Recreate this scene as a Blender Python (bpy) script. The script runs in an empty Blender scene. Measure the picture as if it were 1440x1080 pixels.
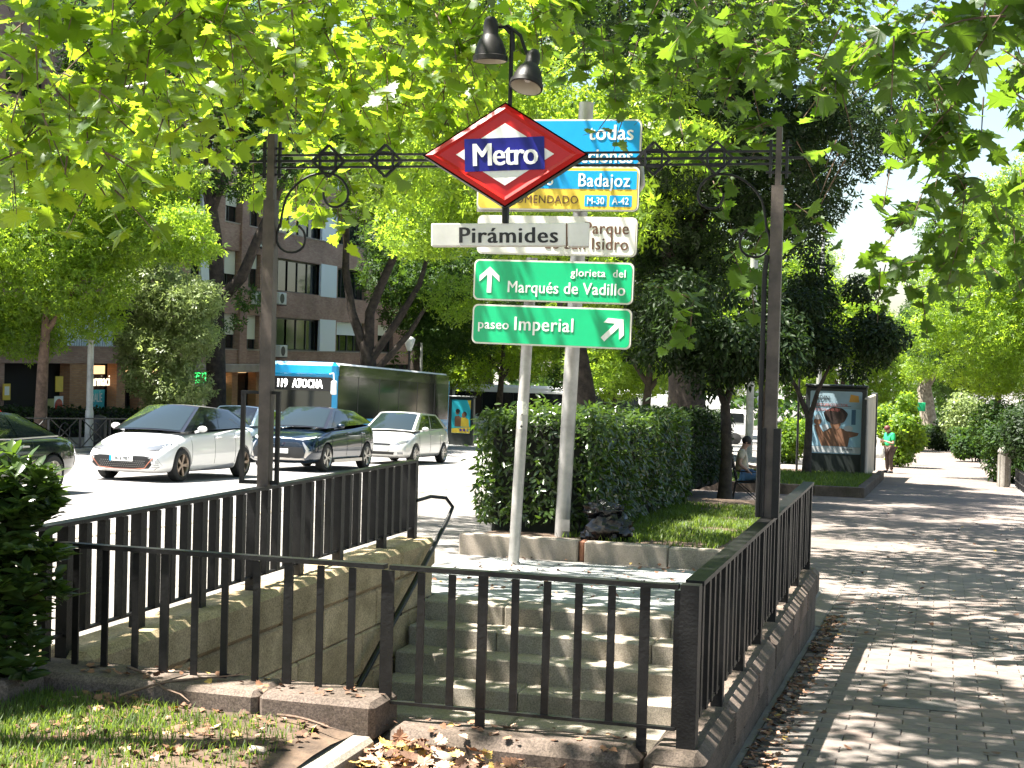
import bpy, bmesh, math, random
import numpy as np
from mathutils import Vector, Matrix, Quaternion, noise
R = math.radians
PI = math.pi
rng = np.random.default_rng(7)
random.seed(7)
sc = bpy.context.scene
C = sc.collection

# ------------------------------------------------------------------ camera
EYE = Vector((0.0, 0.0, 1.75))
cd = bpy.data.cameras.new('camera'); cd.lens = 52.5; cd.sensor_width = 36.0
cd.clip_start = 0.05; cd.clip_end = 3000
cam = bpy.data.objects.new('camera', cd); C.objects.link(cam)
CM = Matrix(((0.96055, -0.03104, 0.27637), (0.27682, 0.01137, -0.96085), (0.02669, 0.99945, 0.01951)))
cam.matrix_world = Matrix.Translation(EYE) @ CM.to_4x4()
sc.camera = cam

# ------------------------------------------------------------------ sky and sun
SUN_DIR = Vector((0.42, 0.17, -1.0)).normalized()        # the way the light travels
w = bpy.data.worlds.new('World'); sc.world = w; w.use_nodes = True
nt = w.node_tree; nt.nodes.clear()
sky = nt.nodes.new('ShaderNodeTexSky'); sky.sky_type = 'NISHITA'; sky.sun_disc = False
to_sun = -SUN_DIR
sky.sun_elevation = math.asin(to_sun.z)
sky.sun_rotation = math.atan2(to_sun.x, to_sun.y)
sky.altitude = 600; sky.air_density = 1.3; sky.dust_density = 2.5; sky.ozone_density = 1.0
bg = nt.nodes.new('ShaderNodeBackground'); bg.inputs['Strength'].default_value = 0.05
wo = nt.nodes.new('ShaderNodeOutputWorld')
nt.links.new(sky.outputs[0], bg.inputs[0]); nt.links.new(bg.outputs[0], wo.inputs[0])
sl = bpy.data.lights.new('sun', 'SUN'); sl.energy = 5.0; sl.angle = R(0.53); sl.color = (1.0, 0.955, 0.88)
so = bpy.data.objects.new('sun', sl); C.objects.link(so)
so.rotation_euler = SUN_DIR.to_track_quat('-Z', 'Y').to_euler(); so.location = (-20, -5, 40)
vs = sc.view_settings
vs.view_transform = 'Standard'; vs.look = 'None'; vs.gamma = 1.0; vs.exposure = 2.45
vs.use_curve_mapping = False
sc.render.engine = 'CYCLES'
cy = sc.cycles
cy.max_bounces = 6; cy.diffuse_bounces = 2; cy.glossy_bounces = 3; cy.transmission_bounces = 3
cy.transparent_max_bounces = 6; cy.caustics_reflective = False; cy.caustics_refractive = False
cy.use_denoising = True

# ------------------------------------------------------------------ ground shape
SL = 0.037
def sm(t):
    t = max(0.0, min(1.0, t)); return t * t * (3 - 2 * t)
def gz(x, y):
    """street falls away from the camera at 3.7 %, with a level apron at the head of the stairs"""
    z = -SL * y if y < 230 else -SL * 230 - 0.4 * (1 - math.exp(-(y - 230) / 60))
    b = 0.135 * sm((16.5 - y) / 4.5) * sm((x + 7.0) / 1.5) * (1.0 if x < -1.1 else 0.0) * (1.0 if y > 11.5 else 0.0)
    return z + b

# ------------------------------------------------------------------ object helpers
def tag(o, label=None, cat=None, group=None, kind=None):
    if label: o['label'] = label
    if cat: o['category'] = cat
    if group: o['group'] = group
    if kind: o['kind'] = kind
    return o
def thing(name, label, cat, loc=(0, 0, 0), rz=0.0, group=None):
    o = bpy.data.objects.new(name, None); C.objects.link(o)
    o.location = loc; o.rotation_euler = (0, 0, rz); o.empty_display_size = 0.1
    return tag(o, label, cat, group)
def put(name, me, parent=None, loc=None, rot=None, scale=None):
    o = bpy.data.objects.new(name, me); C.objects.link(o)
    if parent is not None: o.parent = parent
    if loc is not None: o.location = loc
    if rot is not None: o.rotation_euler = rot
    if scale is not None: o.scale = scale
    return o
def copy_tree(o, parent=None):
    c = o.copy(); C.objects.link(c); c.parent = parent
    if parent is not None: c.matrix_parent_inverse = o.matrix_parent_inverse.copy()
    for ch in list(o.children): copy_tree(ch, c)
    return c
def smooth(me, ang=None):
    me.shade_smooth() if hasattr(me, 'shade_smooth') else me.polygons.foreach_set('use_smooth', [True] * len(me.polygons))
    if ang is not None:
        try: me.set_sharp_from_angle(angle=R(ang))
        except Exception: pass
    return me

class MB:
    """collects shapes; build() links them as ONE mesh object"""
    def __init__(s): s.v = []; s.f = []; s.m = []; s.mi = 0
    def add(s, vs_, fs):
        n = len(s.v); s.v += [tuple(p) for p in vs_]; s.f += [tuple(n + i for i in f) for f in fs]; s.m += [s.mi] * len(fs)
    def box(s, a, b, M=None):
        x0, y0, z0 = a; x1, y1, z1 = b
        p = [Vector(q) for q in ((x0,y0,z0),(x1,y0,z0),(x1,y1,z0),(x0,y1,z0),(x0,y0,z1),(x1,y0,z1),(x1,y1,z1),(x0,y1,z1))]
        if M is not None: p = [M @ q for q in p]
        s.add(p, ((0,3,2,1),(4,5,6,7),(0,1,5,4),(1,2,6,5),(2,3,7,6),(3,0,4,7))); return s
    def cbox(s, a, b, c=0.01, M=None):
        """box with chamfered edges"""
        ctr = [(a[i] + b[i]) / 2 for i in range(3)]; h = [(b[i] - a[i]) / 2 for i in range(3)]
        c = min(c, min(h) * 0.6)
        vs_ = []; idx = {}
        for sx in (-1, 1):
            for sy in (-1, 1):
                for sz in (-1, 1):
                    for ax in range(3):
                        q = [sx * (h[0] - c), sy * (h[1] - c), sz * (h[2] - c)]
                        q[ax] += (sx, sy, sz)[ax] * c
                        idx[(sx, sy, sz, ax)] = len(vs_); vs_.append(Vector([ctr[k] + q[k] for k in range(3)]))
        fs = []
        for ax in range(3):
            o = [k for k in range(3) if k != ax]
            for sg in (-1, 1):
                loop = []
                for (u, v_) in ((-1, -1), (1, -1), (1, 1), (-1, 1)):
                    k = [0, 0, 0]; k[ax] = sg; k[o[0]] = u; k[o[1]] = v_
                    loop.append(idx[(k[0], k[1], k[2], ax)])
                fs.append(loop)
            # edges along axis ax
            for u in (-1, 1):
                for v_ in (-1, 1):
                    k0 = [0, 0, 0]; k1 = [0, 0, 0]; k0[ax] = -1; k1[ax] = 1
                    for k in (k0, k1): k[o[0]] = u; k[o[1]] = v_
                    fs.append([idx[(*k0, o[0])], idx[(*k1, o[0])], idx[(*k1, o[1])], idx[(*k0, o[1])]])
        for sx in (-1, 1):
            for sy in (-1, 1):
                for sz in (-1, 1): fs.append([idx[(sx, sy, sz, k)] for k in range(3)])
        out = []
        for f in fs:       # orient outwards
            p = [vs_[i] for i in f]; n = (p[1] - p[0]).cross(p[2] - p[0]); m = sum(p, Vector()) / len(p) - Vector(ctr)
            out.append(f if n.dot(m) > 0 else f[::-1])
        if M is not None: vs_ = [M @ q for q in vs_]
        s.add(vs_, out); return s
    def tube(s, pts, r, n=8, cap=True):
        """round bar along points; r a number or one per point"""
        pts = [Vector(p) for p in pts]
        if len(pts) < 2: return s
        rr = r if isinstance(r, (list, tuple)) else [r] * len(pts)
        t0 = (pts[1] - pts[0]).normalized()
        up = Vector((0, 0, 1)) if abs(t0.z) < 0.9 else Vector((1, 0, 0))
        u = t0.cross(up).normalized(); rings = []
        base = len(s.v)
        for i, p in enumerate(pts):
            t = (pts[min(i + 1, len(pts) - 1)] - pts[max(i - 1, 0)]).normalized()
            u = (u - t * u.dot(t)); u = u.normalized() if u.length > 1e-6 else t.orthogonal().normalized()
            v = t.cross(u)
            for k in range(n):
                a = 2 * PI * k / n
                s.v.append(tuple(p + (u * math.cos(a) + v * math.sin(a)) * rr[i]))
        for i in range(len(pts) - 1):
            for k in range(n):
                k2 = (k + 1) % n
                s.f.append((base + i*n + k, base + i*n + k2, base + (i+1)*n + k2, base + (i+1)*n + k)); s.m.append(s.mi)
        if cap:
            s.f.append(tuple(base + k for k in range(n))[::-1]); s.m.append(s.mi)
            e = base + (len(pts) - 1) * n
            s.f.append(tuple(e + k for k in range(n))); s.m.append(s.mi)
        return s
    def bar(s, p, q, wx, wy=None, up=(0, 0, 1)):
        """rectangular bar from p to q"""
        wy = wx if wy is None else wy
        p = Vector(p); q = Vector(q); t = (q - p).normalized(); upv = Vector(up)
        if abs(t.dot(upv)) > 0.95: upv = Vector((0, 1, 0))
        u = t.cross(upv).normalized() * wx / 2; v = u.cross(t).normalized() * wy / 2
        P = [p - u - v, p + u - v, p + u + v, p - u + v, q - u - v, q + u - v, q + u + v, q - u + v]
        s.add(P, ((3,2,1,0),(4,5,6,7),(0,1,5,4),(1,2,6,5),(2,3,7,6),(3,0,4,7))); return s
    def lathe(s, prof, n=16, M=None, cap=False):
        """profile [(r,z)] round the z axis"""
        base = len(s.v)
        for (r, z) in prof:
            for k in range(n):
                a = 2 * PI * k / n; p = Vector((r * math.cos(a), r * math.sin(a), z))
                s.v.append(tuple(M @ p if M is not None else p))
        for i in range(len(prof) - 1):
            for k in range(n):
                k2 = (k + 1) % n
                s.f.append((base+i*n+k, base+i*n+k2, base+(i+1)*n+k2, base+(i+1)*n+k)); s.m.append(s.mi)
        if cap:
            s.f.append(tuple(base + k for k in range(n))[::-1]); s.m.append(s.mi)
            e = base + (len(prof) - 1) * n; s.f.append(tuple(e + k for k in range(n))); s.m.append(s.mi)
        return s
    def prism(s, poly, d, M=None):
        """outline poly [(x,z)] in the xz plane, thickness d towards +y"""
        n = len(poly)
        P = [Vector((x, 0, z)) for x, z in poly] + [Vector((x, d, z)) for x, z in poly]
        if M is not None: P = [M @ q for q in P]
        area = sum(poly[i][0]*poly[(i+1)%n][1] - poly[(i+1)%n][0]*poly[i][1] for i in range(n))
        a = tuple(range(n)); b = tuple(range(n, 2*n))[::-1]
        sd = [(i, i + n, (i+1) % n + n, (i+1) % n) for i in range(n)]
        fs = [a, b] + sd
        if area < 0: fs = [f[::-1] for f in fs]
        s.add(P, fs); return s
    def ball(s, c, r, n=10, m=6):
        c = Vector(c); r3 = r if isinstance(r, (list, tuple)) else (r, r, r)
        prof = [(math.sin(PI * i / m), -math.cos(PI * i / m)) for i in range(m + 1)]
        prof[0] = (0.02, -1); prof[-1] = (0.02, 1)
        M = Matrix.Translation(c) @ Matrix.Diagonal((r3[0], r3[1], r3[2], 1))
        return s.lathe(prof, n, M, cap=True)
    def mesh(s, name, mats, smooth_ang=None):
        me = bpy.data.meshes.new(name); me.from_pydata(s.v, [], s.f)
        for m in (mats if isinstance(mats, (list, tuple)) else [mats]): me.materials.append(m)
        if any(s.m): me.polygons.foreach_set('material_index', s.m)
        me.update()
        if smooth_ang is not None: smooth(me, smooth_ang)
        return me
    def build(s, name, mats, parent=None, smooth_ang=None, loc=None, rot=None):
        return put(name, s.mesh(name, mats, smooth_ang), parent, loc, rot)

def evald(o):
    """the mesh with its modifiers applied"""
    dg = bpy.context.evaluated_depsgraph_get()
    return bpy.data.meshes.new_from_object(o.evaluated_get(dg), preserve_all_data_layers=False, depsgraph=dg)
def text_mesh(s, size, bold=0.0, extrude=0.002, align='CENTER', spacing=1.0, xs=1.0, m=None):
    cu = bpy.data.curves.new('lettering', 'FONT'); cu.body = s; cu.size = size; cu.offset = bold * size
    cu.extrude = extrude; cu.align_x = align; cu.align_y = 'CENTER'; cu.space_character = spacing; cu.resolution_u = 3
    cu.offset = 0.0
    t = bpy.data.objects.new('lettering', cu); C.objects.link(t)
    bpy.context.view_layer.update()
    me = evald(t); bpy.data.objects.remove(t)
    if bold > .005:          # heavier strokes: the same outline laid three times, a hair apart
        bm = bmesh.new(); d_ = bold * size * .75
        for k, dx in enumerate((-d_, 0, d_)):
            bm.from_mesh(me); bm.verts.ensure_lookup_table(); n_ = len(me.vertices)
            for v in bm.verts[k * n_:]: v.co.x += dx / xs; v.co.z += .0002 * k; v.co.y += .0003 * k
        bm.to_mesh(me); bm.free()
    me.polygons.foreach_set('use_smooth', [False] * len(me.polygons))
    me.transform(Matrix.Diagonal((xs, 1, 1, 1)) )
    me.transform(Matrix.Rotation(PI / 2, 4, 'X'))        # stands up, faces -y
    if m is not None:
        me.materials.clear(); me.materials.append(m)
    return me

# ------------------------------------------------------------------ materials
MATS = {}
def mat(name, col, rough=0.6, metal=0.0, var=0.0, vscale=6.0, bump=0.0, bscale=60.0, spec=0.5, coat=0.0,
        emit=None, es=0.0, col2=None, detail=4.0, alpha=None, trans=0.0, island=0.0):
    if name in MATS: return MATS[name]
    m = bpy.data.materials.new(name); m.use_nodes = True; n = m.node_tree; b = n.nodes['Principled BSDF']
    b.inputs['Roughness'].default_value = rough; b.inputs['Metallic'].default_value = metal
    b.inputs['Specular IOR Level'].default_value = spec; b.inputs['Coat Weight'].default_value = coat
    b.inputs['Coat Roughness'].default_value = 0.04
    b.inputs['Base Color'].default_value = (*col, 1)
    if trans: b.inputs['Transmission Weight'].default_value = trans
    tc = n.nodes.new('ShaderNodeTexCoord')
    src = None
    if var > 0 or col2 is not None:
        nz = n.nodes.new('ShaderNodeTexNoise'); nz.inputs['Scale'].default_value = vscale; nz.inputs['Detail'].default_value = detail
        nz.inputs['Roughness'].default_value = 0.65
        n.links.new(tc.outputs['Object'], nz.inputs['Vector'])
        cr = n.nodes.new('ShaderNodeValToRGB')
        c2 = col2 if col2 is not None else tuple(c * (1 - var) for c in col)
        c1 = col if col2 is not None else tuple(min(1, c * (1 + var)) for c in col)
        cr.color_ramp.elements[0].position = 0.35; cr.color_ramp.elements[1].position = 0.68
        cr.color_ramp.elements[0].color = (*c2, 1); cr.color_ramp.elements[1].color = (*c1, 1)
        n.links.new(nz.outputs['Fac'], cr.inputs['Fac']); src = cr.outputs['Color']
    if island > 0:
        oi = n.nodes.new('ShaderNodeObjectInfo'); mx = n.nodes.new('ShaderNodeHueSaturation')
        mr = n.nodes.new('ShaderNodeMapRange'); mr.inputs['To Min'].default_value = 1 - island; mr.inputs['To Max'].default_value = 1 + island
        n.links.new(oi.outputs['Random'], mr.inputs['Value']); n.links.new(mr.outputs[0], mx.inputs['Value'])
        if src is not None: n.links.new(src, mx.inputs['Color'])
        else: mx.inputs['Color'].default_value = (*col, 1)
        src = mx.outputs['Color']
    if src is not None: n.links.new(src, b.inputs['Base Color'])
    if bump > 0:
        nb = n.nodes.new('ShaderNodeTexNoise'); nb.inputs['Scale'].default_value = bscale; nb.inputs['Detail'].default_value = 5
        n.links.new(tc.outputs['Object'], nb.inputs['Vector'])
        bp = n.nodes.new('ShaderNodeBump'); bp.inputs['Strength'].default_value = bump; bp.inputs['Distance'].default_value = 0.02
        n.links.new(nb.outputs['Fac'], bp.inputs['Height']); n.links.new(bp.outputs['Normal'], b.inputs['Normal'])
    if emit is not None:
        b.inputs['Emission Color'].default_value = (*emit, 1); b.inputs['Emission Strength'].default_value = es
    MATS[name] = m
    return m
def granite(name, col, speck=0.35, scale=90.0, stain=0.3):
    """speckled granite with large soft stains"""
    m = bpy.data.materials.new(name); m.use_nodes = True; n = m.node_tree; b = n.nodes['Principled BSDF']
    b.inputs['Roughness'].default_value = 0.85; b.inputs['Specular IOR Level'].default_value = 0.25
    tc = n.nodes.new('ShaderNodeTexCoord')
    geo = n.nodes.new('ShaderNodeNewGeometry')
    v = n.nodes.new('ShaderNodeTexNoise'); v.inputs['Scale'].default_value = scale; v.inputs['Detail'].default_value = 3; v.inputs['Roughness'].default_value = 0.8
    s2 = n.nodes.new('ShaderNodeTexNoise'); s2.inputs['Scale'].default_value = 2.3; s2.inputs['Detail'].default_value = 6; s2.inputs['Roughness'].default_value = 0.7
    n.links.new(geo.outputs['Position'], v.inputs['Vector']); n.links.new(geo.outputs['Position'], s2.inputs['Vector'])
    r1 = n.nodes.new('ShaderNodeValToRGB'); r1.color_ramp.elements[0].position = 0.38; r1.color_ramp.elements[1].position = 0.62
    r1.color_ramp.elements[0].color = (*[c * (1 - speck) for c in col], 1); r1.color_ramp.elements[1].color = (*[c * (1 + speck * .7) for c in col], 1)
    r2 = n.nodes.new('ShaderNodeValToRGB'); r2.color_ramp.elements[0].position = 0.36; r2.color_ramp.elements[1].position = 0.6
    r2.color_ramp.elements[0].color = (1 - stain, 1 - stain, 1 - stain * 1.1, 1); r2.color_ramp.elements[1].color = (1, 1, 1, 1)
    mx = n.nodes.new('ShaderNodeMix'); mx.data_type = 'RGBA'; mx.blend_type = 'MULTIPLY'; mx.inputs['Factor'].default_value = 1
    n.links.new(v.outputs['Fac'], r1.inputs['Fac']); n.links.new(s2.outputs['Fac'], r2.inputs['Fac'])
    n.links.new(r1.outputs[0], mx.inputs['A']); n.links.new(r2.outputs[0], mx.inputs['B'])
    oi = n.nodes.new('ShaderNodeObjectInfo'); mr = n.nodes.new('ShaderNodeMapRange')
    mr.inputs['To Min'].default_value = 0.82; mr.inputs['To Max'].default_value = 1.12
    hs = n.nodes.new('ShaderNodeHueSaturation'); n.links.new(oi.outputs['Random'], mr.inputs['Value']); n.links.new(mr.outputs[0], hs.inputs['Value'])
    n.links.new(mx.outputs['Result'], hs.inputs['Color']); n.links.new(hs.outputs[0], b.inputs['Base Color'])
    bp = n.nodes.new('ShaderNodeBump'); bp.inputs['Strength'].default_value = 0.35; bp.inputs['Distance'].default_value = 0.004
    n.links.new(v.outputs['Fac'], bp.inputs['Height']); n.links.new(bp.outputs[0], b.inputs['Normal'])
    MATS[name] = m
    return m
def leaf_mat(name, c_dark, c_light, trans_col, tw=0.5, rough=0.45, spec=0.35):
    """leaf: diffuse upper side, light passing through, every leaf its own tone"""
    m = bpy.data.materials.new(name); m.use_nodes = True; n = m.node_tree; n.nodes.clear()
    geo = n.nodes.new('ShaderNodeNewGeometry'); oi = n.nodes.new('ShaderNodeObjectInfo')
    ad = n.nodes.new('ShaderNodeMath'); ad.operation = 'ADD'; fr = n.nodes.new('ShaderNodeMath'); fr.operation = 'FRACT'
    n.links.new(geo.outputs['Random Per Island'], ad.inputs[0]); n.links.new(oi.outputs['Random'], ad.inputs[1]); n.links.new(ad.outputs[0], fr.inputs[0])
    cr = n.nodes.new('ShaderNodeValToRGB'); cr.color_ramp.elements[0].color = (*c_dark, 1); cr.color_ramp.elements[1].color = (*c_light, 1)
    n.links.new(fr.outputs[0], cr.inputs['Fac'])
    p = n.nodes.new('ShaderNodeBsdfPrincipled'); p.inputs['Roughness'].default_value = rough; p.inputs['Specular IOR Level'].default_value = spec
    n.links.new(cr.outputs[0], p.inputs['Base Color'])
    t = n.nodes.new('ShaderNodeBsdfTranslucent')
    hs = n.nodes.new('ShaderNodeHueSaturation'); hs.inputs['Color'].default_value = (*trans_col, 1)
    mr = n.nodes.new('ShaderNodeMapRange'); mr.inputs['To Min'].default_value = 0.7; mr.inputs['To Max'].default_value = 1.25
    n.links.new(fr.outputs[0], mr.inputs['Value']); n.links.new(mr.outputs[0], hs.inputs['Value']); n.links.new(hs.outputs[0], t.inputs['Color'])
    mx = n.nodes.new('ShaderNodeMixShader'); mx.inputs['Fac'].default_value = tw
    o = n.nodes.new('ShaderNodeOutputMaterial')
    n.links.new(p.outputs[0], mx.inputs[1]); n.links.new(t.outputs[0], mx.inputs[2]); n.links.new(mx.outputs[0], o.inputs[0])
    MATS[name] = m
    return m

iron = mat('dark iron paint', (0.0075, 0.0072, 0.0070), 0.42, 0.0, var=0.5, vscale=9, bump=0.15, bscale=70, spec=0.3)
iron_b = mat('brown weathered iron', (0.075, 0.058, 0.048), 0.5, 0.2, var=0.35, vscale=7, bump=0.1, bscale=50)
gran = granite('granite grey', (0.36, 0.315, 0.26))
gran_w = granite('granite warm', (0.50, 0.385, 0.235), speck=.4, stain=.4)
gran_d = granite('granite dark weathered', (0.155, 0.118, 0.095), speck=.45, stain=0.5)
steel = mat('galvanised steel', (0.42, 0.40, 0.37), 0.45, 0.55, var=0.2, vscale=5, bump=0.03)
white_p = mat('white paint', (0.78, 0.77, 0.73), 0.45)
black_p = mat('black plastic', (0.012, 0.012, 0.013), 0.45)
rubber = mat('tyre rubber', (0.018, 0.018, 0.018), 0.85)
alloy = mat('alloy wheel metal', (0.55, 0.53, 0.50), 0.3, 0.8)
glass_c = mat('car window glass', (0.012, 0.02, 0.02), 0.04, 0.0, spec=.8, coat=.3)
glass_b = mat('dark window pane', (0.012, 0.015, 0.016), 0.06, 0.0, spec=0.9)
soil = mat('bare soil', (0.085, 0.055, 0.035), 0.95, var=0.45, vscale=7, bump=0.6, bscale=30)
# ------------------------------------------------------------------ points read off the view, as world positions
CI = CM.transposed()
def ray(px, py): return CM @ Vector(((px - 720) / 2100, (540 - py) / 2100, -1))
def on_y(px, py, Y):
    d = ray(px, py); return EYE + d * (Y / d.y)
def on_x(px, py, X):
    d = ray(px, py); return EYE + d * (X / d.x)
def project(p):
    c = CI @ (Vector(p) - EYE); return 720 - 2100 * c.x / c.z, 540 + 2100 * c.y / c.z, -c.z
def y_at(px, X):
    """street coordinate where something at lateral X is seen in column px"""
    return on_x(px, 520, X).y

# ------------------------------------------------------------------ ground, road, path
def ground_mat(name, c1, c2, scale, bump=0.2, rough=0.9, joints=None, jdark=0.5, patch=0.25):
    m = bpy.data.materials.new(name); m.use_nodes = True; n = m.node_tree; b = n.nodes['Principled BSDF']
    b.inputs['Roughness'].default_value = rough; b.inputs['Specular IOR Level'].default_value = 0.3
    geo = n.nodes.new('ShaderNodeNewGeometry')
    a = n.nodes.new('ShaderNodeTexNoise'); a.inputs['Scale'].default_value = scale; a.inputs['Detail'].default_value = 8; a.inputs['Roughness'].default_value = 0.75
    n.links.new(geo.outputs['Position'], a.inputs['Vector'])
    r = n.nodes.new('ShaderNodeValToRGB'); r.color_ramp.elements[0].position = 0.3; r.color_ramp.elements[1].position = 0.7
    r.color_ramp.elements[0].color = (*c1, 1); r.color_ramp.elements[1].color = (*c2, 1); n.links.new(a.outputs['Fac'], r.inputs['Fac'])
    f = n.nodes.new('ShaderNodeTexNoise'); f.inputs['Scale'].default_value = 120; f.inputs['Detail'].default_value = 2
    n.links.new(geo.outputs['Position'], f.inputs['Vector'])
    mx = n.nodes.new('ShaderNodeMix'); mx.data_type = 'RGBA'; mx.blend_type = 'OVERLAY'; mx.inputs['Factor'].default_value = patch
    n.links.new(r.outputs[0], mx.inputs['A']); n.links.new(f.outputs['Fac'], mx.inputs['B']); col = mx.outputs['Result']
    h = f.outputs['Fac']
    if joints:
        bk = n.nodes.new('ShaderNodeTexBrick'); bk.inputs['Scale'].default_value = 1; bk.inputs['Brick Width'].default_value = joints[0]
        bk.inputs['Row Height'].default_value = joints[1]; bk.inputs['Mortar Size'].default_value = joints[2]
        bk.inputs['Color1'].default_value = (1, 1, 1, 1); bk.inputs['Color2'].default_value = (.8, .8, .8, 1); bk.inputs['Mortar'].default_value = (jdark, jdark, jdark, 1)
        n.links.new(geo.outputs['Position'], bk.inputs['Vector'])
        m2 = n.nodes.new('ShaderNodeMix'); m2.data_type = 'RGBA'; m2.blend_type = 'MULTIPLY'; m2.inputs['Factor'].default_value = 1
        n.links.new(col, m2.inputs['A']); n.links.new(bk.outputs['Color'], m2.inputs['B']); col = m2.outputs['Result']; h = bk.outputs['Fac']
    n.links.new(col, b.inputs['Base Color'])
    bp = n.nodes.new('ShaderNodeBump'); bp.inputs['Strength'].default_value = bump; bp.inputs['Distance'].default_value = 0.01
    n.links.new(h, bp.inputs['Height']); n.links.new(bp.outputs[0], b.inputs['Normal'])
    MATS[name] = m
    return m
asphalt = ground_mat('old pale asphalt', (0.20, 0.19, 0.18), (0.27, 0.26, 0.25), 0.6, 0.3)
concrete = ground_mat('pale pavement', (0.17, 0.155, 0.14), (0.25, 0.23, 0.21), 1.2, 0.3, joints=(0.3, 0.15, 0.006), jdark=0.8)
path_m = ground_mat('path pavers', (0.15, 0.124, 0.108), (0.225, 0.187, 0.162), 1.0, 0.5, joints=(0.3, 0.15, 0.006), jdark=0.8)
joint_m = ground_mat('dark sand joints', (0.05, 0.042, 0.036), (0.08, 0.066, 0.055), 6, 0.5)

def gzz(x, y):
    z = gz(x, y)
    if -9.2 < x < -6.8: z += 0.11 * sm((-6.8 - x) / 2.2)
    if x <= -23.6: z += 0.11
    return z
def sheet(name, xs, ys, m, dz=0.0, hole=None, fn=gzz, kind='structure'):
    vs_ = [(x, y, fn(x, y) + dz) for y in ys for x in xs]; nx = len(xs); fs = []
    for j in range(len(ys) - 1):
        for i in range(nx - 1):
            if hole and xs[i] >= hole[0] - 1e-4 and xs[i+1] <= hole[1] + 1e-4 and ys[j] >= hole[2] - 1e-4 and ys[j+1] <= hole[3] + 1e-4: continue
            fs.append((j*nx+i, j*nx+i+1, (j+1)*nx+i+1, (j+1)*nx+i))
    me = bpy.data.meshes.new(name); me.from_pydata(vs_, [], fs); me.materials.append(m); me.update(); smooth(me)
    o = put(name, me); tag(o, kind=kind); return o
ysA = [-60, -15, 0, 6.42, 11.49, 11.51, 11.87] + [12 + .5 * i for i in range(12)] + [19, 22, 26, 30, 36, 44, 55, 70, 90, 115, 150, 190, 230, 245, 260, 290, 340, 420, 700, 1500, 2500]
ground = sheet('ground', [-900, -300, -120, -60, -34, -23.601, -23.599, -15, -9.201, -9.199, -8.6, -8, -7.4, -6.8, -6.4, -6, -5.5, -4.35, -1.11, -1.09, 2.2, 6, 15, 40, 120, 400, 900], ysA, concrete, 0.0, hole=(-4.35, -1.09, 6.42, 11.87))
road = sheet('road', [-23.58, -22, -18, -15, -12, -9.22], [-40, 0, 20, 40, 60, 80, 110, 150, 190, 228], asphalt, 0.006)
path = sheet('footpath', [-0.915, 0.5, 2.1], [2, 6, 10, 14, 18.0], joint_m, 0.004)
path2 = sheet('footpath', [-2.19, -0.915, 0.5, 2.1], [18.0, 24, 34, 60, 90, 120], path_m, 0.004)
path3 = sheet('cross_path', [-6.4, -2.5, -2.2], [27.4, 30, 34.6], path_m, 0.004)
path4 = sheet('footpath', [-2.19, -0.93], [12.8, 15, 17.99], path_m, 0.004)

# lane paint on the road
lane = mat('worn road paint', (0.62, 0.61, 0.58), 0.7, var=0.3, vscale=3)
mb = MB()
for X in (-16.9, -20.2):
    for k in range(16):
        y0 = 12 + k * 6.0
        mb.add([(X-.06, y0, gz(X, y0)+.011), (X+.06, y0, gz(X, y0)+.011), (X+.06, y0+2.2, gz(X, y0+2.2)+.011), (X-.06, y0+2.2, gz(X, y0+2.2)+.011)], [(0, 1, 2, 3)])
mb.build('lane_marking', lane, road)
mb = MB()
for k in range(7):      # zebra crossing beyond the bus
    x0 = -23.2 + k * 2.0
    mb.add([(x0, 60.5, gz(0, 60.5)+.011), (x0+.9, 60.5, gz(0, 60.5)+.011), (x0+.9, 64, gz(0, 64)+.011), (x0, 64, gz(0, 64)+.011)], [(0, 1, 2, 3)])
mb.build('crossing_stripes', lane, road)

# kerb stones of the road, one object each
kerb_me = MB().cbox((-0.08, 0, -0.1), (0.08, 0.985, 0.015), 0.015).mesh('kerb_stone', gran)
kerb = put('kerb', None); tag(kerb, kind='structure'); kerb.location = (0, 0, 0)
for k in range(40):
    y0 = 9 + k; x = -9.28
    put('kerb_stone', kerb_me, kerb, (x, y0, gzz(-9.19, y0)), (math.atan(-SL), 0, 0))
for k in range(48):
    y0 = 22 + k * 1.0; put('kerb_stone', kerb_me, kerb, (-23.68, y0, gz(-26, y0) + .11), (math.atan(-SL), 0, 0))

# near pavers of the path: the ones large enough in view are single stones
tones = [mat('paver tone %s' % k, c, 0.85, var=0.3, vscale=3, bump=0.25, bscale=60, island=0.10) for k, c in
         (('grey', (0.19, 0.158, 0.137)), ('rose', (0.20, 0.153, 0.128)), ('dark', (0.165, 0.14, 0.122)))]
pv = [MB().cbox((0, 0, -0.03), (0.295, 0.145, 0.0), 0.004).mesh('paver', t) for t in tones]
cells = []
for r in range(0, 78):
    y0 = 6.6 + r * 0.15; off = 0.15 if r % 2 else 0.0
    for c in range(0, 11):
        x0 = -0.905 + c * 0.3 - off
        if x0 < -0.95 or x0 > 1.85: continue
        px, py, d = project((x0 + .15, y0 + .07, gz(0.5, y0)))
        cells.append((d, px, py, x0, y0))
vis = sorted([c for c in cells if -30 < c[1] < 1475 and c[2] < 1105])
single = set((c[3], c[4]) for c in vis[:300])
rest = MB()
for (d, px, py, x0, y0) in cells:
    z = gz(0.5, y0) + 0.014 + rng.uniform(-0.0015, 0.0015)
    if (x0, y0) in single:
        put('paver', pv[int(rng.integers(0, 3))], path, (x0, y0, z), (math.atan(-SL) + rng.normal(0, .004), rng.normal(0, .006), rng.normal(0, .006)))
    else:
        rest.cbox((x0, y0, z - .03), (x0 + .295, y0 + .145, z), 0.004)
rm = rest.build('pavers_further_off', tones[0], path); tag(rm, kind='stuff')

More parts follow.
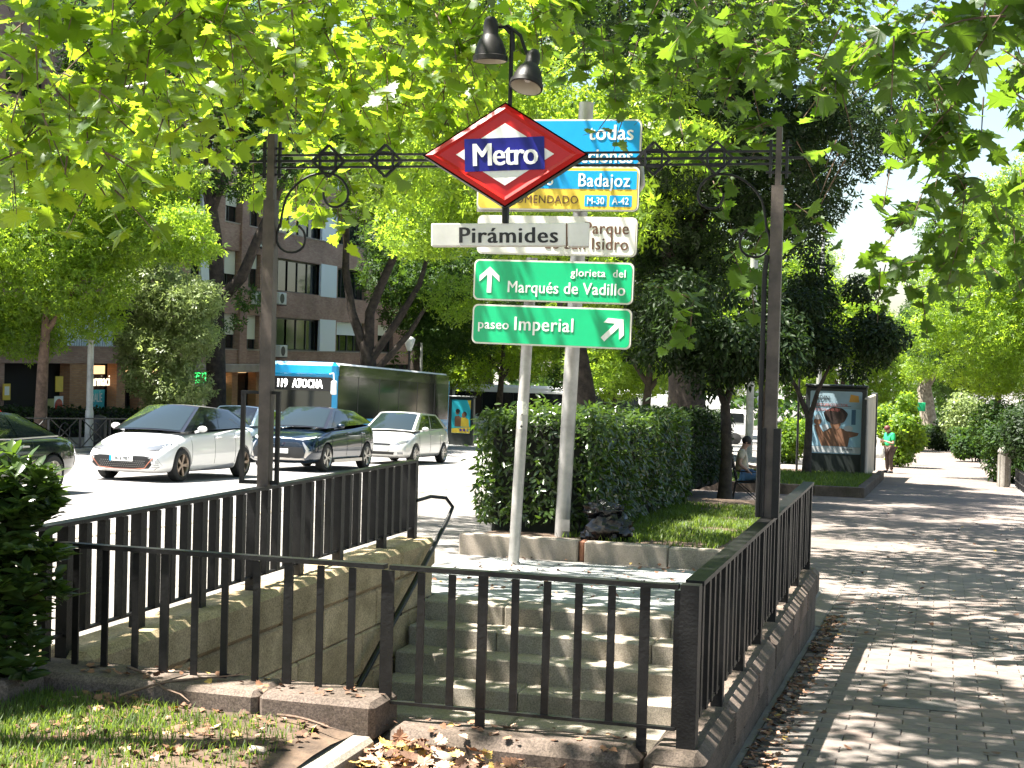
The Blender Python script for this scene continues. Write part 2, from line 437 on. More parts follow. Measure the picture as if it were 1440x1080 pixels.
# slabs of the apron at the head of the stairs
apron = put('stair_landing', None); tag(apron, kind='structure')
slab_m = mat('grey green landing slab', (0.25, 0.255, 0.245), 0.8, var=0.25, vscale=2.5, bump=0.2, bscale=50, island=0.15)
for r in range(9):
    y0 = 11.99 + r * 0.5; off = 0.3 if r % 2 else 0.0
    for c in range(7):
        x0 = -4.95 + c * 0.6 - off; x1 = x0 + .594
        if x1 > -1.2: x1 = -1.2
        if x1 - x0 < .15: continue
        z = gz(x0 + .3, y0) + 0.012
        sl_ = (gz(x0 + .3, y0 + .5) - gz(x0 + .3, y0)) / .5
        o = MB().cbox((0, 0, -.05), (x1 - x0, .494, 0), .006).build('slab', slab_m, apron, loc=(x0, y0, z), rot=(math.atan(sl_), 0, 0))
drain_m = mat('cast iron cover', (0.11, 0.10, 0.09), 0.7, 0.2, var=.3, vscale=6, bump=0.3)
def grating(x, y, wx, wy, label):
    t = thing('drain_grating', label, 'drain cover', (x, y, gz(x, y) + .010), 0, 'metal covers set in the path')
    t.rotation_euler = (math.atan(-SL), 0, 0)
    m = MB(); m.bar((0, 0, 0), (wx, 0, 0), .03, .02); m.bar((0, wy, 0), (wx, wy, 0), .03, .02); m.bar((0, 0, 0), (0, wy, 0), .03, .02); m.bar((wx, 0, 0), (wx, wy, 0), .03, .02)
    m.build('frame', drain_m, t)
    s_ = MB(); k = 0
    while k * .06 < wx - .03: s_.bar((.03 + k * .06, .01, .0), (.03 + k * .06, wy - .01, .0), .03, .016); k += 1
    s_.box((0, 0, -.02), (wx, wy, -.012)); s_.build('slats', drain_m, t)
grating(-0.66, 15.1, 0.62, 0.35, 'long slotted metal drain cover in the path just past the end of the right railing')
grating(0.35, 12.2, 0.5, 0.3, 'small metal drain cover in the middle of the path on the bright patch')
mb = MB(); mb.box((0, 0, 0), (.5, .3, .003)); t = mb.build('manhole_cover', drain_m, loc=(-.35, 9.35, gz(0, 9.35) + .0165)); t.rotation_euler = (math.atan(-SL), 0, 0)
tag(t, 'rectangular metal manhole plate in the near path beside the shadow of the rail', 'manhole cover')

# ------------------------------------------------------------------ stairwell: walls of granite blocks, steps
XL, XR, YN, YF = -4.25, -1.03, 6.5, 12.62
def blocks_wall(name, label, cat, courses, axis_y, x0, x1, y0, y1, cope, m_body, m_cope, blen=0.95, bull=0.03, group=None, sloped_bottom=None):
    """courses: list of (z_bottom, z_top). blocks run along y (axis_y) or x"""
    t = thing(name, label, cat, ((x0 + x1) / 2, (y0 + y1) / 2, courses[-1][0]), 0, group); t.location = (0, 0, 0)
    for ci, (zb, zt) in enumerate(courses):
        a, b = (y0, y1) if axis_y else (x0, x1)
        p = a - (0.45 * blen if ci % 2 else 0)
        while p < b - 0.02:
            L = blen * rng.uniform(0.85, 1.15); q = min(p + L, b); s_ = max(p, a)
            if b - q < 0.25: q = b
            if q - s_ > 0.05:
                top = ci == 0
                dx = 0.0 if top else 0.025 + rng.uniform(-0.004, 0.004)
                g = 0.005
                if axis_y: A = (x0 + dx, s_ + g, zb + g); B = (x1 - dx, q - g, zt)
                else: A = (s_ + g, y0 + dx, zb + g); B = (q - g, y1 - dx, zt)
                nm = 'coping_stone' if top and cope else 'stone_block'
                MB().cbox(A, B, bull if top and cope else 0.014).build(nm, m_cope if top and cope else m_body, t, smooth_ang=None)
            p = q if q > p else p + L
    return t
lw = blocks_wall('stair_wall', 'warm granite block wall along the left side of the metro stairs under the tall railing', 'wall',
    [(-0.07, 0.185), (-0.36, -0.07), (-0.68, -0.36), (-1.3, -0.68), (-2.3, -1.3)], True, -4.42, -4.08, 6.62, 12.0, True, gran_w, gran_w, 1.15, 0.035)
rw = blocks_wall('stair_wall', 'weathered granite wall with rounded coping between the stairs and the paved path on the right', 'wall',
    [(-0.2, 0.042), (-0.6, -0.2), (-1.2, -0.6), (-2.3, -1.2)], True, -1.2, -0.93, 6.36, 12.72, True, gran_d, gran_d, 1.0, 0.045)
fr = blocks_wall('stair_wall', 'low front granite coping with worn rounded edge above the fallen leaves', 'wall',
    [(-0.2, 0.04), (-0.7, -0.2), (-1.4, -0.7), (-2.3, -1.4)], False, -2.40, -1.21, 6.33, 6.62, True, gran_d, gran_d, 1.25, 0.05)
MB().cbox((-4.42, 5.95, -.3), (-4.1, 6.275, .18), .02).build('coping_stone', gran_d, lw)
fl = blocks_wall('stair_wall', 'raised front granite coping beside the grass at the left corner of the stairs', 'wall',
    [(-0.03, 0.16), (-0.7, -0.03), (-1.4, -0.7), (-2.3, -1.4)], False, -4.42, -2.41, 6.28, 6.61, True, gran_d, gran_d, 1.3, 0.025)
st = thing('stone_stairs', 'granite stairs with worn speckled steps going down into the metro entrance', 'stairs', (0, 0, 0))
z = gz(-2.6, 11.9) + 0.012; y = 11.98
nst = 13
for k in range(nst):
    tread = 0.30 if k else 0.36
    xa = -4.075
    p = xa; rise = 0.155 if k < 2 else 0.168
    off = rng.uniform(0.5, 1.3)
    first = True
    while p < -1.215:
        L = off if first else rng.uniform(1.0, 1.45); q = min(p + L, -1.21); first = False
        if -1.21 - q < 0.25: q = -1.21
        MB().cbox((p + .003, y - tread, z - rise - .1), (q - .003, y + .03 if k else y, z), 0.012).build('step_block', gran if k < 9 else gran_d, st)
        p = q
    y -= tread; z -= rise
MB().box((-4.1, 6.5, z - .2), (-1.2, y, z)).build('lower_floor', gran_d, st)

# ------------------------------------------------------------------ railings
def railing(name, label, p0, p1, ztop, zbot, nbar, posts, bw, bd, tw, th, foot, axis, bottom_rail=True, foot_fn=None):
    t = thing(name, label, 'railing', (p0[0], p0[1], zbot))
    o0 = Vector((p0[0], p0[1], zbot))
    def loc(s): return Vector((p0[0] + (p1[0] - p0[0]) * s - o0.x, p0[1] + (p1[1] - p0[1]) * s - o0.y, 0))
    A = loc(0); B = loc(1); zt = ztop - zbot
    m = MB(); m.bar(A + Vector((0, 0, zt - th / 2)), B + Vector((0, 0, zt - th / 2)), tw, th); m.build('top_rail', iron, t)
    rz = 0.085
    if bottom_rail:
        m = MB(); m.bar(A + Vector((0, 0, rz)), B + Vector((0, 0, rz)), 0.03, 0.014); m.build('bottom_rail', iron, t)
    dims = (bw, bd) if axis == 'x' else (bd, bw)
    hb = zt - th - .002
    bar_me = MB().box((-dims[0]/2, -dims[1]/2, rz if bottom_rail else 0), (dims[0]/2, dims[1]/2, hb)).mesh('baluster', iron)
    post_me = MB().box((-dims[0]*.65, -dims[1]*.65, 0), (dims[0]*.65, dims[1]*.65, hb + .03)).mesh('post', iron)
    for k in range(nbar + 1):
        q = loc(k / nbar)
        if k in posts: put('post', post_me, t, q + Vector((0, 0, -.03)))
        else: put('baluster', bar_me, t, q + Vector((rng.normal(0, .002), 0, -.004)))
    return t
rl = railing('metro_railing', 'tall dark iron railing on the left stair wall, next to the road', (XL, 6.12), (XL, 11.85), 0.845, 0.183, 32, (0, 3, 7, 11, 15, 19, 23, 28, 32), 0.05, 0.05, 0.075, 0.02, 0, 'y')
rr = railing('metro_railing', 'dark iron railing with a wide flat top rail on the right wall beside the path', (XR, 6.62), (XR, 12.55), 0.765, 0.04, 36, (0, 5, 10, 15, 20, 25, 30, 36), 0.05, 0.045, 0.085, 0.022, 0, 'y')
rf = railing('metro_railing', 'dark iron railing across the front, in front of the steps', (-2.43, YN), (XR - .05, YN), 0.762, 0.038, 9, (3, 8), 0.034, 0.012, 0.05, 0.022, 0, 'x')
rf2 = railing('metro_railing', 'dark iron railing set in the raised coping in front of the left wall', (XL, YN), (-2.455, YN), 0.762, 0.155, 11, (0, 4, 8), 0.034, 0.012, 0.05, 0.022, 0, 'x', bottom_rail=False)
m = MB(); m.box((-.042, -.04, 0), (.042, .04, .722))
m.build('corner_post', iron, rr, loc=(0.0, -.10, .0))
# wall mounted handrail
t = thing('handrail', 'sloping black handrail bolted to the left stair wall, hooking back at its top', 'handrail', (0, 0, 0))
hp = [(-4.22, 11.86, .50), (-4.17, 12.08, .52), (-4.08, 12.22, .50), (-4.03, 12.26, .42), (-4.03, 12.12, .32), (-4.02, 11.3, -.10), (-4.02, 10.2, -.66), (-4.02, 9.0, -1.27), (-4.02, 8.0, -1.8)]
MB().tube(hp, [.015, .016, .016, .016, .018, .024, .024, .024, .024], 10).build('rail', iron, t, smooth_ang=50)
for yy, zz in ((11.0, -.25), (9.95, -.79), (8.7, -1.43)):
    m = MB(); m.tube([(-4.02, yy, zz), (-4.02, yy, zz - .06), (-4.09, yy, zz - .09)], .01, 6); m.box((-4.105, yy - .05, zz - .17), (-4.092, yy + .05, zz - .01)); m.build('bracket', iron, t)

# ------------------------------------------------------------------ arch over the stairs
AY = 9.2
arch = thing('metro_arch', 'dark wrought iron arch spanning the metro stairs, with scrolls and square rosettes', 'arch', (0, 0, 0))
def A(px, py, Y=AY): return on_y(px, py, Y)
Lx = on_x(374, 600, XL); Rx = on_x(1084, 600, XR)
YLp, YRp = Lx.y, Rx.y
zb = 0.845
def beam_pt(s, z):    # s: 0 at the left post, 1 at the right one
    return Vector((XL + (XR - XL) * s, YLp + (YRp - YLp) * s, z))
dirv = (beam_pt(1, 0) - beam_pt(0, 0)).normalized()
ang = math.atan2(dirv.y, dirv.x)
# left post: box section with a thinner bar above
m = MB(); m.bar((XL, YLp, zb), (XL, YLp, 2.72), .080, .07, up=(0, 1, 0)); m.build('post', iron_b, arch)
m = MB(); m.bar((XL, YLp, 2.72), (XL, YLp, 3.15), .05, .05, up=(0, 1, 0)); m.build('post_top', iron_b, arch)
m = MB(); m.bar((XR, YRp, .766), (XR, YRp, 2.86), .075, .07, up=(0, 1, 0)); m.build('post', iron_b, arch)
m = MB(); m.bar((XR, YRp, 2.86), (XR, YRp, 3.23), .035, .05, up=(0, 1, 0)); m.build('post_top', iron_b, arch)
m = MB()
for dx in (-.058, .058): m.bar((XR + dx * .8, YRp - .03, .767), (XR + dx * .8, YRp - .03, 1.33), .045, .05, up=(0, 1, 0))
m.build('post_sleeve', iron, arch)
m = MB(); m.tube([(XR - .062, YRp - .05, .77), (XR - .062, YRp - .05, 2.3), (XR - .05, YRp - .05, 2.42)], .016, 8); m.build('cable_conduit', iron, arch)
# rectangular stay frame round the left post
m = MB(); fz0, fz1 = .87, 1.46
for dx in (-.155, .08): m.bar(Vector((XL, YLp, fz0)) + dirv * dx, Vector((XL, YLp, fz1)) + dirv * dx, .028, .02, up=(0, 1, 0))
m.bar(Vector((XL, YLp, fz0)) - dirv * .17, Vector((XL, YLp, fz0)) + dirv * .095, .03, .025); m.bar(Vector((XL, YLp, fz1)) - dirv * .17, Vector((XL, YLp, fz1)) + dirv * .095, .03, .02)
m.build('stay_frame', iron, arch)
# beam: three parallel bars with rosettes, straight joins
for z0, ext, th in ((3.045, .05, .02), (3.005, .15, .024), (2.965, .05, .02)):
    e = ext / 3.2
    pa, pb = beam_pt(-e, z0 - .035), beam_pt(1 + e, z0 + .035)
    m = MB(); m.bar(pa, pb, .016, th * .7, up=(0, 0, 1)); m.build('beam_bar', iron, arch)
for ee in (0, 1):
    m = MB()
    for s in (-.0155, 0.0155): m.bar(beam_pt(ee + s, 2.86 + .05 * ee), beam_pt(ee + s, 3.10 + .05 * ee), .018, .02, up=(0, 1, 0))
    for dz in (.085, -.085): m.bar(beam_pt(ee - .024, 3.0 + dz - .03 + .06 * ee), beam_pt(ee + .024, 3.0 + dz - .03 + .06 * ee), .02, .015)
    m.build('crossed_bars', iron, arch)
def rosette(s, r=.105):
    c = beam_pt(s, 2.97 + .07 * s)
    m = MB(); P = [c + dirv * (r * math.cos(a)) + Vector((0, 0, r * math.sin(a))) for a in (0, PI/2, PI, 3*PI/2)]
    for i in range(4): m.bar(P[i], P[(i+1) % 4], .016, .02, up=(0, 1, 0))
    r2 = r * .5; P = [c + dirv * (r2 * x) + Vector((0, -.012, r2 * z_)) for x, z_ in ((1, 1), (-1, 1), (-1, -1), (1, -1))]
    for i in range(4): m.bar(P[i], P[(i+1) % 4], .014, .02, up=(0, 1, 0))
    m.build('rosette', iron, arch)
for s in (.115, .23, .76, .88): rosette(s)
up_s = [(388,318),(390,300),(396,275),(410,256),(430,243),(452,239),(470,243),(482,255),(486,268),(482,280),(470,287),(458,285),(451,275),(450,266)]
lo_s = [(388,312),(384,325),(384,338),(390,348),(400,353),(412,352),(422,345),(425,333),(422,322),(415,315)]
for side in (0, 1):
    for nm, pts, r0 in (('upper_scroll', up_s, .0085), ('lower_scroll', lo_s, .008)):
        q = []
        for (px, py) in pts:
            dx = (px - 374) / 219.0; zz = 1.75 + (491 - py) / 219.0
            base = Vector((XL, YLp, 0)) if side == 0 else Vector((XR, YRp, 0))
            q.append(base + dirv * (dx if side == 0 else -dx * .98) + Vector((0, 0, zz + (.03 if side else 0))))
        sp = []
        for i in range(len(q) - 1):
            for tt in (0, .5):
                a0 = q[max(i-1, 0)]; a1 = q[i]; a2 = q[i+1]; a3 = q[min(i+2, len(q)-1)]
                sp.append(0.5 * ((2*a1) + (a2-a0)*tt + (2*a0-5*a1+4*a2-a3)*tt*tt + (3*a1-a0-3*a2+a3)*tt**3))
        sp.append(q[-1])
        MB().tube(sp, r0, 8).build(nm, iron, arch, smooth_ang=60)
# rod carrying the lamps
dc = A(716, 222); bc = beam_pt(.49, 3.0); dc = Vector((dc.x, bc.y - .12, dc.z))
rod = MB(); rod.tube([(dc.x + .01, dc.y + .03, dc.z - .5), (dc.x + .01, dc.y + .03, dc.z + .80)], .014, 8); rod.build('lamp_rod', iron, arch)
gr = MB()
for zz in (3.03, 2.98): gr.bar(beam_pt(.40, zz), beam_pt(.58, zz), .05, .03)
gr.build('sign_bracket', iron, arch)

# two bell lamps on bent arms
bell = mat('black enamel lamp shade', (0.014, 0.012, 0.011), 0.5, 0.1, var=0.4, vscale=12, spec=0.35)
inner = mat('cream lamp inside', (0.55, 0.50, 0.40), 0.5)
def bell_lamp(px, py, sc_, tilt, yaw, label, arm, open_):
    c = A(px, py, dc.y); t = thing('bell_lamp', label, 'lamp', c, 0, 'lamps above the red metro sign')
    Mx = Matrix.Rotation(yaw, 4, 'Z') @ Matrix.Rotation(tilt, 4, 'X')
    s_ = sc_
    prof = [(.112*s_, -.16*s_), (.122*s_, -.155*s_), (.122*s_, -.125*s_), (.112*s_, -.12*s_), (.106*s_, -.08*s_), (.085*s_, -.02*s_), (.062*s_, .015*s_), (.052*s_, .03*s_), (.052*s_, .09*s_), (.046*s_, .12*s_), (.030*s_, .145*s_), (.005*s_, .15*s_)]
    MB().lathe(prof, 24, Mx).build('shade', bell, t, smooth_ang=35)
    MB().lathe([(.110*s_, -.158*s_), (.085*s_, -.07*s_), (.045*s_, -.0*s_), (.003, .01*s_)], 24, Mx).build('shade_inside', inner, t, smooth_ang=60)
    MB().ball(Mx @ Vector((0, 0, -.08*s_)), .035*s_).build('bulb', white_p, t, smooth_ang=60)
    MB().tube([Vector(p) - c for p in arm], .011, 8).build('arm', iron, t, smooth_ang=60)
    return t
ty = dc.y + .03
a1 = [Vector((A(722, 70, ty).x, ty, A(722, 72, ty).z)), A(722, 50, ty), A(716, 42, ty), A(708, 38, ty), A(700, 38, ty)]
bell_lamp(690, 54, 0.92, 0.03, 0, 'left black bell lamp, higher one, pointing straight down above the sign', a1, 0)
a2 = [A(719, 48, ty), A(708, 37, ty), A(714, 36, ty), A(732, 50, ty), A(737, 66, ty), A(743, 80, ty)]
bell_lamp(746, 96, 0.88, -0.38, -0.25, 'right black bell lamp, lower one, tilted so its pale inside shows', a2, 1)

# ------------------------------------------------------------------ metro diamond and name board
red = mat('red sign plastic', (0.50, 0.014, 0.012), 0.3, 0.0, var=0.12, vscale=3, spec=0.3, coat=0.12)
sw = mat('sign white', (0.80, 0.79, 0.76), 0.35)
navy = mat('sign navy blue', (0.012, 0.012, 0.17), 0.35, var=0.3, vscale=4, spec=0.25, coat=0.08)
t = thing('metro_sign', 'red diamond metro sign with a white rhombus and blue name band', 'sign', dc)
t.rotation_euler = (R(-3), R(-1.4), ang + R(2))
hw, hh, th = .525, .335, .10
m = MB(); P = [(-hw, 0), (0, -hh), (hw, 0), (0, hh)]
def rh(s, y): return [(x * s, y, z_) for x, z_ in ((-hw, 0), (0, -hh * 1), (hw, 0), (0, hh))] if s == 1 else [(x * s, y, z_ * s) for x, z_ in P]
m.add(rh(1, th / 2) + rh(1, -th / 2), [(0, 3, 2, 1)] + [(i, (i+1) % 4, 4 + (i+1) % 4, 4 + i) for i in range(4)])
m.build('casing', iron, t)
m = MB(); a_ = rh(.965, -th/2 - .003); b_ = rh(.87, -th/2 - .022); c_ = rh(.80, -th/2 - .012)
m.add(a_ + b_ + c_, [(i, (i+1) % 4, 4 + (i+1) % 4, 4 + i) for i in range(4)] + [(4 + i, 4 + (i+1) % 4, 8 + (i+1) % 4, 8 + i) for i in range(4)] + [(8, 9, 10, 11)])
m.build('red_face', red, t)
m = MB(); P2 = [(-.31, 0), (0, -.198), (.31, 0), (0, .198)]
m.prism(P2, .003, Matrix.Translation((0, -th/2 - .0165, .0))); m.build('white_rhombus', sw, t)
Mb = Matrix.Translation((0, -th/2 - .022, .0)) @ Matrix.Rotation(R(-1.6), 4, 'Y')
m = MB(); m.prism([(-.255, -.104), (.25, -.104), (.25, .104), (-.255, .104)], .004, Mb); m.build('blue_band', navy, t)
tm = text_mesh('Metro', .205, bold=.028, xs=.86, spacing=.93, m=sw); tm.transform(Matrix.Translation((0, -th/2 - .0245, -.008)) @ Matrix.Rotation(R(-1.6), 4, 'Y')); put('lettering', tm, t)
MB().tube([(0, 0, -hh + .02), (0, 0, -hh - .09)], .022, 8).build('hanger', iron, t)
nb = A(702, 334); nc = Vector((dc.x - .005, dc.y + .02, dc.z - .50))
t = thing('name_board', 'long white board with the station name in black, hanging under the red diamond', 'sign', nc)
t.rotation_euler = (0, R(-1.5), ang + R(4))
board = mat('off white enamel board', (0.80, 0.77, 0.72), 0.4, var=0.12, vscale=4)
MB().cbox((-.46, -.045, -.073), (.40, .045, .073), .006).build('board', board, t)
MB().cbox((.406, -.048, -.078), (.545, .048, .076), .006).build('end_cap', board, t)
MB().box((.398, -.047, -.074), (.405, .047, .074)).build('rust_seam', mat('rust', (.16, .07, .035), .9), t)
tm = text_mesh('Pirámides', .142, bold=.034, xs=1.06, spacing=1.08, m=mat('black print', (.012, .011, .011), .5)); tm.transform(Matrix.Translation((.03, -.0465, -.008)))
put('lettering', tm, t)
# ------------------------------------------------------------------ direction signs on two poles
SY = 15.75
t = thing('direction_sign_post', 'stack of five direction signs on two grey steel poles at the head of the stairs', 'road sign', (-4.5, 15.85, gz(-4.5, 15.85)))
O = t.location.copy()
def L(p): return Vector(p) - O
p1b = L((-4.49, 15.86, gz(-4.5, 15.86))); tilt = .035
MB().tube([p1b, p1b + Vector((.12, 0, 3.4))], .062, 16).build('thin_pole', steel, t, smooth_ang=60)
MB().tube([p1b + Vector((0, 0, 0)), p1b + Vector((0, 0, .04))], .075, 16).build('pole_collar', steel, t, smooth_ang=60)
q = on_y(790, 742, 17.4); p2b = L((q.x, 17.4, -.52))
MB().tube([p2b, p2b + Vector((.16, 0, 5.3))], .088, 18).build('thick_pole', steel, t, smooth_ang=60)
MB().box((-.05, -.012, 0), (.05, .0, .14)).build('pole_hatch', steel, t, loc=p2b + Vector((.07, -.085, .18)))
for zz in (4.05, 3.35, 2.62, 1.98):
    zc = zz - O.z
    x1 = p1b.x + .12 * zc / 3.4; x2 = p2b.x + .16 * (zz + .52) / 5.3
    m = MB(); m.tube([(x2, p2b.y, zc + .12), (x2, SY + .12 - O.y, zc + .12)], .02, 6); m.bar((-5.0 - O.x, SY + .06 - O.y, zc), (-3.32 - O.x, SY + .06 - O.y, zc), .04, .05); m.build('bracket', steel, t)
MB().tube([L((-3.3, 15.8, 3.9)), L((-3.18, 15.84, 3.8)), L((-3.16, 15.84, 3.62)), L((-3.24, 15.84, 3.5))], .035, 8).build('bent_stub', steel, t, smooth_ang=60)
sb = mat('sign blue', (0.006, 0.30, 0.66), 0.35, var=.08, vscale=2, spec=.5); sg = mat('sign green', (0.002, 0.40, 0.165), 0.35, var=.08, vscale=2, spec=.5)
sy_ = mat('sign yellow', (0.72, 0.50, 0.06), 0.4, var=.08, vscale=2); sbr = mat('sign brown print', (0.10, 0.045, 0.025), 0.5)
swm = mat('sign white sheet', (0.72, 0.69, 0.64), 0.4, var=.06, vscale=2); rim = mat('sign rim', (0.70, 0.66, 0.58), 0.45)
back = mat('sign back metal', (0.10, 0.09, 0.08), 0.5, .3)
def rrect(w, h, r, n=5):
    P = []
    for cx, cz, a0 in ((w/2-r, h/2-r, 0), (-w/2+r, h/2-r, 90), (-w/2+r, -h/2+r, 180), (w/2-r, -h/2+r, 270)):
        for k in range(n + 1):
            a = R(a0 + 90 * k / n); P.append((cx + r * math.cos(a), cz + r * math.sin(a)))
    return P
def panel(tl, br, m, name, rimw=.018, thick=.045, tiltz=0.0, rimm=None):
    a = on_y(*tl, SY); b = on_y(*br, SY)
    # corners seen in one plane; width along x
    c = Vector(((a.x + b.x) / 2, SY, (a.z + b.z) / 2)); w_ = b.x - a.x; h_ = a.z - b.z
    e = put(name, MB().prism(rrect(w_, h_, .06), thick).mesh(name, back), t, c - O)
    e.rotation_euler = (0, tiltz, 0)
    put('rim', MB().prism(rrect(w_, h_, .06), .004).mesh('rim', rimm or rim), e, (0, -.0045, 0))
    put('face', MB().prism(rrect(w_ - 2*rimw, h_ - 2*rimw, .05), .003).mesh('face', m), e, (0, -.008, 0))
    return e, w_, h_
def letter(e, s, x, z, size, m, bold=.02, align='CENTER', xs=1.0, sp=1.0, y=-.0115, name='lettering'):
    me = text_mesh(s, size, bold, .0015, align, sp, xs, m); return put(name, me, e, (x, y, z))
def flat(e, poly, m, name, y=-.0095, d=.003):
    return put(name, MB().prism(poly, d).mesh(name, m), e, (0, y, 0))
tz = R(.9)
e, W, H = panel((672, 170), (901, 232), sb, 'blue_panel', tiltz=tz)
letter(e, 'todas', W/2 - .08, .10, .235, sw, .022, 'RIGHT', .92, 1.05); letter(e, 'direcciones', W/2 - .08, -.15, .225, sw, .022, 'RIGHT', .86, 1.0)
e, W, H = panel((672, 235), (898, 296), sy_, 'yellow_panel', tiltz=tz)
flat(e, [(x + .30, z + .095) for x, z in rrect(1.16, .195, .012)], sb, 'blue_field'); letter(e, 'Badajoz', W/2 - .10, .085, .205, sw, .020, 'RIGHT', .84, 1.08, y=-.0145)
letter(e, 'A-5', W/2 - 1.17, .085, .17, sw, .018, 'LEFT', .9, y=-.0145)
letter(e, 'RECOMENDADO', W/2 - .66, -.125, .125, sbr, .004, 'RIGHT', .92, 1.08)
for cx, s in ((W/2 - .47, 'M-30'), (W/2 - .195, 'A-42')):
    flat(e, [(x + cx, z - .13) for x, z in rrect(.245, .12, .01)], sb, 'road_number_plate'); letter(e, s, cx, -.133, .108, sw, .012, 'CENTER', .86, y=-.0145)
e, W, H = panel((672, 304), (895, 360), swm, 'white_panel', tiltz=tz)
letter(e, 'Parque', W/2 - .085, .085, .185, sbr, .014, 'RIGHT', .92, 1.05); letter(e, 'de San Isidro', W/2 - .085, -.085, .185, sbr, .014, 'RIGHT', .92, 1.05)
e, W, H = panel((667, 366), (890, 427), sg, 'green_panel', tiltz=tz)
letter(e, 'glorieta  del', W/2 - .08, .10, .118, sw, .02, 'RIGHT', .98, 1.08); letter(e, 'Marqués de Vadillo', W/2 - .08, -.075, .182, sw, .018, 'RIGHT', .90, 1.04)
def arrow(e, cx, cz, rot, s=1.0):
    P = [(-.022,-.145), (.022,-.145), (.022,.055), (.085,.0), (.115,.0), (.115,.035), (0,.145), (-.115,.035), (-.115,.0), (-.085,.0), (-.022,.055)]
    P = [(-.026,-.14), (.026,-.14), (.026,.06), (.115,-.02), (.115,.045), (0,.145), (-.115,.045), (-.115,-.02), (-.026,.06)]
    c, s_ = math.cos(rot), math.sin(rot)
    flat(e, [((x * c + z * s_) * s + cx, (-x * s_ + z * c) * s + cz) for x, z in P], sw, 'arrow', y=-.0125)
arrow(e, -W/2 + .185, -.0, 0)
e, W, H = panel((665, 429), (887, 490), sg, 'green_panel', tiltz=tz)
letter(e, 'paseo', -W/2 + .065, -.005, .150, sw, .018, 'LEFT', .98, 1.06); letter(e, 'Imperial', -W/2 + .475, .01, .215, sw, .020, 'LEFT', .90, 1.08)
arrow(e, W/2 - .20, -.01, R(45), 1.1)
stick = mat('white sticker', (.7, .66, .58), .6, var=.3, vscale=30); 
def sticker(px, py, w_, h_, round_=False):
    zz = on_y(px, py, 15.79).z; x = p1b.x + .12 * (zz - O.z) / 3.4
    m = MB()
    for k in range(7):
        pass
    n_ = 8; vs_ = []; fs = []
    for j in range(2):
        for k in range(n_ + 1):
            a = -PI/2 + (k / n_ - .5) * w_ / .063
            vs_.append((x + .0632 * math.cos(a), p1b.y + .0632 * math.sin(a), zz - O.z + (j - .5) * h_))
    for k in range(n_): fs.append((k, k+1, n_+2+k, n_+1+k))
    m.add(vs_, fs); m.build('sticker', stick, t)
sticker(733, 574, .15, .15); sticker(740, 596, .05, .055); sticker(738, 600, .045, .06)
blk = mat('sticker black', (.02, .02, .02), .6)
for k, (px, py, rr_) in enumerate(((736, 600, .026), (736, 583, .016))):
    c = on_y(px, py, 15.79); x = p1b.x + .12 * (c.z - O.z) / 3.4
    MB().lathe([(rr_ * .55, 0), (rr_ * .55, .002)], 14, Matrix.Translation((x + .012, p1b.y - .066, c.z - O.z)) @ Matrix.Rotation(PI/2, 4, 'X'), cap=True).build('sticker_ring', blk, t)

# ------------------------------------------------------------------ planting bed with kerb stones, hedge, bin bag
pale = granite('pale kerb granite', (0.40, 0.34, 0.28), .2, 60, .25)
bed = put('planting_bed', None); tag(bed, kind='structure')
bz = gz(-4, 17.0) + .26
def bed_kerb(x0, x1, y0, z0, z1, m, nm='kerb_stone', d=.16): return MB().cbox((x0, y0, z0), (x1, y0 + d, z1), .015).build(nm, m, bed)
g0 = gz(-4, 16.7) - .1
bed_kerb(-5.42, -3.98, 16.75, g0, bz + .0, pale); bed_kerb(-3.97, -3.905, 16.79, g0, bz - .01, mat('brick infill', (.28, .12, .07), .9, var=.3, vscale=20)); bed_kerb(-3.90, -2.93, 16.75, g0, bz - .01, pale); bed_kerb(-2.92, -2.2, 16.75, g0, bz - .02, gran)
for k in range(10):
    y0 = 16.92 + k * 1.0
    for X in (-2.36, -5.42):
        if X: MB().cbox((X, y0, gz(X, y0) - .1), (X + .16, y0 + .99, gz(X, y0 + .5) + .16), .015).build('kerb_stone', gran, bed)
def bed_z(x, y): return (bz - .03) + (-SL) * (y - 17.0) + .02 * noise.noise(Vector((x * 1.3, y * 1.3, 0)))
turf = sheet('lawn_soil', [-5.26, -5, -4.6, -4.2, -3.8, -3.4, -3, -2.6, -2.3], [16.9 + .7 * i for i in range(16)], soil, 0.0, fn=bed_z)

leafg = leaf_mat('laurel leaf', (0.016, 0.034, 0.008), (0.050, 0.085, 0.020), (0.16, 0.28, 0.025), .25, .28, .5)
leafh = leaf_mat('dark hedge leaf', (0.010, 0.022, 0.007), (0.028, 0.050, 0.014), (0.06, 0.12, 0.015), .2, .5, .2)
leafp2 = leaf_mat('shaded plane leaf', (0.014, 0.034, 0.008), (0.045, 0.080, 0.016), (0.24, 0.42, 0.025), .36, .45, .3)  # darker copy of the plane leaf: canopy shade put into its colour
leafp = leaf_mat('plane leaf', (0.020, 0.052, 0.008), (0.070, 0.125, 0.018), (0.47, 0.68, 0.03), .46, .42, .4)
leafd = leaf_mat('deep green leaf', (0.014, 0.036, 0.009), (0.038, 0.078, 0.018), (0.13, 0.24, 0.022), .33, .55, .2)
leafy = leaf_mat('light green leaf', (0.045, 0.095, 0.014), (0.105, 0.17, 0.025), (0.46, 0.66, 0.04), .48, .45, .3)
leafs = leaf_mat('greyish leaf', (0.13, 0.17, 0.06), (0.26, 0.32, 0.14), (0.42, 0.54, 0.14), .4, .4, .5)
bark = mat('dark bark', (0.045, 0.034, 0.026), 0.95, var=.5, vscale=5, bump=1.0, bscale=14)
bark_l = mat('brown bark', (0.13, 0.085, 0.06), 0.95, var=.4, vscale=6, bump=.8, bscale=16)
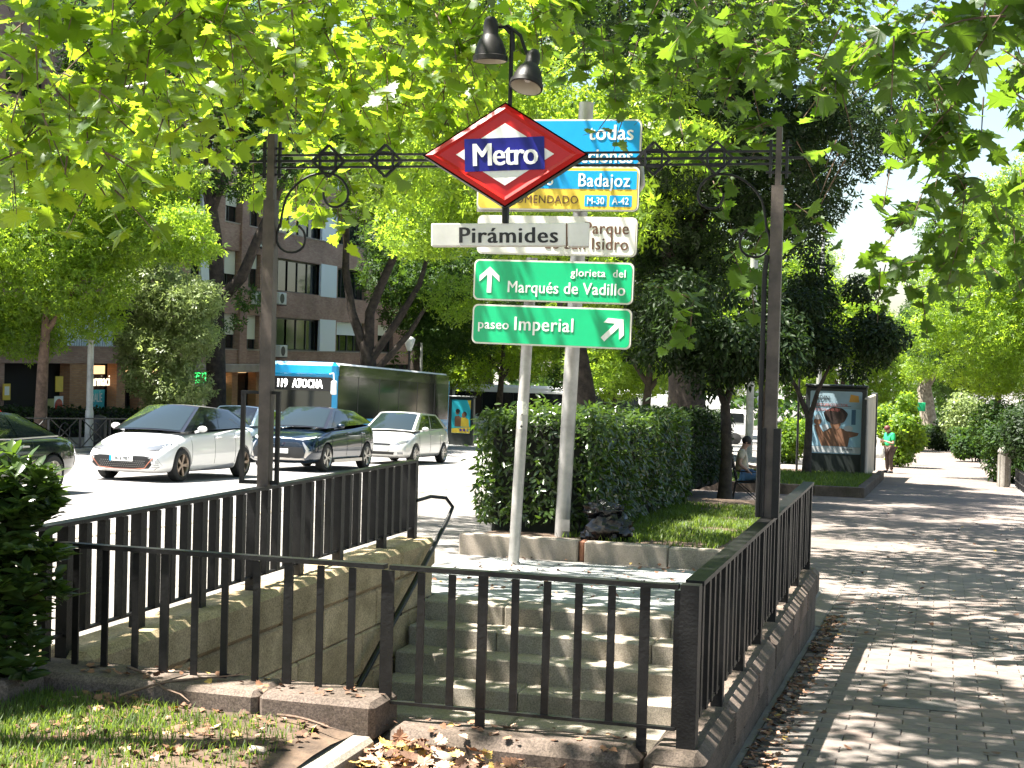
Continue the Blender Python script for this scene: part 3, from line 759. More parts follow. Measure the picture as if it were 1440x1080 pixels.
bark_p = mat('mottled plane bark', (0.42, 0.38, 0.31), 0.9, col2=(.17, .14, .10), vscale=4.5, bump=.4, bscale=12)

def quat_frames(n, dirs=None, spread=1.0):
    """random rotation matrices (n,3,3)"""
    q = rng.normal(size=(n, 4)); q /= np.linalg.norm(q, axis=1)[:, None]
    w_, x, y, z_ = q.T
    return np.stack([np.stack([1-2*(y*y+z_*z_), 2*(x*y-z_*w_), 2*(x*z_+y*w_)], 1), np.stack([2*(x*y+z_*w_), 1-2*(x*x+z_*z_), 2*(y*z_-x*w_)], 1), np.stack([2*(x*z_-y*w_), 2*(y*z_+x*w_), 1-2*(x*x+y*y)], 1)], 1)
def facing_frames(n, up=(0, 0, 1), jitter=0.6):
    """leaf frames: local z near 'up' (upper face), local y (tip) hanging outward and down"""
    N = np.tile(np.array(up, float), (n, 1)) + rng.normal(size=(n, 3)) * jitter; N /= np.linalg.norm(N, axis=1)[:, None]
    T = rng.normal(size=(n, 3)); T[:, 2] -= .9; T -= N * (T * N).sum(1)[:, None]; T /= np.linalg.norm(T, axis=1)[:, None] + 1e-9
    X_ = np.cross(T, N)
    return np.stack([X_, T, N], 2)
LEAF_QUAD = (np.array([(0, 0, 0), (.30, .45, .05), (0, 1, -.05), (-.30, .45, .05)], float), [(0, 1, 2, 3)])
LEAF_LANCE = (np.array([(0, 0, 0), (.17, .35, .06), (.15, .7, .04), (0, 1, -.04), (-.15, .7, .04), (-.17, .35, .06), (0, .5, 0)], float),
              [(0, 1, 6), (1, 2, 6), (2, 3, 6), (3, 4, 6), (4, 5, 6), (5, 0, 6)])
_pl = [(0.0, 0.0), (.10, .06), (.30, -.06), (.27, .10), (.52, .12), (.40, .27), (.56, .42), (.42, .46), (.36, .62), (.24, .58), (.17, .84), (.08, .80), (0, 1.02)]
_out = [(x, y) for x, y in _pl] + [(-x, y) for x, y in _pl[-2:0:-1]]
LEAF_PLANE = (np.array([(x, y, .09 * abs(x) * 2 - .10 * (y ** 2)) for x, y in _out] + [(0, .34, 0.0)], float),
              [(i, (i + 1) % len(_out), len(_out)) for i in range(len(_out))])
_st = [(0, 0), (.42, .02), (.22, .30), (.50, .52), (.18, .55), (0, 1.0), (-.18, .55), (-.50, .52), (-.22, .30), (-.42, .02)]
LEAF_STAR = (np.array([(x, y, .06 * abs(x)) for x, y in _st], float), [(0, 1, 2, 8, 9), (2, 3, 4, 6, 7, 8), (4, 5, 6)])
# small spray of leaflets for far crowns
_sp = []; _sf = []
for k, (ox, oy, a, l) in enumerate(((0, .1, 0, .8), (.05, .05, -62, .7), (-.05, .05, 62, .7))):
    c, s_ = math.cos(R(a)), math.sin(R(a)); b = len(_sp)
    for x, y in ((0, 0), (.17, .5), (0, 1), (-.17, .5)): _sp.append((ox + (x*c - y*s_) * l, oy + (x*s_ + y*c) * l, .05 * math.sin(k * 2.1)))
    _sf.append((b, b+1, b+2, b+3))
LEAF_SPRAY = (np.array(_sp, float), _sf)
def leaves_mesh(name, P, size, tmpl, m, frames):
    n = len(P); tv, tf = tmpl; k = len(tv)
    V = np.einsum('nij,kj->nki', frames, tv) * size[:, None, None] + P[:, None, :]
    V = V.reshape(-1, 3)
    lens = np.array([len(f) for f in tf]); flat_ = np.concatenate([np.array(f) for f in tf])
    loops = (flat_[None, :] + (np.arange(n) * k)[:, None]).ravel(); ll = np.tile(lens, n)
    me = bpy.data.meshes.new(name); me.vertices.add(len(V)); me.vertices.foreach_set('co', V.astype(np.float32).ravel())
    me.loops.add(len(loops)); me.loops.foreach_set('vertex_index', loops.astype(np.int32))
    me.polygons.add(len(ll)); st_ = np.concatenate([[0], np.cumsum(ll)[:-1]])
    me.polygons.foreach_set('loop_start', st_.astype(np.int32)); me.polygons.foreach_set('loop_total', ll.astype(np.int32))
    me.update(calc_edges=True); me.validate(); me.materials.append(m)
    return me
def box_shell_points(n, lo, hi, depth=.12, faces=(1, 1, 1, 1, 1)):
    """points near the top and sides of a clipped hedge, with the outward direction"""
    lo = np.array(lo, float); hi = np.array(hi, float); s_ = hi - lo
    areas = np.array([s_[0]*s_[1]*faces[0], s_[0]*s_[2]*faces[1], s_[0]*s_[2]*faces[2], s_[1]*s_[2]*faces[3], s_[1]*s_[2]*faces[4]])
    f = rng.choice(5, n, p=areas / areas.sum()); U = rng.random((n, 3)); P = lo + U * s_; d = -np.abs(rng.normal(0, depth, n)); N = np.zeros((n, 3))
    for k, (ax, sg) in enumerate(((2, 1), (1, -1), (1, 1), (0, -1), (0, 1))):
        i = f == k; N[i, ax] = sg; P[i, ax] = (hi if sg > 0 else lo)[ax]
    bumpy = np.array([noise.noise(Vector(p) * 1.7) * .14 + noise.noise(Vector(p) * 5) * .09 for p in P])
    bumpy += (rng.random(n) < .04) * rng.uniform(.03, .16, n)
    P += N * (d + bumpy)[:, None]
    return P, N
def dir_frames(N, jitter=.7, droop=-.3):
    n = len(N); Z_ = N + rng.normal(size=(n, 3)) * jitter + np.array([0, 0, .5]); Z_ /= np.linalg.norm(Z_, axis=1)[:, None]
    T = N * .8 + rng.normal(size=(n, 3)) * .7 + np.array([0, 0, droop]); T -= Z_ * (T * Z_).sum(1)[:, None]; T /= np.linalg.norm(T, axis=1)[:, None] + 1e-9
    return np.stack([np.cross(T, Z_), T, Z_], 2)
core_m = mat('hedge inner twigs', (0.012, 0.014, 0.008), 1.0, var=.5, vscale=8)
def hedge(label, lo, hi, n, size, m, tmpl=LEAF_LANCE, depth=.1, group=None, cat='hedge', slope=True, name='clipped_hedge'):
    base = Vector(((lo[0]+hi[0])/2, (lo[1]+hi[1])/2, lo[2])); t = thing(name, label, cat, base, 0, group)
    l = [lo[i] - base[i] for i in range(3)]; h = [hi[i] - base[i] for i in range(3)]
    P, N = box_shell_points(n, l, h, depth)
    if slope: P[:, 2] += -SL * P[:, 1]
    sz = size * rng.uniform(.6, 1.25, n)
    o = put('foliage', leaves_mesh('foliage', P, sz, tmpl, m, dir_frames(N)), t); tag(o, kind='stuff')
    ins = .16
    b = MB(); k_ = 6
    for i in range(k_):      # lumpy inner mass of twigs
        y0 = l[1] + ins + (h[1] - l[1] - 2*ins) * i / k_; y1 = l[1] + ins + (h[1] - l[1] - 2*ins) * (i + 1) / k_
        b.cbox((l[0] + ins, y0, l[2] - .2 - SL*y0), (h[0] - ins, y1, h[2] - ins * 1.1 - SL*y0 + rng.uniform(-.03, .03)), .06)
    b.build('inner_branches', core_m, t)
    return t
hz = bed_z(-5, 17.6)
hxl, hxr = on_y(668, 680, 17.6).x, on_y(838, 680, 17.6).x
hedge('tall clipped laurel hedge with sunlit end, behind the direction sign poles', (hxl, 17.6, hz), (hxr, 24.4, hz + 1.36), 24000, .105, leafg, depth=.13, group=None)
hedge('dark continuation of the hedge, behind the small tree and the bench', (-5.9, 24.5, hz - .26), (-4.55, 34.0, hz + 1.12), 14000, .12, leafh)  # same hedge in a darker leaf: tree shade put into the colour

# black bin bags
def blob(name, c, r3, seed, amp, m, parent, freq=2.0, n=24, pinch=0.0):
    b = MB(); b.ball((0, 0, 0), 1.0, n, n // 2 + 2); V = []
    for v in b.v:
        v = Vector(v); f = 1 + amp * noise.noise(v * freq + Vector((seed, 0, 0))) + amp * .6 * abs(noise.noise(v * freq * 2.7 + Vector((0, seed, 0))))
        cr_ = .05 * math.sin(math.atan2(v.y, v.x) * 9 + seed) * (1 - abs(v.z))
        v = v * (f + cr_)
        if v.z < -.75: v.z = -.75
        if pinch and v.z > .6: v.x *= 1 - (v.z - .6) * 1.6; v.y *= 1 - (v.z - .6) * 1.6; v.z += (v.z - .6) * pinch
        V.append((v.x * r3[0], v.y * r3[1], v.z * r3[2]))
    b.v = V; o = b.build(name, m, parent, smooth_ang=40, loc=c); return o
bagm = mat('black bin bag plastic', (0.006, 0.006, 0.007), 0.22, 0.0, bump=.5, bscale=14, spec=.5)
bc_ = on_y(866, 745, 17.6); zb_ = bed_z(bc_.x, 17.6)
b1 = thing('bin_bag', 'full shiny black bin bag on the lawn edge behind the pale kerb', 'bin bag', (bc_.x, 17.2, zb_))
blob('bag', (0, 0, .15), (.25, .21, .19), 3.1, .35, bagm, b1, freq=2.6, n=40)
blob('bag_fold', (-.19, -.12, .05), (.11, .08, .08), 6.3, .5, bagm, b1, freq=3.0, n=24)
b2 = thing('bin_bag', 'smaller knotted black bin bag resting on top of the full one', 'bin bag', (bc_.x - .09, 17.2, zb_ + .27))
blob('bag', (0, 0, .09), (.20, .15, .11), 8.7, .35, bagm, b2, freq=2.6, n=40)
blob('knot', (.17, -.03, .13), (.09, .05, .04), 5.2, .6, bagm, b2, freq=3)

# ------------------------------------------------------------------ cars
def patch_grid(P00, P10, P11, P01, nu, nv, bulge, ndir=None, u0=0, u1=1, v0=0, v1=1, off=0.0):
    P00, P10, P11, P01 = map(Vector, (P00, P10, P11, P01))
    nrm = ((P10 - P00).cross(P01 - P00)).normalized()
    vs_ = []; fs = []
    for j in range(nv + 1):
        v = v0 + (v1 - v0) * j / nv
        for i in range(nu + 1):
            u = u0 + (u1 - u0) * i / nu
            p = (P00 * (1-u) + P10 * u) * (1-v) + (P01 * (1-u) + P11 * u) * v
            vs_.append(p + nrm * (off + bulge * 4 * u * (1-u) * (.5 + .5 * 4 * v * (1-v))))
    for j in range(nv):
        for i in range(nu):
            a = j * (nu + 1) + i; fs.append((a, a + 1, a + nu + 2, a + nu + 1))
    return vs_, fs
def make_wheel(parent, loc, r, w_, style, rimm, side):
    t_ = put('wheel', MB().lathe([(r*.70, -w_/2), (r*.92, -w_/2), (r, -w_*.36), (r, w_*.36), (r*.92, w_/2), (r*.70, w_/2), (r*.66, w_*.2), (r*.66, -w_*.2), (r*.70, -w_/2)], 28, Matrix.Rotation(PI/2, 4, 'Y')).mesh('wheel', rubber, 40), parent, loc)
    # rim: barrel, spokes, hub
    b = MB(); Mx = Matrix.Rotation(PI/2 * side, 4, 'Y')
    b.lathe([(r*.70, w_*.50), (r*.685, w_*.52), (r*.64, w_*.40), (r*.62, -w_*.3)], 28, Mx)
    b.lathe([(.001, w_*.40), (r*.14, w_*.40), (r*.15, w_*.30)], 14, Mx)
    ns = 5 if style != 'multi' else 9
    for k in range(ns):
        a = 2 * PI * k / ns + .3
        for da in ((-.16, .16) if style == 'twin' else (0,)):
            c0 = Vector((math.cos(a + da*.4) * r*.10, math.sin(a + da*.4) * r*.10, w_*.40)); c1 = Vector((math.cos(a+da) * r*.66, math.sin(a+da) * r*.66, w_*.42))
            wd = r * (.17 if style == 'wide' else (.085 if style == 'twin' else .10))
            pr = (c1 - c0).normalized().cross(Vector((0, 0, 1))) * wd / 2
            P = [c0 - pr*.8, c0 + pr*.8, c1 + pr*1.3, c1 - pr*1.3]; P = P + [p - Vector((0, 0, w_*.14)) for p in P]
            b.add([Mx @ p for p in P], [(0, 1, 2, 3), (7, 6, 5, 4), (0, 4, 5, 1), (1, 5, 6, 2), (2, 6, 7, 3), (3, 7, 4, 0)])
    put('rim', b.mesh('rim', rimm), t_)
    d = MB().lathe([(.001, 0), (r*.64, 0)], 20, Matrix.Rotation(PI/2 * side, 4, 'Y') @ Matrix.Translation((0, 0, w_*.12)))
    put('brake_disc', d.mesh('brake_disc', mat('brake dark', (.03, .028, .026), .6, .4)), t_)
    return t_
def decal(t, bvh, name, poly, m, way='front', W0=1.0, rings=5, off=.005, sub=4, far=-1.0, L_=4.3):
    """a piece lying on the bodywork: outline in (x,z) seen from the front or rear, or (y,z) seen from a side"""
    pts = []
    for i in range(len(poly)):
        a, b_ = poly[i], poly[(i + 1) % len(poly)]
        for k in range(sub): pts.append((a[0] + (b_[0] - a[0]) * k / sub, a[1] + (b_[1] - a[1]) * k / sub))
    cx = sum(p[0] for p in pts) / len(pts); cz = sum(p[1] for p in pts) / len(pts)
    vs_ = []; n = len(pts); last = None
    def cast(u, z_):
        nonlocal last
        if way == 'front': o, dr = Vector((u, -2, z_)), Vector((0, 1, 0))
        elif way == 'rear': o, dr = Vector((u, L_ + 2, z_)), Vector((0, -1, 0))
        elif way == 'right': o, dr = Vector((3, u, z_)), Vector((-1, 0, 0))
        else: o, dr = Vector((-3, u, z_)), Vector((1, 0, 0))
        h = bvh.ray_cast(o, dr)[0]
        if h is None: h = last if last is not None else o + dr * 2.1
        else: last = h
        if way in ('front', 'rear'): return Vector((u, h.y, z_)) - dr * off
        return Vector((h.x, u, z_)) - dr * off
    c0 = cast(cx, cz); 
    for r_ in range(1, rings + 1):
        f = r_ / rings
        for p in pts: vs_.append(cast(cx + (p[0] - cx) * f, cz + (p[1] - cz) * f))
    bk_dir = {'front': Vector((0, 1, 0)), 'rear': Vector((0, -1, 0)), 'right': Vector((-1, 0, 0)), 'left': Vector((1, 0, 0))}[way]
    for k in range(n): vs_.append(vs_[(rings - 1) * n + k] + bk_dir * (off + .02))
    ci = len(vs_); vs_.append(c0); fs = [(ci, k, (k + 1) % n) for k in range(n)]
    for r_ in range(rings): fs += [(r_*n + k, (r_+1)*n + k, (r_+1)*n + (k+1) % n, r_*n + (k+1) % n) for k in range(n)]
    b = MB(); b.add(vs_, fs); return b.build(name, m, t, smooth_ang=40)
from mathutils.bvhtree import BVHTree
def bvh_of(t):
    me = [c_ for c_ in t.children if c_.name.startswith('body')][0].data
    return BVHTree.FromPolygons([v.co.copy() for v in me.vertices], [tuple(p.vertices) for p in me.polygons])
def car(label, loc, S, group=None, name='car', rz=0.0):
    """front at y=0 pointing to -y; x: width. S: dictionary of sizes"""
    t = thing(name, label, 'car', loc, rz, group)
    root = t; t.rotation_euler = (math.atan(-SL) if abs(rz) < .1 else 0, 0, rz)
    W_ = S['w'] / 2; Lc = S['len']; paint = S['paint']; gm = S.get('glass', glass_c)
    # ---- lower body lofted from stations: y, z_low, z_belt, z_top, half width
    rows = []
    for (y, zl, zs, zt, hwid) in S['st']:
        hw_ = hwid * W_
        rows.append([(0, y, zl), (hw_*.80, y, zl), (hw_*.965, y, zl + .05), (hw_, y, zl + (zs - zl) * .45), (hw_*.985, y, zl + (zs - zl) * .75), (hw_*.93, y, zs), (hw_*.78, y, zs + (zt - zs) * .75), (hw_*.4, y, zt), (0, y, zt + .008)])
    n = len(rows); k = len(rows[0]); full = []
    for r_ in rows: full += r_ + [(-x, y, z_) for (x, y, z_) in r_[-2:0:-1]]
    m_ = 2 * k - 2; fs = []
    for i in range(n - 1):
        for j in range(m_): fs.append((i*m_ + j, i*m_ + (j+1) % m_, (i+1)*m_ + (j+1) % m_, (i+1)*m_ + j))
    fs.append(tuple(range(m_))[::-1]); fs.append(tuple((n-1)*m_ + j for j in range(m_)))
    fs = [f[::-1] for f in fs]
    me = bpy.data.meshes.new('body'); me.from_pydata(full, [], fs); me.update()
    tmp = bpy.data.objects.new('tmp', me); C.objects.link(tmp)
    md = tmp.modifiers.new('s', 'SUBSURF'); md.levels = 2
    bm_ = bmesh.new(); cuts = []
    for wy in S['wheels']:
        cme = MB().lathe([(S['wr'] * 1.13, -W_*1.3), (S['wr'] * 1.13, W_*1.3)], 30, Matrix.Translation((0, wy, S['wr'])) @ Matrix.Rotation(PI/2, 4, 'Y'), cap=True).mesh('cut', paint)
        c_ = bpy.data.objects.new('cut', cme); C.objects.link(c_); cuts.append(c_)
        b_ = tmp.modifiers.new('b', 'BOOLEAN'); b_.operation = 'DIFFERENCE'; b_.object = c_; b_.solver = 'EXACT'
    bm_.free()
    bpy.context.view_layer.update()
    body = evald(tmp); body.name = 'body'; body.materials.clear(); body.materials.append(paint); smooth(body, 38)
    for o in cuts + [tmp]: bpy.data.objects.remove(o)
    bo = put('body', body, t)
    inner_ = MB().box((-W_*.80, S['wheels'][0]-S['wr']*1.2, .2), (W_*.80, S['wheels'][1]+S['wr']*1.2, .62)); inner_.build('underbody', black_p, t)
    # ---- cabin
    yb0, yt0, yt1, yb1 = S['cab']; zbelt, zroof = S['zc']; wb = W_ * .90; wt = W_ * S.get('tumble', .70); zb1 = S.get('zbr', zbelt); zr1 = S.get('zrr', zroof - .05)
    cab = {'A': (-wb, yb0, zbelt), 'B': (wb, yb0, zbelt), 'C': (wt, yt0, zroof), 'D': (-wt, yt0, zroof), 'E': (wt, yt1, zr1), 'F': (-wt, yt1, zr1), 'G': (wb*.93, yb1, zb1), 'H': (-wb*.93, yb1, zb1)}
    pt = {'ws': (cab['A'], cab['B'], cab['C'], cab['D'], .07), 'rf': (cab['D'], cab['C'], cab['E'], cab['F'], .05), 'rw': (cab['H'], cab['F'], cab['E'], cab['G'], .04),
          'sr': (cab['B'], cab['G'], cab['E'], cab['C'], .03), 'sl': (cab['H'], cab['A'], cab['D'], cab['F'], .03)}
    shell = MB()
    for key in pt:
        P = pt[key]; v_, f_ = patch_grid(*P[:4], 8, 4, P[4]) ; shell.add(v_, f_)
    so_ = shell.build('cabin_shell', S.get('pillar', paint), t, smooth_ang=30)
    def win(key, name, u0, u1, v0, v1, m, off=.006):
        P = pt[key]; v_, f_ = patch_grid(*P[:4], 8, 4, P[4], None, u0, u1, v0, v1, off); b = MB(); b.add(v_, f_)
        return b.build(name, m, t, smooth_ang=60)
    win('ws', 'windscreen', .05, .95, .03, .93, gm)
    win('rw', 'rear_window', .1, .9, .08, .92, gm) 
    win('rf', 'roof_panel', .02, .98, .0, 1.0, S.get('roof', paint))
    zs_ = S.get('bpil', .5)
    win('sr', 'side_window', .10, zs_ - .015, .05, .90, gm); win('sr', 'side_window', zs_ + .015, .90, .05, .90, gm)
    win('sl', 'side_window', .10, 1 - zs_ - .015, .05, .90, gm); win('sl', 'side_window', 1 - zs_ + .015, .90, .05, .90, gm)
    if S.get('chrome'):
        for sx in (1, -1): MB().tube([(sx*(wb+.012), yb0+.05, zbelt+.01), (sx*(wb+.015), (yb0+yb1)/2, zbelt+.01), (sx*(wb*.94+.01), yb1-.05, zb1+.01)], .012, 6).build('trim_strip', alloy, t)
    # ---- wheels
    for wy in S['wheels']:
        for sx in (1, -1): make_wheel(t, (sx * (W_ - .11), wy, S['wr']), S['wr'], .21, S.get('rimstyle', 'wide'), S.get('rimm', alloy), sx)
    # ---- mirrors, handles
    for sx in (1, -1):
        mm = MB().ball((sx * (W_ + .10), yb0 + .45, zbelt + .07), (.11, .07, .065), 12, 8); mm.bar((sx * (W_ - .08), yb0 + .48, zbelt + .0), (sx * (W_ + .06), yb0 + .46, zbelt + .04), .03, .05); mm.build('wing_mirror', S.get('mirror', paint), t, smooth_ang=50)
        for hy in S.get('handles', ()):
            MB().cbox((sx * W_ * .975 - .015, hy, zbelt - .13), (sx * W_ * .975 + .035, hy + .2, zbelt - .10), .008).build('door_handle', S.get('hm', paint), t)
    bvh = bvh_of(t)
    for sx in (1, -1):
        for dy in S.get('seams', ()):
            q = []
            for z_ in np.linspace(.34, zbelt - .03, 9):
                h = bvh.ray_cast(Vector((sx * 3, dy, float(z_))), Vector((-sx, 0, 0)))[0]
                if h is not None: q.append(h)
            if len(q) > 2: MB().tube(q, .0055, 4).build('door_seam', black_p, t)
    return t
def paintm(name, col, rough=.25, metal=0.0): return mat(name, col, rough, metal, spec=.6, coat=1.0)
lampg = mat('headlamp glass', (0.16, 0.17, 0.18), 0.08, 0.3, spec=1, coat=1)
drl = mat('headlamp bright strip', (0.85, 0.86, 0.86), 0.2)
redl = mat('tail lamp red', (0.35, 0.012, 0.012), 0.15, coat=1)
copper = mat('copper trim', (0.42, 0.17, 0.11), 0.35, .5)
honey = mat('grille mesh', (0.02, 0.02, 0.02), 0.45, .2)
platew = mat('number plate white', (.72, .72, .70), .4)
def plate(t, y, z, s, x=0, w_=.52, rz=0):
    e = put('number_plate', MB().cbox((-w_/2, -.012, -.055), (w_/2, .0, .055), .004).mesh('number_plate', platew), t, (x, y, z), (0, 0, rz))
    put('blue_band', MB().box((-w_/2, -.0145, -.053), (-w_/2 + .045, -.0125, .053)).mesh('blue_band', sb), e)
    if s:
        me = text_mesh(s, .095, .006, .001, 'CENTER', 1.0, .85, blk); put('lettering', me, e, (.02, -.014, 0))
# white electric hatchback
whitep = paintm('white car paint', (.80, .80, .79)); 
S = dict(w=1.81, len=4.32, paint=whitep, wr=.335, wheels=(.86, 3.63), cab=(.98, 2.02, 3.35, 4.20), zc=(1.00, 1.52), zbr=1.10, zrr=1.47, tumble=.66, rimstyle='wide', rimm=mat('bronze rim', (.30, .235, .18), .35, .7), bpil=.47, pillar=mat('black gloss pillar', (.01, .01, .011), .1, coat=1), roof=whitep,
  st=[(0.0, .34, .50, .60, .72), (.04, .22, .55, .68, .84), (.20, .17, .64, .76, .95), (.55, .17, .76, .86, 1.0), (1.0, .17, .90, .97, 1.0), (1.6, .17, .97, 1.00, 1.0), (2.6, .17, 1.01, 1.02, 1.0), (3.5, .18, 1.06, 1.06, 1.0), (4.0, .22, 1.06, 1.10, .97), (4.25, .34, .98, 1.10, .90), (4.32, .5, .85, .98, .82)],
  handles=(2.3, 3.15), seams=(1.25, 2.25, 3.2))
def place(X, y_front): return (X, y_front, gz(X, y_front) + .006)
wc = car('white electric hatchback with bronze wheels and copper trimmed grille, in front of the blue crossover', place(-15.62, 26.35), S)
bv = bvh_of(wc)
decal(wc, bv, 'lower_grille', [(-.82, .34), (-.76, .47), (-.50, .52), (.50, .52), (.76, .47), (.82, .34), (.70, .25), (-.70, .25)], honey)
q = [bv.ray_cast(Vector((x, -2, z_)), Vector((0, 1, 0)))[0] + Vector((0, -.012, 0)) for x, z_ in ((-.68, .475), (-.60, .39), (-.50, .275), (-.2, .26), (.2, .26), (.50, .275), (.60, .39), (.68, .475))]
MB().tube(q, .011, 6).build('copper_trim', copper, wc)
m = MB()
for k in range(4):
    for sx in (1, -1):
        qq = [bv.ray_cast(Vector((sx * x, -2, .30 + k * .045)), Vector((0, 1, 0)))[0] + Vector((0, -.01, 0)) for x in (.66, .72, .78)]; m.tube(qq, .006, 4)
m.build('intake_slats', alloy, wc)
m = MB()
for i in range(-10, 11):
    for j in range(4):
        x_ = i * .048 + (.024 if j % 2 else 0); z_ = .30 + j * .038; h = bv.ray_cast(Vector((x_, -2, z_)), Vector((0, 1, 0)))[0]; m.box((x_ - .006, h.y - .012, z_), (x_ + .006, h.y - .004, z_ + .010))
m.build('grille_studs', alloy, wc)
h = bv.ray_cast(Vector((0, -2, .46)), Vector((0, 1, 0)))[0]
plate(wc, h.y - .012, .46, '3616 MBT')
for sx in (1, -1):
    decal(wc, bv, 'headlight', [(sx * .38, .68), (sx * .52, .615), (sx * .72, .635), (sx * .86, .745), (sx * .82, .80), (sx * .60, .73)], lampg)
    decal(wc, bv, 'headlamp_underline', [(sx * .36, .672), (sx * .52, .615), (sx * .74, .635), (sx * .74, .648), (sx * .53, .632)], black_p, off=.007)
    decal(wc, bv, 'side_sill', [(1.25, .20), (3.15, .33), (3.22, .29), (3.1, .20)], mat('grey sill', (.25, .27, .30), .3), way='right' if sx > 0 else 'left')
decal(wc, bv, 'bonnet_gap', [(-.36, .685), (.36, .685), (.36, .675), (-.36, .675)], black_p)
# grey blue crossover
S = dict(w=1.83, len=4.36, paint=paintm('deep blue paint', (.008, .02, .04), .2, .5), wr=.345, wheels=(.90, 3.54), cab=(.95, 1.85, 3.2, 4.15), zc=(1.06, 1.56), zbr=1.20, zrr=1.50, tumble=.68, rimstyle='twin', bpil=.48, pillar=mat('black gloss pillar', (.01, .01, .011), .1, coat=1), roof=paintm('dark roof paint', (.05, .045, .04), .3, .3),
  st=[(0.0, .38, .62, .80, .78), (.05, .26, .68, .84, .90), (.25, .2, .80, .90, .97), (.6, .2, .88, .97, 1.0), (1.0, .2, .97, 1.03, 1.0), (1.7, .2, 1.03, 1.06, .98), (2.6, .2, 1.06, 1.08, .97), (3.4, .2, 1.12, 1.13, 1.0), (4.0, .25, 1.14, 1.18, .97), (4.28, .36, 1.0, 1.16, .90), (4.36, .5, .9, 1.05, .8)],
  handles=(2.2, 3.1), seams=(1.2, 2.2, 3.15))
bc2 = car('dark blue crossover with silver zigzag trim, between the white hatchback and the small silver car', place(-15.4, 33.2), S)
bv = bvh_of(bc2)
decal(bc2, bv, 'lower_grille', [(-.70, .40), (-.62, .60), (.62, .60), (.70, .40), (.55, .33), (-.55, .33)], honey)
h = bv.ray_cast(Vector((0, -2, .50)), Vector((0, 1, 0)))[0]; plate(bc2, h.y - .014, .50, '', w_=.52)
decal(bc2, bv, 'silver_skirt', [(-.84, .27), (-.80, .34), (.80, .34), (.84, .27)], alloy)
for sx in (1, -1):
    decal(bc2, bv, 'headlight', [(sx * .40, .80), (sx * .60, .78), (sx * .86, .84), (sx * .88, .885), (sx * .62, .83)], drl)
    decal(bc2, bv, 'silver_trim', [(sx * .60, .73), (sx * .63, .73), (sx * .84, .50), (sx * .70, .345), (sx * .66, .345), (sx * .80, .50)], alloy)
    b = MB(); b.bar((sx * .90, 1.3, .26), (sx * .90, 3.15, .27), .05, .08); b.build('sill_cladding', alloy, bc2)
# bonnet sheen panel: light blue car paint on the bonnet
# small silver hatchback
S = dict(w=1.72, len=3.95, paint=paintm('pale silver paint', (.60, .60, .57), .28, .25), wr=.30, wheels=(.74, 3.26), cab=(.72, 1.62, 3.0, 3.86), zc=(.96, 1.48), zbr=1.02, zrr=1.45, tumble=.72, rimstyle='multi', bpil=.47, pillar=paintm('pale silver paint', (.5, .5, .5)),
  st=[(0.0, .36, .52, .62, .76), (.05, .24, .58, .68, .88), (.25, .19, .70, .79, .96), (.6, .18, .84, .92, 1.0), (1.0, .18, .93, .97, 1.0), (1.7, .18, .97, .99, 1.0), (2.6, .18, 1.0, 1.01, 1.0), (3.3, .2, 1.03, 1.03, .99), (3.7, .26, 1.0, 1.05, .95), (3.9, .36, .92, 1.02, .9), (3.95, .5, .85, .92, .8)],
  handles=(2.0, 2.85), seams=(1.05, 2.0, 2.9))
scar = car('small pale silver hatchback, last of the three cars beside the blue bus', place(-15.3, 39.7), S)
bv = bvh_of(scar)
decal(scar, bv, 'lower_grille', [(-.42, .29), (-.45, .37), (.45, .37), (.42, .29)], honey); decal(scar, bv, 'upper_grille', [(-.3, .56), (-.35, .61), (.35, .61), (.3, .56)], honey)
for sx in (1, -1):
    decal(scar, bv, 'headlight', [(sx * .44, .60), (sx * .58, .58), (sx * .76, .64), (sx * .78, .72), (sx * .60, .70)], lampg); decal(scar, bv, 'fog_lamp', [(sx * .54, .30), (sx * .70, .31), (sx * .70, .37), (sx * .54, .37)], lampg)
h = bv.ray_cast(Vector((0, -2, .45)), Vector((0, 1, 0)))[0]; plate(scar, h.y - .014, .45, '', w_=.52)
# dark green coupe, nearest, mostly out of frame
S = dict(w=1.84, len=4.55, paint=paintm('black green paint', (.010, .018, .018), .15, .3), wr=.335, wheels=(.88, 3.68), cab=(1.15, 2.0, 3.0, 4.0), zc=(.93, 1.38), zbr=.97, zrr=1.34, tumble=.68, rimstyle='multi', rimm=mat('cream alloy', (.62, .58, .50), .4, .4), bpil=.55, chrome=True, handles=(2.75,), hm=alloy, seams=(1.35, 3.1),
  st=[(0.0, .36, .52, .60, .76), (.05, .24, .58, .66, .88), (.25, .17, .68, .76, .96), (.7, .16, .80, .88, 1.0), (1.2, .16, .89, .94, 1.0), (2.0, .16, .93, .95, 1.0), (3.0, .16, .95, .97, 1.0), (3.8, .18, .96, .99, 1.0), (4.25, .24, .93, .99, .96), (4.48, .34, .86, .96, .9), (4.55, .45, .78, .88, .84)])
coupe = car('glossy black coupe with chrome window line, cut by the left edge of the view', place(-15.25, 18.35), S)
bv = bvh_of(coupe)
for sx in (1, -1): decal(coupe, bv, 'tail_light', [(sx * .40, .72), (sx * .80, .70), (sx * .80, .82), (sx * .40, .82)], redl, 'rear')
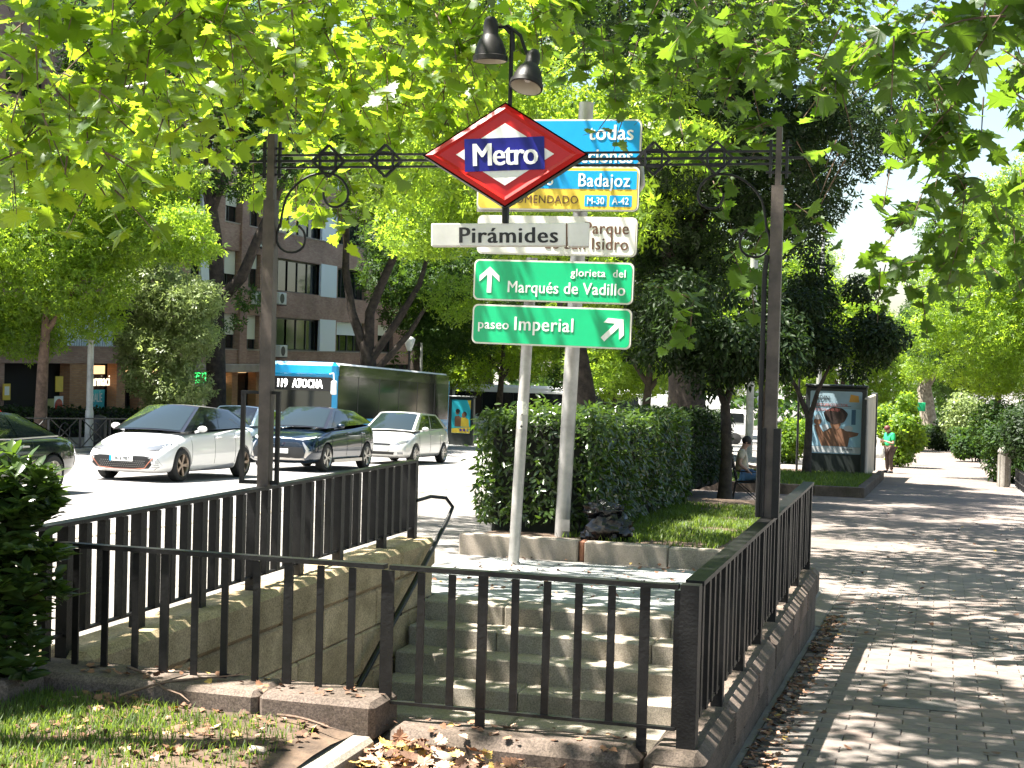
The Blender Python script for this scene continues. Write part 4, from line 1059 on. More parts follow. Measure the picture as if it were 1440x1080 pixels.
# cars in the far lane
S2 = dict(S); S2.update(paint=paintm('mid grey paint', (.10, .11, .12)), chrome=False, zc=(.98, 1.50), cab=(1.0, 1.8, 3.7, 4.35), st=[(a, b, c + .04, d + .04, e) for a, b, c, d, e in S['st']], rimm=alloy)
far1 = car('grey estate car behind the black coupe, only its roof and red tail lamp showing', place(-19.0, 22.2), S2)
for sx in (1, -1): b = MB(); b.bar((sx * .76, 4.36, .92), (sx * .62, 3.95, 1.32), .10, .05); b.build('tail_light', redl, far1)
S3 = dict(S2); S3.update(paint=paintm('pale blue paint', (.45, .55, .62)))
far2 = car('pale blue car seen behind the left arch post, in front of the bus', place(-19.0, 36.5), S3)

# ------------------------------------------------------------------ buses
def bus(label, loc, rz, L_, body, top, lower, dest=None, name='city_bus', H_=3.05):
    t = thing(name, label, 'bus', loc, rz); Wb = 1.26
    if abs(rz) < .1: t.rotation_euler = (math.atan(-SL), 0, rz)
    m = MB(); m.cbox((-Wb, .0, .32), (Wb, L_, H_ - .18), .14); m.build('body', body, t, smooth_ang=30)
    m = MB(); m.cbox((-Wb * .97, .10, H_ - .40), (Wb * .97, L_ - .1, H_), .12); m.build('roof', top, t, smooth_ang=30)
    m = MB(); m.prism(rrect(2.30, 1.28, .14), .02, Matrix.Translation((0, -.018, 1.44))); m.build('windscreen', glass_b, t)
    m = MB(); m.prism(rrect(2.36, .46, .10), .02, Matrix.Translation((0, -.024, 2.30))); m.build('display_box', black_p, t)
    if dest:
        led = mat('display white dots', (.8, .8, .8), .5, emit=(1, .98, .92), es=3.5)
        a, b = dest
        put('display_number', text_mesh(a, .40, .018, .002, 'CENTER', 1, .70, led), t, (-.70, -.028, 2.29)); put('display_name', text_mesh(b, .40, .018, .002, 'CENTER', 1.0, .66, led), t, (.25, -.028, 2.29))
        m = MB(); m.ball((-.55, .75, 1.75), (.10, .11, .13), 10, 8); m.build('driver_seat_head', black_p, t)
    for sx in (1, -1):
        m = MB(); m.cbox((sx * (Wb + .004) - .01, .25, 1.15), (sx * (Wb + .004) + .01, L_ - .25, H_ - .45), .004); m.build('side_window', glass_b, t)
        for k in range(1, 6): MB().box((sx * (Wb + .016) - .003, k * L_ / 6 - .02, 1.15), (sx * (Wb + .016) + .003, k * L_ / 6 + .02, H_ - .45)).build('window_pillar', black_p, t)
        m = MB(); m.box((sx * (Wb + .006) - .008, .2, .34), (sx * (Wb + .006) + .008, L_ - .2, 1.0)); m.build('side_skirt', lower, t)
        m = MB(); m.tube([(sx * 1.05, -.02, 2.65), (sx * 1.28, -.22, 2.68), (sx * 1.34, -.30, 2.4)], .022, 6); m.cbox((sx * 1.34 - .10, -.34, 1.95), (sx * 1.34 + .10, -.24, 2.42), .03); m.build('mirror', top if sx > 0 else black_p, t)
        m = MB(); m.prism(rrect(.36, .18, .06), .02, Matrix.Translation((sx * .95, -.02, .68))); m.build('headlight', lampg, t)
        for wy in (2.6, L_ - 3.2):
            m = MB(); m.lathe([(.001, .05), (.28, .05), (.30, .0), (.48, .0), (.48, -.25)], 24, Matrix.Translation((sx * (Wb + .02), wy, .48)) @ Matrix.Rotation(PI/2 * sx, 4, 'Y')); m.build('wheel', rubber, t, smooth_ang=30)
    m = MB(); m.box((-1.0, -.03, .36), (1.0, .02, .5)); m.build('bumper', black_p, t)
    return t
busb = mat('bus blue', (.008, .34, .70), .25, var=.05, vscale=1, coat=.6, spec=.6)
b1_ = bus('blue city bus with black glass sides and the number 119 display, in the far lane', (-21.05, 47.0, gz(-20, 47) + .02), 0, 12.4, busb, mat('bus roof white', (.75, .76, .76), .3), busb, ('119', 'ATOCHA'))
m = MB(); m.cbox((-1.255, -.05, 2.54), (1.255, .4, 3.05), .12); m.build('blue_brow', busb, b1_)
m = MB(); m.box((1.272, .3, 2.60), (1.285, 12.1, 2.98)); m.build('glossy_cornice', mat('dark green gloss', (.05, .06, .045), .08, .4, coat=1), b1_)
busw = mat('bus white', (.72, .72, .70), .3)
b2_ = bus('white bus crossing the street far behind the hedge, with long black windows', (-18.6, 96.5, gz(-18, 96)), PI/2, 13.0, busw, busw, busw, None, 'white_bus', 3.25)
van = thing('white_van', 'boxy white van far away beyond the dark trunk above the hedge', 'van', (-13.5, 92, gz(-13, 92)))
m = MB(); m.cbox((-4.3, 0, .4), (.6, 2.1, 2.9), .12); m.cbox((.4, 0, .4), (2.3, 2.1, 2.1), .25); m.build('body', busw, van, smooth_ang=30)
m = MB(); m.box((.9, -.02, 1.35), (1.9, .0, 1.95)); m.box((-2.6, -.02, 1.6), (-1.9, 0, 1.9)); m.box((-1.6, -.02, 1.6), (-.9, 0, 1.9)); m.build('window', glass_b, van)
for x in (-3.2, 1.4): MB().lathe([(.001, .05), (.36, .0), (.36, -.2)], 18, Matrix.Translation((x, -.02, .36)) @ Matrix.Rotation(PI/2, 4, 'X')).build('wheel', rubber, van)
# ------------------------------------------------------------------ brick apartment building across the road
def brick_mat(name, c1, c2, mort):
    m = bpy.data.materials.new(name); m.use_nodes = True; n = m.node_tree; b = n.nodes['Principled BSDF']; b.inputs['Roughness'].default_value = .85
    tc = n.nodes.new('ShaderNodeTexCoord'); mp = n.nodes.new('ShaderNodeMapping'); mp.inputs['Rotation'].default_value = (0, 0, 0)
    sep = n.nodes.new('ShaderNodeSeparateXYZ'); cmb = n.nodes.new('ShaderNodeCombineXYZ'); geo = n.nodes.new('ShaderNodeNewGeometry')
    ad = n.nodes.new('ShaderNodeMath'); ad.operation = 'ADD'
    n.links.new(geo.outputs['Position'], sep.inputs[0]); n.links.new(sep.outputs['X'], ad.inputs[0]); n.links.new(sep.outputs['Y'], ad.inputs[1])
    n.links.new(ad.outputs[0], cmb.inputs['X']); n.links.new(sep.outputs['Z'], cmb.inputs['Y'])
    bk = n.nodes.new('ShaderNodeTexBrick'); bk.inputs['Scale'].default_value = 1; bk.inputs['Brick Width'].default_value = .25; bk.inputs['Row Height'].default_value = .07; bk.inputs['Mortar Size'].default_value = .008
    bk.inputs['Color1'].default_value = (*c1, 1); bk.inputs['Color2'].default_value = (*c2, 1); bk.inputs['Mortar'].default_value = (*mort, 1)
    nz = n.nodes.new('ShaderNodeTexNoise'); nz.inputs['Scale'].default_value = .7; nz.inputs['Detail'].default_value = 6
    n.links.new(geo.outputs['Position'], nz.inputs['Vector']); rr_ = n.nodes.new('ShaderNodeValToRGB'); rr_.color_ramp.elements[0].position = .35; rr_.color_ramp.elements[1].position = .65
    rr_.color_ramp.elements[0].color = (.72, .70, .68, 1); n.links.new(nz.outputs['Fac'], rr_.inputs['Fac'])
    mx = n.nodes.new('ShaderNodeMix'); mx.data_type = 'RGBA'; mx.blend_type = 'MULTIPLY'; mx.inputs['Factor'].default_value = 1
    n.links.new(cmb.outputs[0], bk.inputs['Vector']); n.links.new(bk.outputs['Color'], mx.inputs['A']); n.links.new(rr_.outputs[0], mx.inputs['B']); n.links.new(mx.outputs['Result'], b.inputs['Base Color'])
    MATS[name] = m; return m
brick = brick_mat('brown facade brick', (.34, .19, .145), (.44, .275, .215), (.28, .21, .17))
brick_o = brick_mat('orange shop brick', (.40, .19, .09), (.50, .26, .13), (.30, .20, .14))
stone = mat('concrete ledge', (.34, .28, .24), .85, var=.2, vscale=1)
shut = mat('white shutter panel', (.66, .70, .74), .5); blind = mat('cream roller blind', (.62, .60, .50), .6); frame_m = mat('dark window frame', (.03, .03, .03), .4)
dark = mat('dark interior', (.018, .015, .013), .9); louv = mat('pale blue louvre', (.50, .60, .68), .5)
FX = -33.0
def fy(px): return on_x(px, 520, FX).y
bt = thing('apartment_building', 'brown brick apartment block with dark windows, white shutter panels and a pharmacy at street level', 'building', (FX, 75, gz(FX, 75)))
OB = bt.location.copy()
def bpart(name, m, lo, hi, c=0):
    mb = MB(); lo = [lo[i] - OB[i] for i in range(3)]; hi = [hi[i] - OB[i] for i in range(3)]
    mb.cbox(lo, hi, c) if c else mb.box(lo, hi); return mb.build(name, m, bt)
Y0, Y1, TOP = 34.0, 112.0, 17.2
bpart('core', brick, (FX - 14, Y0 + .1, -5), (FX - 1.2, Y1 - .1, TOP - .3))
bpart('ground_wall', brick, (FX - 1.2, fy(165), -4.5), (FX - .9, Y1, .9))
bpart('roof_slab', stone, (FX - 14.3, Y0 - .3, TOP), (FX + .4, Y1 + .3, TOP + .4))
feats = [(fy(-160), fy(-120), 'win'), (fy(-90), fy(-30), 'big'), (fy(0), fy(58), 'big'), (fy(80), fy(157), 'louvre'), (fy(158), fy(203), 'big'), (fy(265), fy(279), 'dark'), (fy(279), fy(292), 'panel'), (fy(312), fy(333), 'win'), (fy(344), fy(363), 'win'),
         (fy(380), fy(407), 'bay'), (fy(407), fy(448), 'bay'), (fy(448), fy(470), 'panel'), (fy(472), fy(512), 'recess'), (fy(530), fy(552), 'win'), (fy(575), fy(600), 'big'), (fy(602), fy(618), 'panel'), (fy(632), fy(650), 'win')]
for fl_ in range(5):
    zb_, zt_ = 1.68 + 3.05 * fl_, 3.38 + 3.05 * fl_
    lo = .95 if fl_ == 0 else zt_ - 3.05
    bpart('spandrel_band', brick, (FX - .3, Y0, lo), (FX, Y1, zb_))
    edges = [Y0] + [e for f in feats for e in f[:2]] + [Y1]
    for i in range(0, len(edges), 2):
        if edges[i+1] - edges[i] > .05: bpart('pier', brick, (FX - .3, edges[i], zb_ + .002), (FX, edges[i+1], zt_ - .002))
    bpart('sill', stone, (FX - .02, Y0, zb_ - .06), (FX + .035, Y1, zb_ + .0)) if fl_ in (0, 2) else None
    for (a, b, k) in feats:
        if k == 'panel':
            bpart('shutter_panel', shut, (FX - .1, a, zb_ - .05), (FX + .03, b, zt_ + .05)); continue
        if k == 'louvre' and fl_ == 0:
            g = put('louvre_screen', MB().box((-.02, a - OB.y, zb_ - OB.z - .02), (.0, b - OB.y, zb_ - OB.z + .03)).mesh('louvre_screen', louv), bt)
            y = a; me = MB().box((-.05, -.05, 0), (.03, .05, zt_ - zb_ + .1)).mesh('louvre', louv)
            while y < b: put('louvre', me, g, (.02, y - OB.y, zb_ - OB.z - .03)); y += .17
            continue
        fr_ = put('window', MB().box((-.36, a - OB.y, zb_ - OB.z), (-.30, b - OB.y, zt_ - OB.z)).mesh('window', glass_b), bt)
        m = MB(); n_ = max(2, round((b - a) / 1.1))
        for i in range(n_ + 1): y = a + (b - a) * i / n_; m.box((-.30, y - .03 - OB.y, zb_ - OB.z + .002), (-.25, y + .03 - OB.y, zt_ - OB.z - .002))
        m.box((-.295, a - OB.y, zt_ - OB.z - .08), (-.24, b - OB.y, zt_ - OB.z - .004)); m.box((-.295, a - OB.y, zb_ - OB.z + .004), (-.24, b - OB.y, zb_ - OB.z + .06)); put('frame', m.mesh('frame', frame_m), fr_)
        if k == 'win' or (k in ('bay', 'big', 'recess') and rng.random() < .2):
            h_ = rng.uniform(.35, .75) * (zt_ - zb_); put('blind', MB().box((-.24, a + .05 - OB.y, zt_ - h_ - OB.z), (-.20, b - .05 - OB.y, zt_ - .01 - OB.z)).mesh('blind', blind if k == 'win' else shut), fr_)
# pilaster strips between the small windows, and projecting bay faces
for px in (303, 338): bpart('pilaster', brick, (FX + .001, fy(px - 5), .95), (FX + .12, fy(px + 5), TOP))
bpart('ledge', stone, (FX - .3, fy(255), .55), (FX + .35, fy(372), .95), .03)
def ac(px, pz, label_z):
    y = fy(px); z_ = on_x(px, pz, FX).z
    t = thing('air_conditioner', label_z, 'air conditioner', (FX + .05, y, z_), 0, 'air conditioners on the brick facade')
    MB().cbox((0, -.45, 0), (.34, .45, .62), .03).build('case', mat('pale appliance case', (.62, .63, .60), .5), t)
    MB().lathe([(.001, 0), (.24, 0), (.25, .01), (.25, .0)], 20, Matrix.Translation((.345, -.12, .31)) @ Matrix.Rotation(PI/2, 4, 'Y')).build('fan_grille', black_p, t)
    m = MB(); m.bar((0, -.3, -.03), (.4, -.3, -.03), .04, .03); m.bar((0, .3, -.03), (.4, .3, -.03), .04, .03); m.build('bracket', black_p, t)
ac(386, 428, 'upper white air conditioner on the brick, right of the dark arch post'); ac(355, 428, 'white air conditioner under a blind, left of the dark arch post'); ac(389, 502, 'lower white air conditioner just above the front of the blue bus'); ac(357, 347, 'white air conditioner high on the facade below a half shut blind')
# shop level
gzb = -4.2
def shop(a, b, name, m, z0, z1, dx=0.0): return bpart(name, m, (FX - .5 + dx, fy(a), z0), (FX - .35 + dx, fy(b), z1))
bpart('shop_recess', dark, (FX - 1.0, Y0, -4.5), (FX - .75, Y1, .94))
for a, b in ((-120, -60), (-20, 8), (100, 128), (166, 178), (198, 215), (258, 272), (328, 336), (362, 380), (440, 460), (520, 540), (600, 620)):
    bpart('brick_pier', brick_o if 90 < a < 400 else brick, (FX - .5, fy(a), -4.6), (FX - .05, fy(b), .94))
warm = mat('lit shop interior', (.35, .25, .14), .6, emit=(1.0, .62, .28), es=.35)
for a, b in ((128, 166), (178, 198), (215, 258), (272, 328), (336, 362)):
    sp_ = bpart('shop_window', glass_b, (FX - .62, fy(a), -1.9), (FX - .58, fy(b), .45)); bpart('lit_fascia', warm, (FX - .62, fy(a) + .1, .50), (FX - .56, fy(b) - .1, .85))
bpart('poster', mat('teal poster', (.05, .42, .48), .5, var=.1, vscale=1), (FX - .56, fy(134), -1.5), (FX - .54, fy(164), -.15))
m = MB(); 
def glued(nm, me, px, z_, dx=-.52):
    me.transform(Matrix.Rotation(PI/2, 4, 'Z')); put(nm, me, bt, (FX + dx - OB.x, fy(px) - OB.y, z_ - OB.z))
cream = mat('cream shop letters', (.75, .66, .48), .5, emit=(1, .85, .6), es=.35)
glued('poster_lettering', text_mesh('CAUDALÍE', .52, .004, .004, 'CENTER', .95, .62, sw), 147, -.50, -.53)
bottle = mat('dark red bottle', (.22, .05, .04), .4)
bpart('poster_bottle', bottle, (FX - .535, fy(143), -1.45), (FX - .525, fy(150), -.85)); bpart('poster_fruit', mat('orange fruit', (.6, .3, .05), .5), (FX - .535, fy(153), -1.45), (FX - .527, fy(163), -1.1))
for px in (155, 221, 318): glued('shop_lettering', text_mesh('farmacia', .66, .004, .02, 'CENTER', 1.0, .80, cream), px, .22, -.40)
bpart('green_cross', mat('green cross light', (.02, .5, .1), .5, emit=(.05, 1, .2), es=.9), (FX - .3, fy(283) - .05, .05), (FX + .0, fy(290), .65))
bpart('teal_window_print', mat('teal print', (.02, .35, .42), .5), (FX - .55, fy(275), -1.6), (FX - .53, fy(296), -.1)); bpart('teal_window_print', mat('teal print', (.02, .35, .42), .5), (FX - .55, fy(318), -1.6), (FX - .53, fy(326), -.1))
bpart('yellow_door', mat('pale yellow door', (.55, .52, .22), .5), (FX - .56, fy(84), -2.6), (FX - .5, fy(95), -.45))
t = thing('wall_sign', 'small yellow square sign above a round red road sign by the doorway', 'sign', (FX + .1, fy(80), .1))
MB().box((0, -.25, -.25), (.03, .25, .35)).build('yellow_plate', sy_, t); MB().lathe([(.001, 0), (.28, 0)], 20, Matrix.Translation((.02, 0, -.8)) @ Matrix.Rotation(PI/2, 4, 'Y')).build('red_disc', redl, t); MB().box((0, -.3, -1.2), (.015, .3, -.42)).build('white_plate', sw, t)
t = thing('wall_sign', 'small yellow notice on the wall at the far left edge above the parked cars', 'sign', (FX + .1, fy(6), -.1)); MB().box((0, -.22, -.3), (.03, .22, .3)).build('plate', sy_, t); MB().box((.031, -.14, -.12), (.036, .14, .2)).build('white_field', sw, t)
# shrubs, fence in front of the building
hedge('long low dark hedge on the far pavement in front of the pharmacy', (-31.0, fy(-100), gz(-30, 50) + .1), (-29.9, fy(330), gz(-30, 50) + .95), 9000, .16, leafh, LEAF_QUAD)
def guard(x, y0, n, label):
    t = thing('guard_rail', label, 'fence', (x, y0, gz(x, y0)), 0, None)
    for k in range(n):
        y = k * 1.6; g_ = -SL * y
        m = MB(); m.bar((0, y, g_), (0, y, g_ + 1.0), .05, .05); m.build('post', black_p, t)
        m = MB(); m.bar((0, y, g_ + .98), (0, y + 1.6, g_ + .98 - SL*1.6), .045, .04); m.bar((0, y, g_ + .15), (0, y + 1.6, g_ + .15 - SL*1.6), .03, .03)
        m.bar((0, y + .1, g_ + .15), (0, y + 1.5, g_ + .95), .025, .025, up=(1, 0, 0)); m.bar((0, y + .1, g_ + .95), (0, y + 1.5, g_ + .15), .025, .025, up=(1, 0, 0)); m.tube([(0, y + .8 + .28*math.cos(a), g_ + .55 + .28*math.sin(a)) for a in np.linspace(0, 2*PI, 13)], .014, 5); m.build('panel', black_p, t)
guard(-24.0, 27, 22, 'black metal guard rail with crossed bars along the far kerb')
bn = thing('litter_bin', 'dark rounded litter bin on the far pavement right of the grey lamp post', 'litter bin', (-24.4, y_at(141, -24.4), gzz(-25, y_at(141, -24.4))))
MB().lathe([(.22, 0), (.24, .1), (.24, .8), (.2, .92), (.05, .98)], 16).build('drum', black_p, bn, smooth_ang=40)

# ------------------------------------------------------------------ street lamps
lampgrey = mat('grey lamp column', (.36, .36, .33), .55, .2, var=.25, vscale=3)
Xl = -24.2; yl = y_at(127, Xl); zl = gz(Xl, yl)
t = thing('street_lamp', 'tall grey street lamp with a curved arm in front of the pharmacy', 'street lamp', (Xl, yl, zl), 0, 'street lamps')
topz = on_y(150, 165, yl).z - zl
MB().tube([(0, 0, 0), (0, 0, 1.2), (0, 0, 1.25), (0, 0, topz)], [.13, .12, .10, .07], 12).build('column', lampgrey, t, smooth_ang=60)
arm = [(0, 0, topz - .3), (.05, .0, topz + .1), (.35, 0, topz + .55), (.9, 0, topz + .85), (1.7, 0, topz + .97)]
MB().tube(arm, [.055, .055, .05, .05, .05], 8).build('arm', lampgrey, t, smooth_ang=60)
m = MB(); m.ball((2.05, 0, topz + .95), (.42, .16, .09), 12, 8); m.build('lamp_head', lampgrey, t, smooth_ang=60)
q = on_x(1160, 300, -5.6); Xl2 = -5.6; yl2 = 62.0; xl2 = on_y(1158, 330, yl2).x; zt2 = on_y(1158, 300, yl2).z; zl2 = gz(xl2, yl2)
t = thing('street_lamp', 'curved white street lamp arm rising above the orange tree, against the bright sky', 'street lamp', (xl2, yl2, zl2), 0, 'street lamps')
h_ = zt2 - zl2
MB().tube([(0, 0, 0), (0, 0, h_ * .9), (-.05, 0, h_), (-.35, 0, h_ + .9), (-.9, 0, h_ + 1.6)], [.12, .08, .07, .06, .06], 10).build('column', lampgrey, t, smooth_ang=60)
MB().ball((-1.3, 0, h_ + 1.65), (.45, .16, .09), 12, 8).build('lamp_head', lampgrey, t, smooth_ang=60)
for px, pt_, X, lb in ((575, 484, -23.3, 'globe lantern on a thin post above the roof of the blue bus'),):
    y = y_at(px, X); z_ = on_y(px, pt_, y).z; zb_ = gz(X, y)
    t = thing('lantern_post', lb, 'lantern', (X, y, zb_)); MB().tube([(0, 0, 0), (0, 0, z_ - zb_ - .3)], .05, 8).build('post', black_p, t); MB().lathe([(.10, -.3), (.22, .05), (.26, .22), (.20, .3), (.02, .36)], 12, Matrix.Translation((0, 0, z_ - zb_))).build('lantern', white_p, t, smooth_ang=50)
for px, X, top_, lb in ((592, -24.2, 482, 'thin grey pole beside the globe lantern'), (1056, -7.6, 535, 'pale grey pole in the sunlit street between the small tree and the arch post')):
    y = y_at(px, X); z_ = on_y(px, top_, y).z; zb_ = gz(X, y); t = MB().tube([(0, 0, 0), (0, 0, z_ - zb_ + (6 if px > 1000 else 0))], .06 if px < 1000 else .16, 10).build('pole', lampgrey, None, smooth_ang=60, loc=(X, y, zb_)); tag(t, lb, 'pole')
y = y_at(1122, -4.3); t = MB().tube([(0, 0, 0), (0, 0, 3.0)], .035, 8).build('thin_post', black_p, None, loc=(on_y(1122, 600, 44).x, 44, gz(-4, 44))); tag(t, 'thin black post left of the advertising case, in front of the sunlit bush', 'post')

# ------------------------------------------------------------------ advertising cases
def figure_mat(n_, c): return mat(n_, c, .6)
def ad_case(name, label, x0, x1, Y, zb_, H_, depth, poster, frame_c):
    t = thing(name, label, 'advertising case', ((x0 + x1)/2, Y, zb_)); w_ = x1 - x0
    MB().cbox((-w_/2, 0, 0), (w_/2, depth, H_), .03).build('case', frame_c, t)
    MB().cbox((-w_/2 - .03, -.04, H_), (w_/2 + .03, depth + .04, H_ + .08), .03).build('cap', frame_c, t)
    e = put('poster', MB().prism([(x, z_) for x, z_ in rrect(w_ - .26, H_ - .75, .04)], .006).mesh('poster', poster), t, (0, -.008, H_/2 + .27))
    return t, e, w_ - .26, H_ - .75
dgrey = mat('dark green grey case', (.025, .03, .028), .35, .2)
x0, x1 = on_y(1132, 600, 43.5).x, on_y(1218, 600, 43.5).x
zk = gz(-3, 43.5) + .14; Hk = on_y(1175, 545, 43.5).z - zk
t, e, pw, ph = ad_case('advertising_case', 'large dark advertising case with a curly haired bather poster, on the grass bed', x0, x1, 43.5, zk, Hk, .35, mat('poster grey blue', (.30, .42, .48), .5, var=.15, vscale=1), dgrey)
skin_p = figure_mat('poster skin', (.20, .095, .05)); hair_p = figure_mat('poster hair', (.03, .015, .01)); tealp = figure_mat('poster pale blue', (.32, .52, .62)); whp = figure_mat('poster white', (.5, .52, .52)); orp = figure_mat('poster orange', (.6, .30, .05)); rdp = figure_mat('poster red print', (.45, .12, .10))
def art(e, poly, m, nm, y): return put(nm, MB().prism(poly, .002).mesh(nm, m), e, (0, y, 0))
def disc(cx, cz, rx, rz, n=20, wob=0.0): return [(cx + rx * (1 + wob * math.sin(5*a) ) * math.cos(a), cz + rz * (1 + wob * math.cos(7*a)) * math.sin(a)) for a in np.linspace(0, 2*PI, n, endpoint=False)]
art(e, [(-pw/2+.02, -ph*.38), (pw/2-.02, -ph*.38), (pw/2-.02, .22*ph), (-pw/2+.02, .22*ph)], tealp, 'sky_field', -.003)
art(e, [(-.38, -ph*.38), (.36, -ph*.38), (.40, -.42), (.62, -.36), (.66, -.28), (.40, -.24), (.16, -.16), (-.14, -.16), (-.34, -.28), (-.48, -.05), (-.60, -.10), (-.50, -.38)], skin_p, 'shoulders', -.006)
art(e, disc(0, .0, .15, .21), skin_p, 'head', -.009); art(e, disc(-.0, .20, .33, .24, 30, .05), hair_p, 'hair', -.012)
art(e, disc(-.5, .02, .11, .10, 16), skin_p, 'hand', -.009); art(e, disc(-.5, .14, .09, .07, 16), whp, 'foam', -.012); art(e, disc(.36, -.16, .13, .08, 16), whp, 'towel', -.012); art(e, disc(-.28, -.14, .10, .08, 16), whp, 'towel', -.012)
art(e, [(-pw/2+.02, -ph/2+.03), (pw/2-.02, -ph/2+.03), (pw/2-.02, -ph*.39), (-pw/2+.02, -ph*.39)], whp, 'footer', -.006)
art(e, [(pw/2-.36, ph/2-.30), (pw/2-.08, ph/2-.30), (pw/2-.10, ph/2-.12), (pw/2-.32, ph/2-.08)], orp, 'orange_badge', -.006); art(e, [(.44, -.05), (.56, -.05), (.56, .38), (.44, .38)], mat('poster blue strip', (.05, .13, .22), .6), 'blue_strip', -.005)
def ptext(e, s, x, z_, size, m, bold=.015, xs=.9, al='LEFT', y=-.011): put('lettering', text_mesh(s, size, bold, .001, al, 1, xs, m), e, (x, y, z_))
ptext(e, 'ISDIN', -pw/2 + .14, ph/2 - .20, .18, blk); ptext(e, 'FOTOPROTECTOR', -pw/2 + .14, ph/2 - .40, .12, rdp); ptext(e, 'FUSION WATER', -pw/2 + .14, ph/2 - .54, .11, rdp); art(e, [(-pw/2+.14, .26*ph), (pw/2-.3, .26*ph), (pw/2-.3, .262*ph+.01), (-pw/2+.14, .262*ph+.01)], blk, 'rule', -.006); ptext(e, 'NEW', -pw/2 + .14, .235*ph, .06, blk)
ptext(e, 'JCDecaux', .2, -ph/2 + .14, .08, blk)
# standing panel beside the case, seen edge on, and its light stone side
t = thing('standing_panel', 'tall pale stone panel standing edge on, between the advertising case and the woman in green', 'panel', (-2.02, 43.0, gz(-2, 43)))
MB().cbox((-.10, 0, 0), (.02, .14, 2.35), .015).build('dark_edge', dgrey, t); MB().cbox((-.05, .15, 0), (.06, 5.2, 2.40), .02).build('stone_side', mat('pale stone panel', (.48, .43, .36), .7, var=.2, vscale=1.5), t); MB().cbox((-.10, 5.22, 0), (.10, 5.5, 2.45), .02).build('end_post', dgrey, t)
# yellow and teal poster case across the street
X1 = on_y(631, 600, 63).x; X2 = on_y(665, 600, 63).x; zc_ = gz(-20, 63); Hc = on_y(648, 556, 63).z - zc_
t, e, pw, ph = ad_case('advertising_case', 'advertising case with a teal and yellow beach poster behind the blue bus', X1, X2, 63, zc_ - .1, Hc, .3, mat('poster teal', (.02, .42, .52), .5), dgrey)
art(e, [(-pw/2+.01, -ph/2+.01), (pw/2-.01, -ph/2+.01), (pw/2-.01, -.30*ph), (-pw/2+.01, -.36*ph)], mat('poster yellow', (.68, .50, .05), .5), 'sand', -.004); art(e, [(.28, .5*ph), (.45, .5*ph), (.45, .2*ph), (.40, .3*ph)], MATS['poster yellow'], 'yellow_edge', -.004)
art(e, [(-.28, -.30*ph), (-.28, .0), (-.10, .04), (.02, -.06), (.05, -.3*ph)], skin_p, 'man', -.006); art(e, disc(-.17, .13*ph, .09, .11), skin_p, 'face', -.008); art(e, disc(-.15, .17*ph, .10, .09), hair_p, 'hair', -.010)
art(e, [(0, -.30*ph), (.02, -.04), (.18, .0), (.36, -.14), (.38, -.3*ph)], MATS['poster yellow'], 'woman_top', -.008); art(e, disc(.13, .05*ph, .09, .12), skin_p, 'face', -.012); art(e, disc(.17, .08*ph, .10, .11), hair_p, 'hair', -.011)
for k in range(3): art(e, disc(-.0 + k * .16, -.40*ph, .06, .06), mat('poster violet', (.10, .04, .3), .5), 'round_badge', -.009)

# ------------------------------------------------------------------ raised grass bed under the case, bollards, low fence
bed2 = put('grass_bed', None); tag(bed2, kind='structure')
for k in range(12):
    y0 = 34.8 + k; MB().cbox((-1.78, y0, gz(-1.7, y0) - .15), (-1.60, y0 + .99, gz(-1.7, y0 + .5) + .24), .015).build('kerb_stone', gran_d, bed2)
for k in range(4): x0 = -5.6 + k * .96; MB().cbox((x0, 34.62, gz(-3, 34.7) - .15), (x0 + .95 if k < 3 else -1.60, 34.78, gz(-3, 34.7) + .24), .015).build('kerb_stone', gran_d, bed2)
turf2 = sheet('bed_soil', [-5.6, -4.6, -3.6, -2.6, -1.79], [34.79, 37, 40, 43, 46.8], soil, .18, fn=lambda x, y: gz(-3, y))
bol_m = granite('bollard stone', (.30, .28, .25), .25, 40)
def bollard(x, y, h, r, label, m=bol_m):
    t = thing('bollard', label, 'bollard', (x, y, gz(x, y)), 0, 'bollards along the path')
    MB().lathe([(r, 0), (r, h * .80), (r * 1.02, h * .82)], 20).build('shaft', m, t, smooth_ang=40)
    b = MB()
    for k in range(8): a = 2*PI*k/8; b.bar((r*1.01*math.cos(a), r*1.01*math.sin(a), .05), (r*1.01*math.cos(a), r*1.01*math.sin(a), h*.8), .03, .03)
    b.build('flutes', m, t); MB().lathe([(r*1.0, h*.82), (r*1.12, h*.86), (r*1.12, h*.92), (r*.8, h*.98), (.01, h)], 20).build('cap', m, t, smooth_ang=40)
    return t
bp = on_y(1412, 660, 45.0); bollard(bp.x, 45.0, 1.15, .17, 'fluted grey stone bollard at the right edge of the path, beside the big bush')
bp = on_y(1272, 620, 74.0); bollard(bp.x, 74.0, 1.02, .28, 'wide dark grey bollard at the left of the path behind the woman in green', mat('dark grey stone', (.07, .075, .08), .7))
t = thing('low_fence', 'low black metal fence around the right hand bed, behind the stone bollard', 'fence', (2.15, 40, gz(2, 40)))
for k in range(8):
    y = k * .8; g_ = -SL * y; MB().bar((0, y, g_ + .02), (0, y, g_ + .55), .04, .04).build('post', black_p, t)
m = MB(); m.bar((0, 0, .5), (0, 5.6, .5 - SL*5.6), .03, .03); m.bar((0, 0, .2), (0, 5.6, .2 - SL*5.6), .03, .03); m.build('rail', black_p, t)

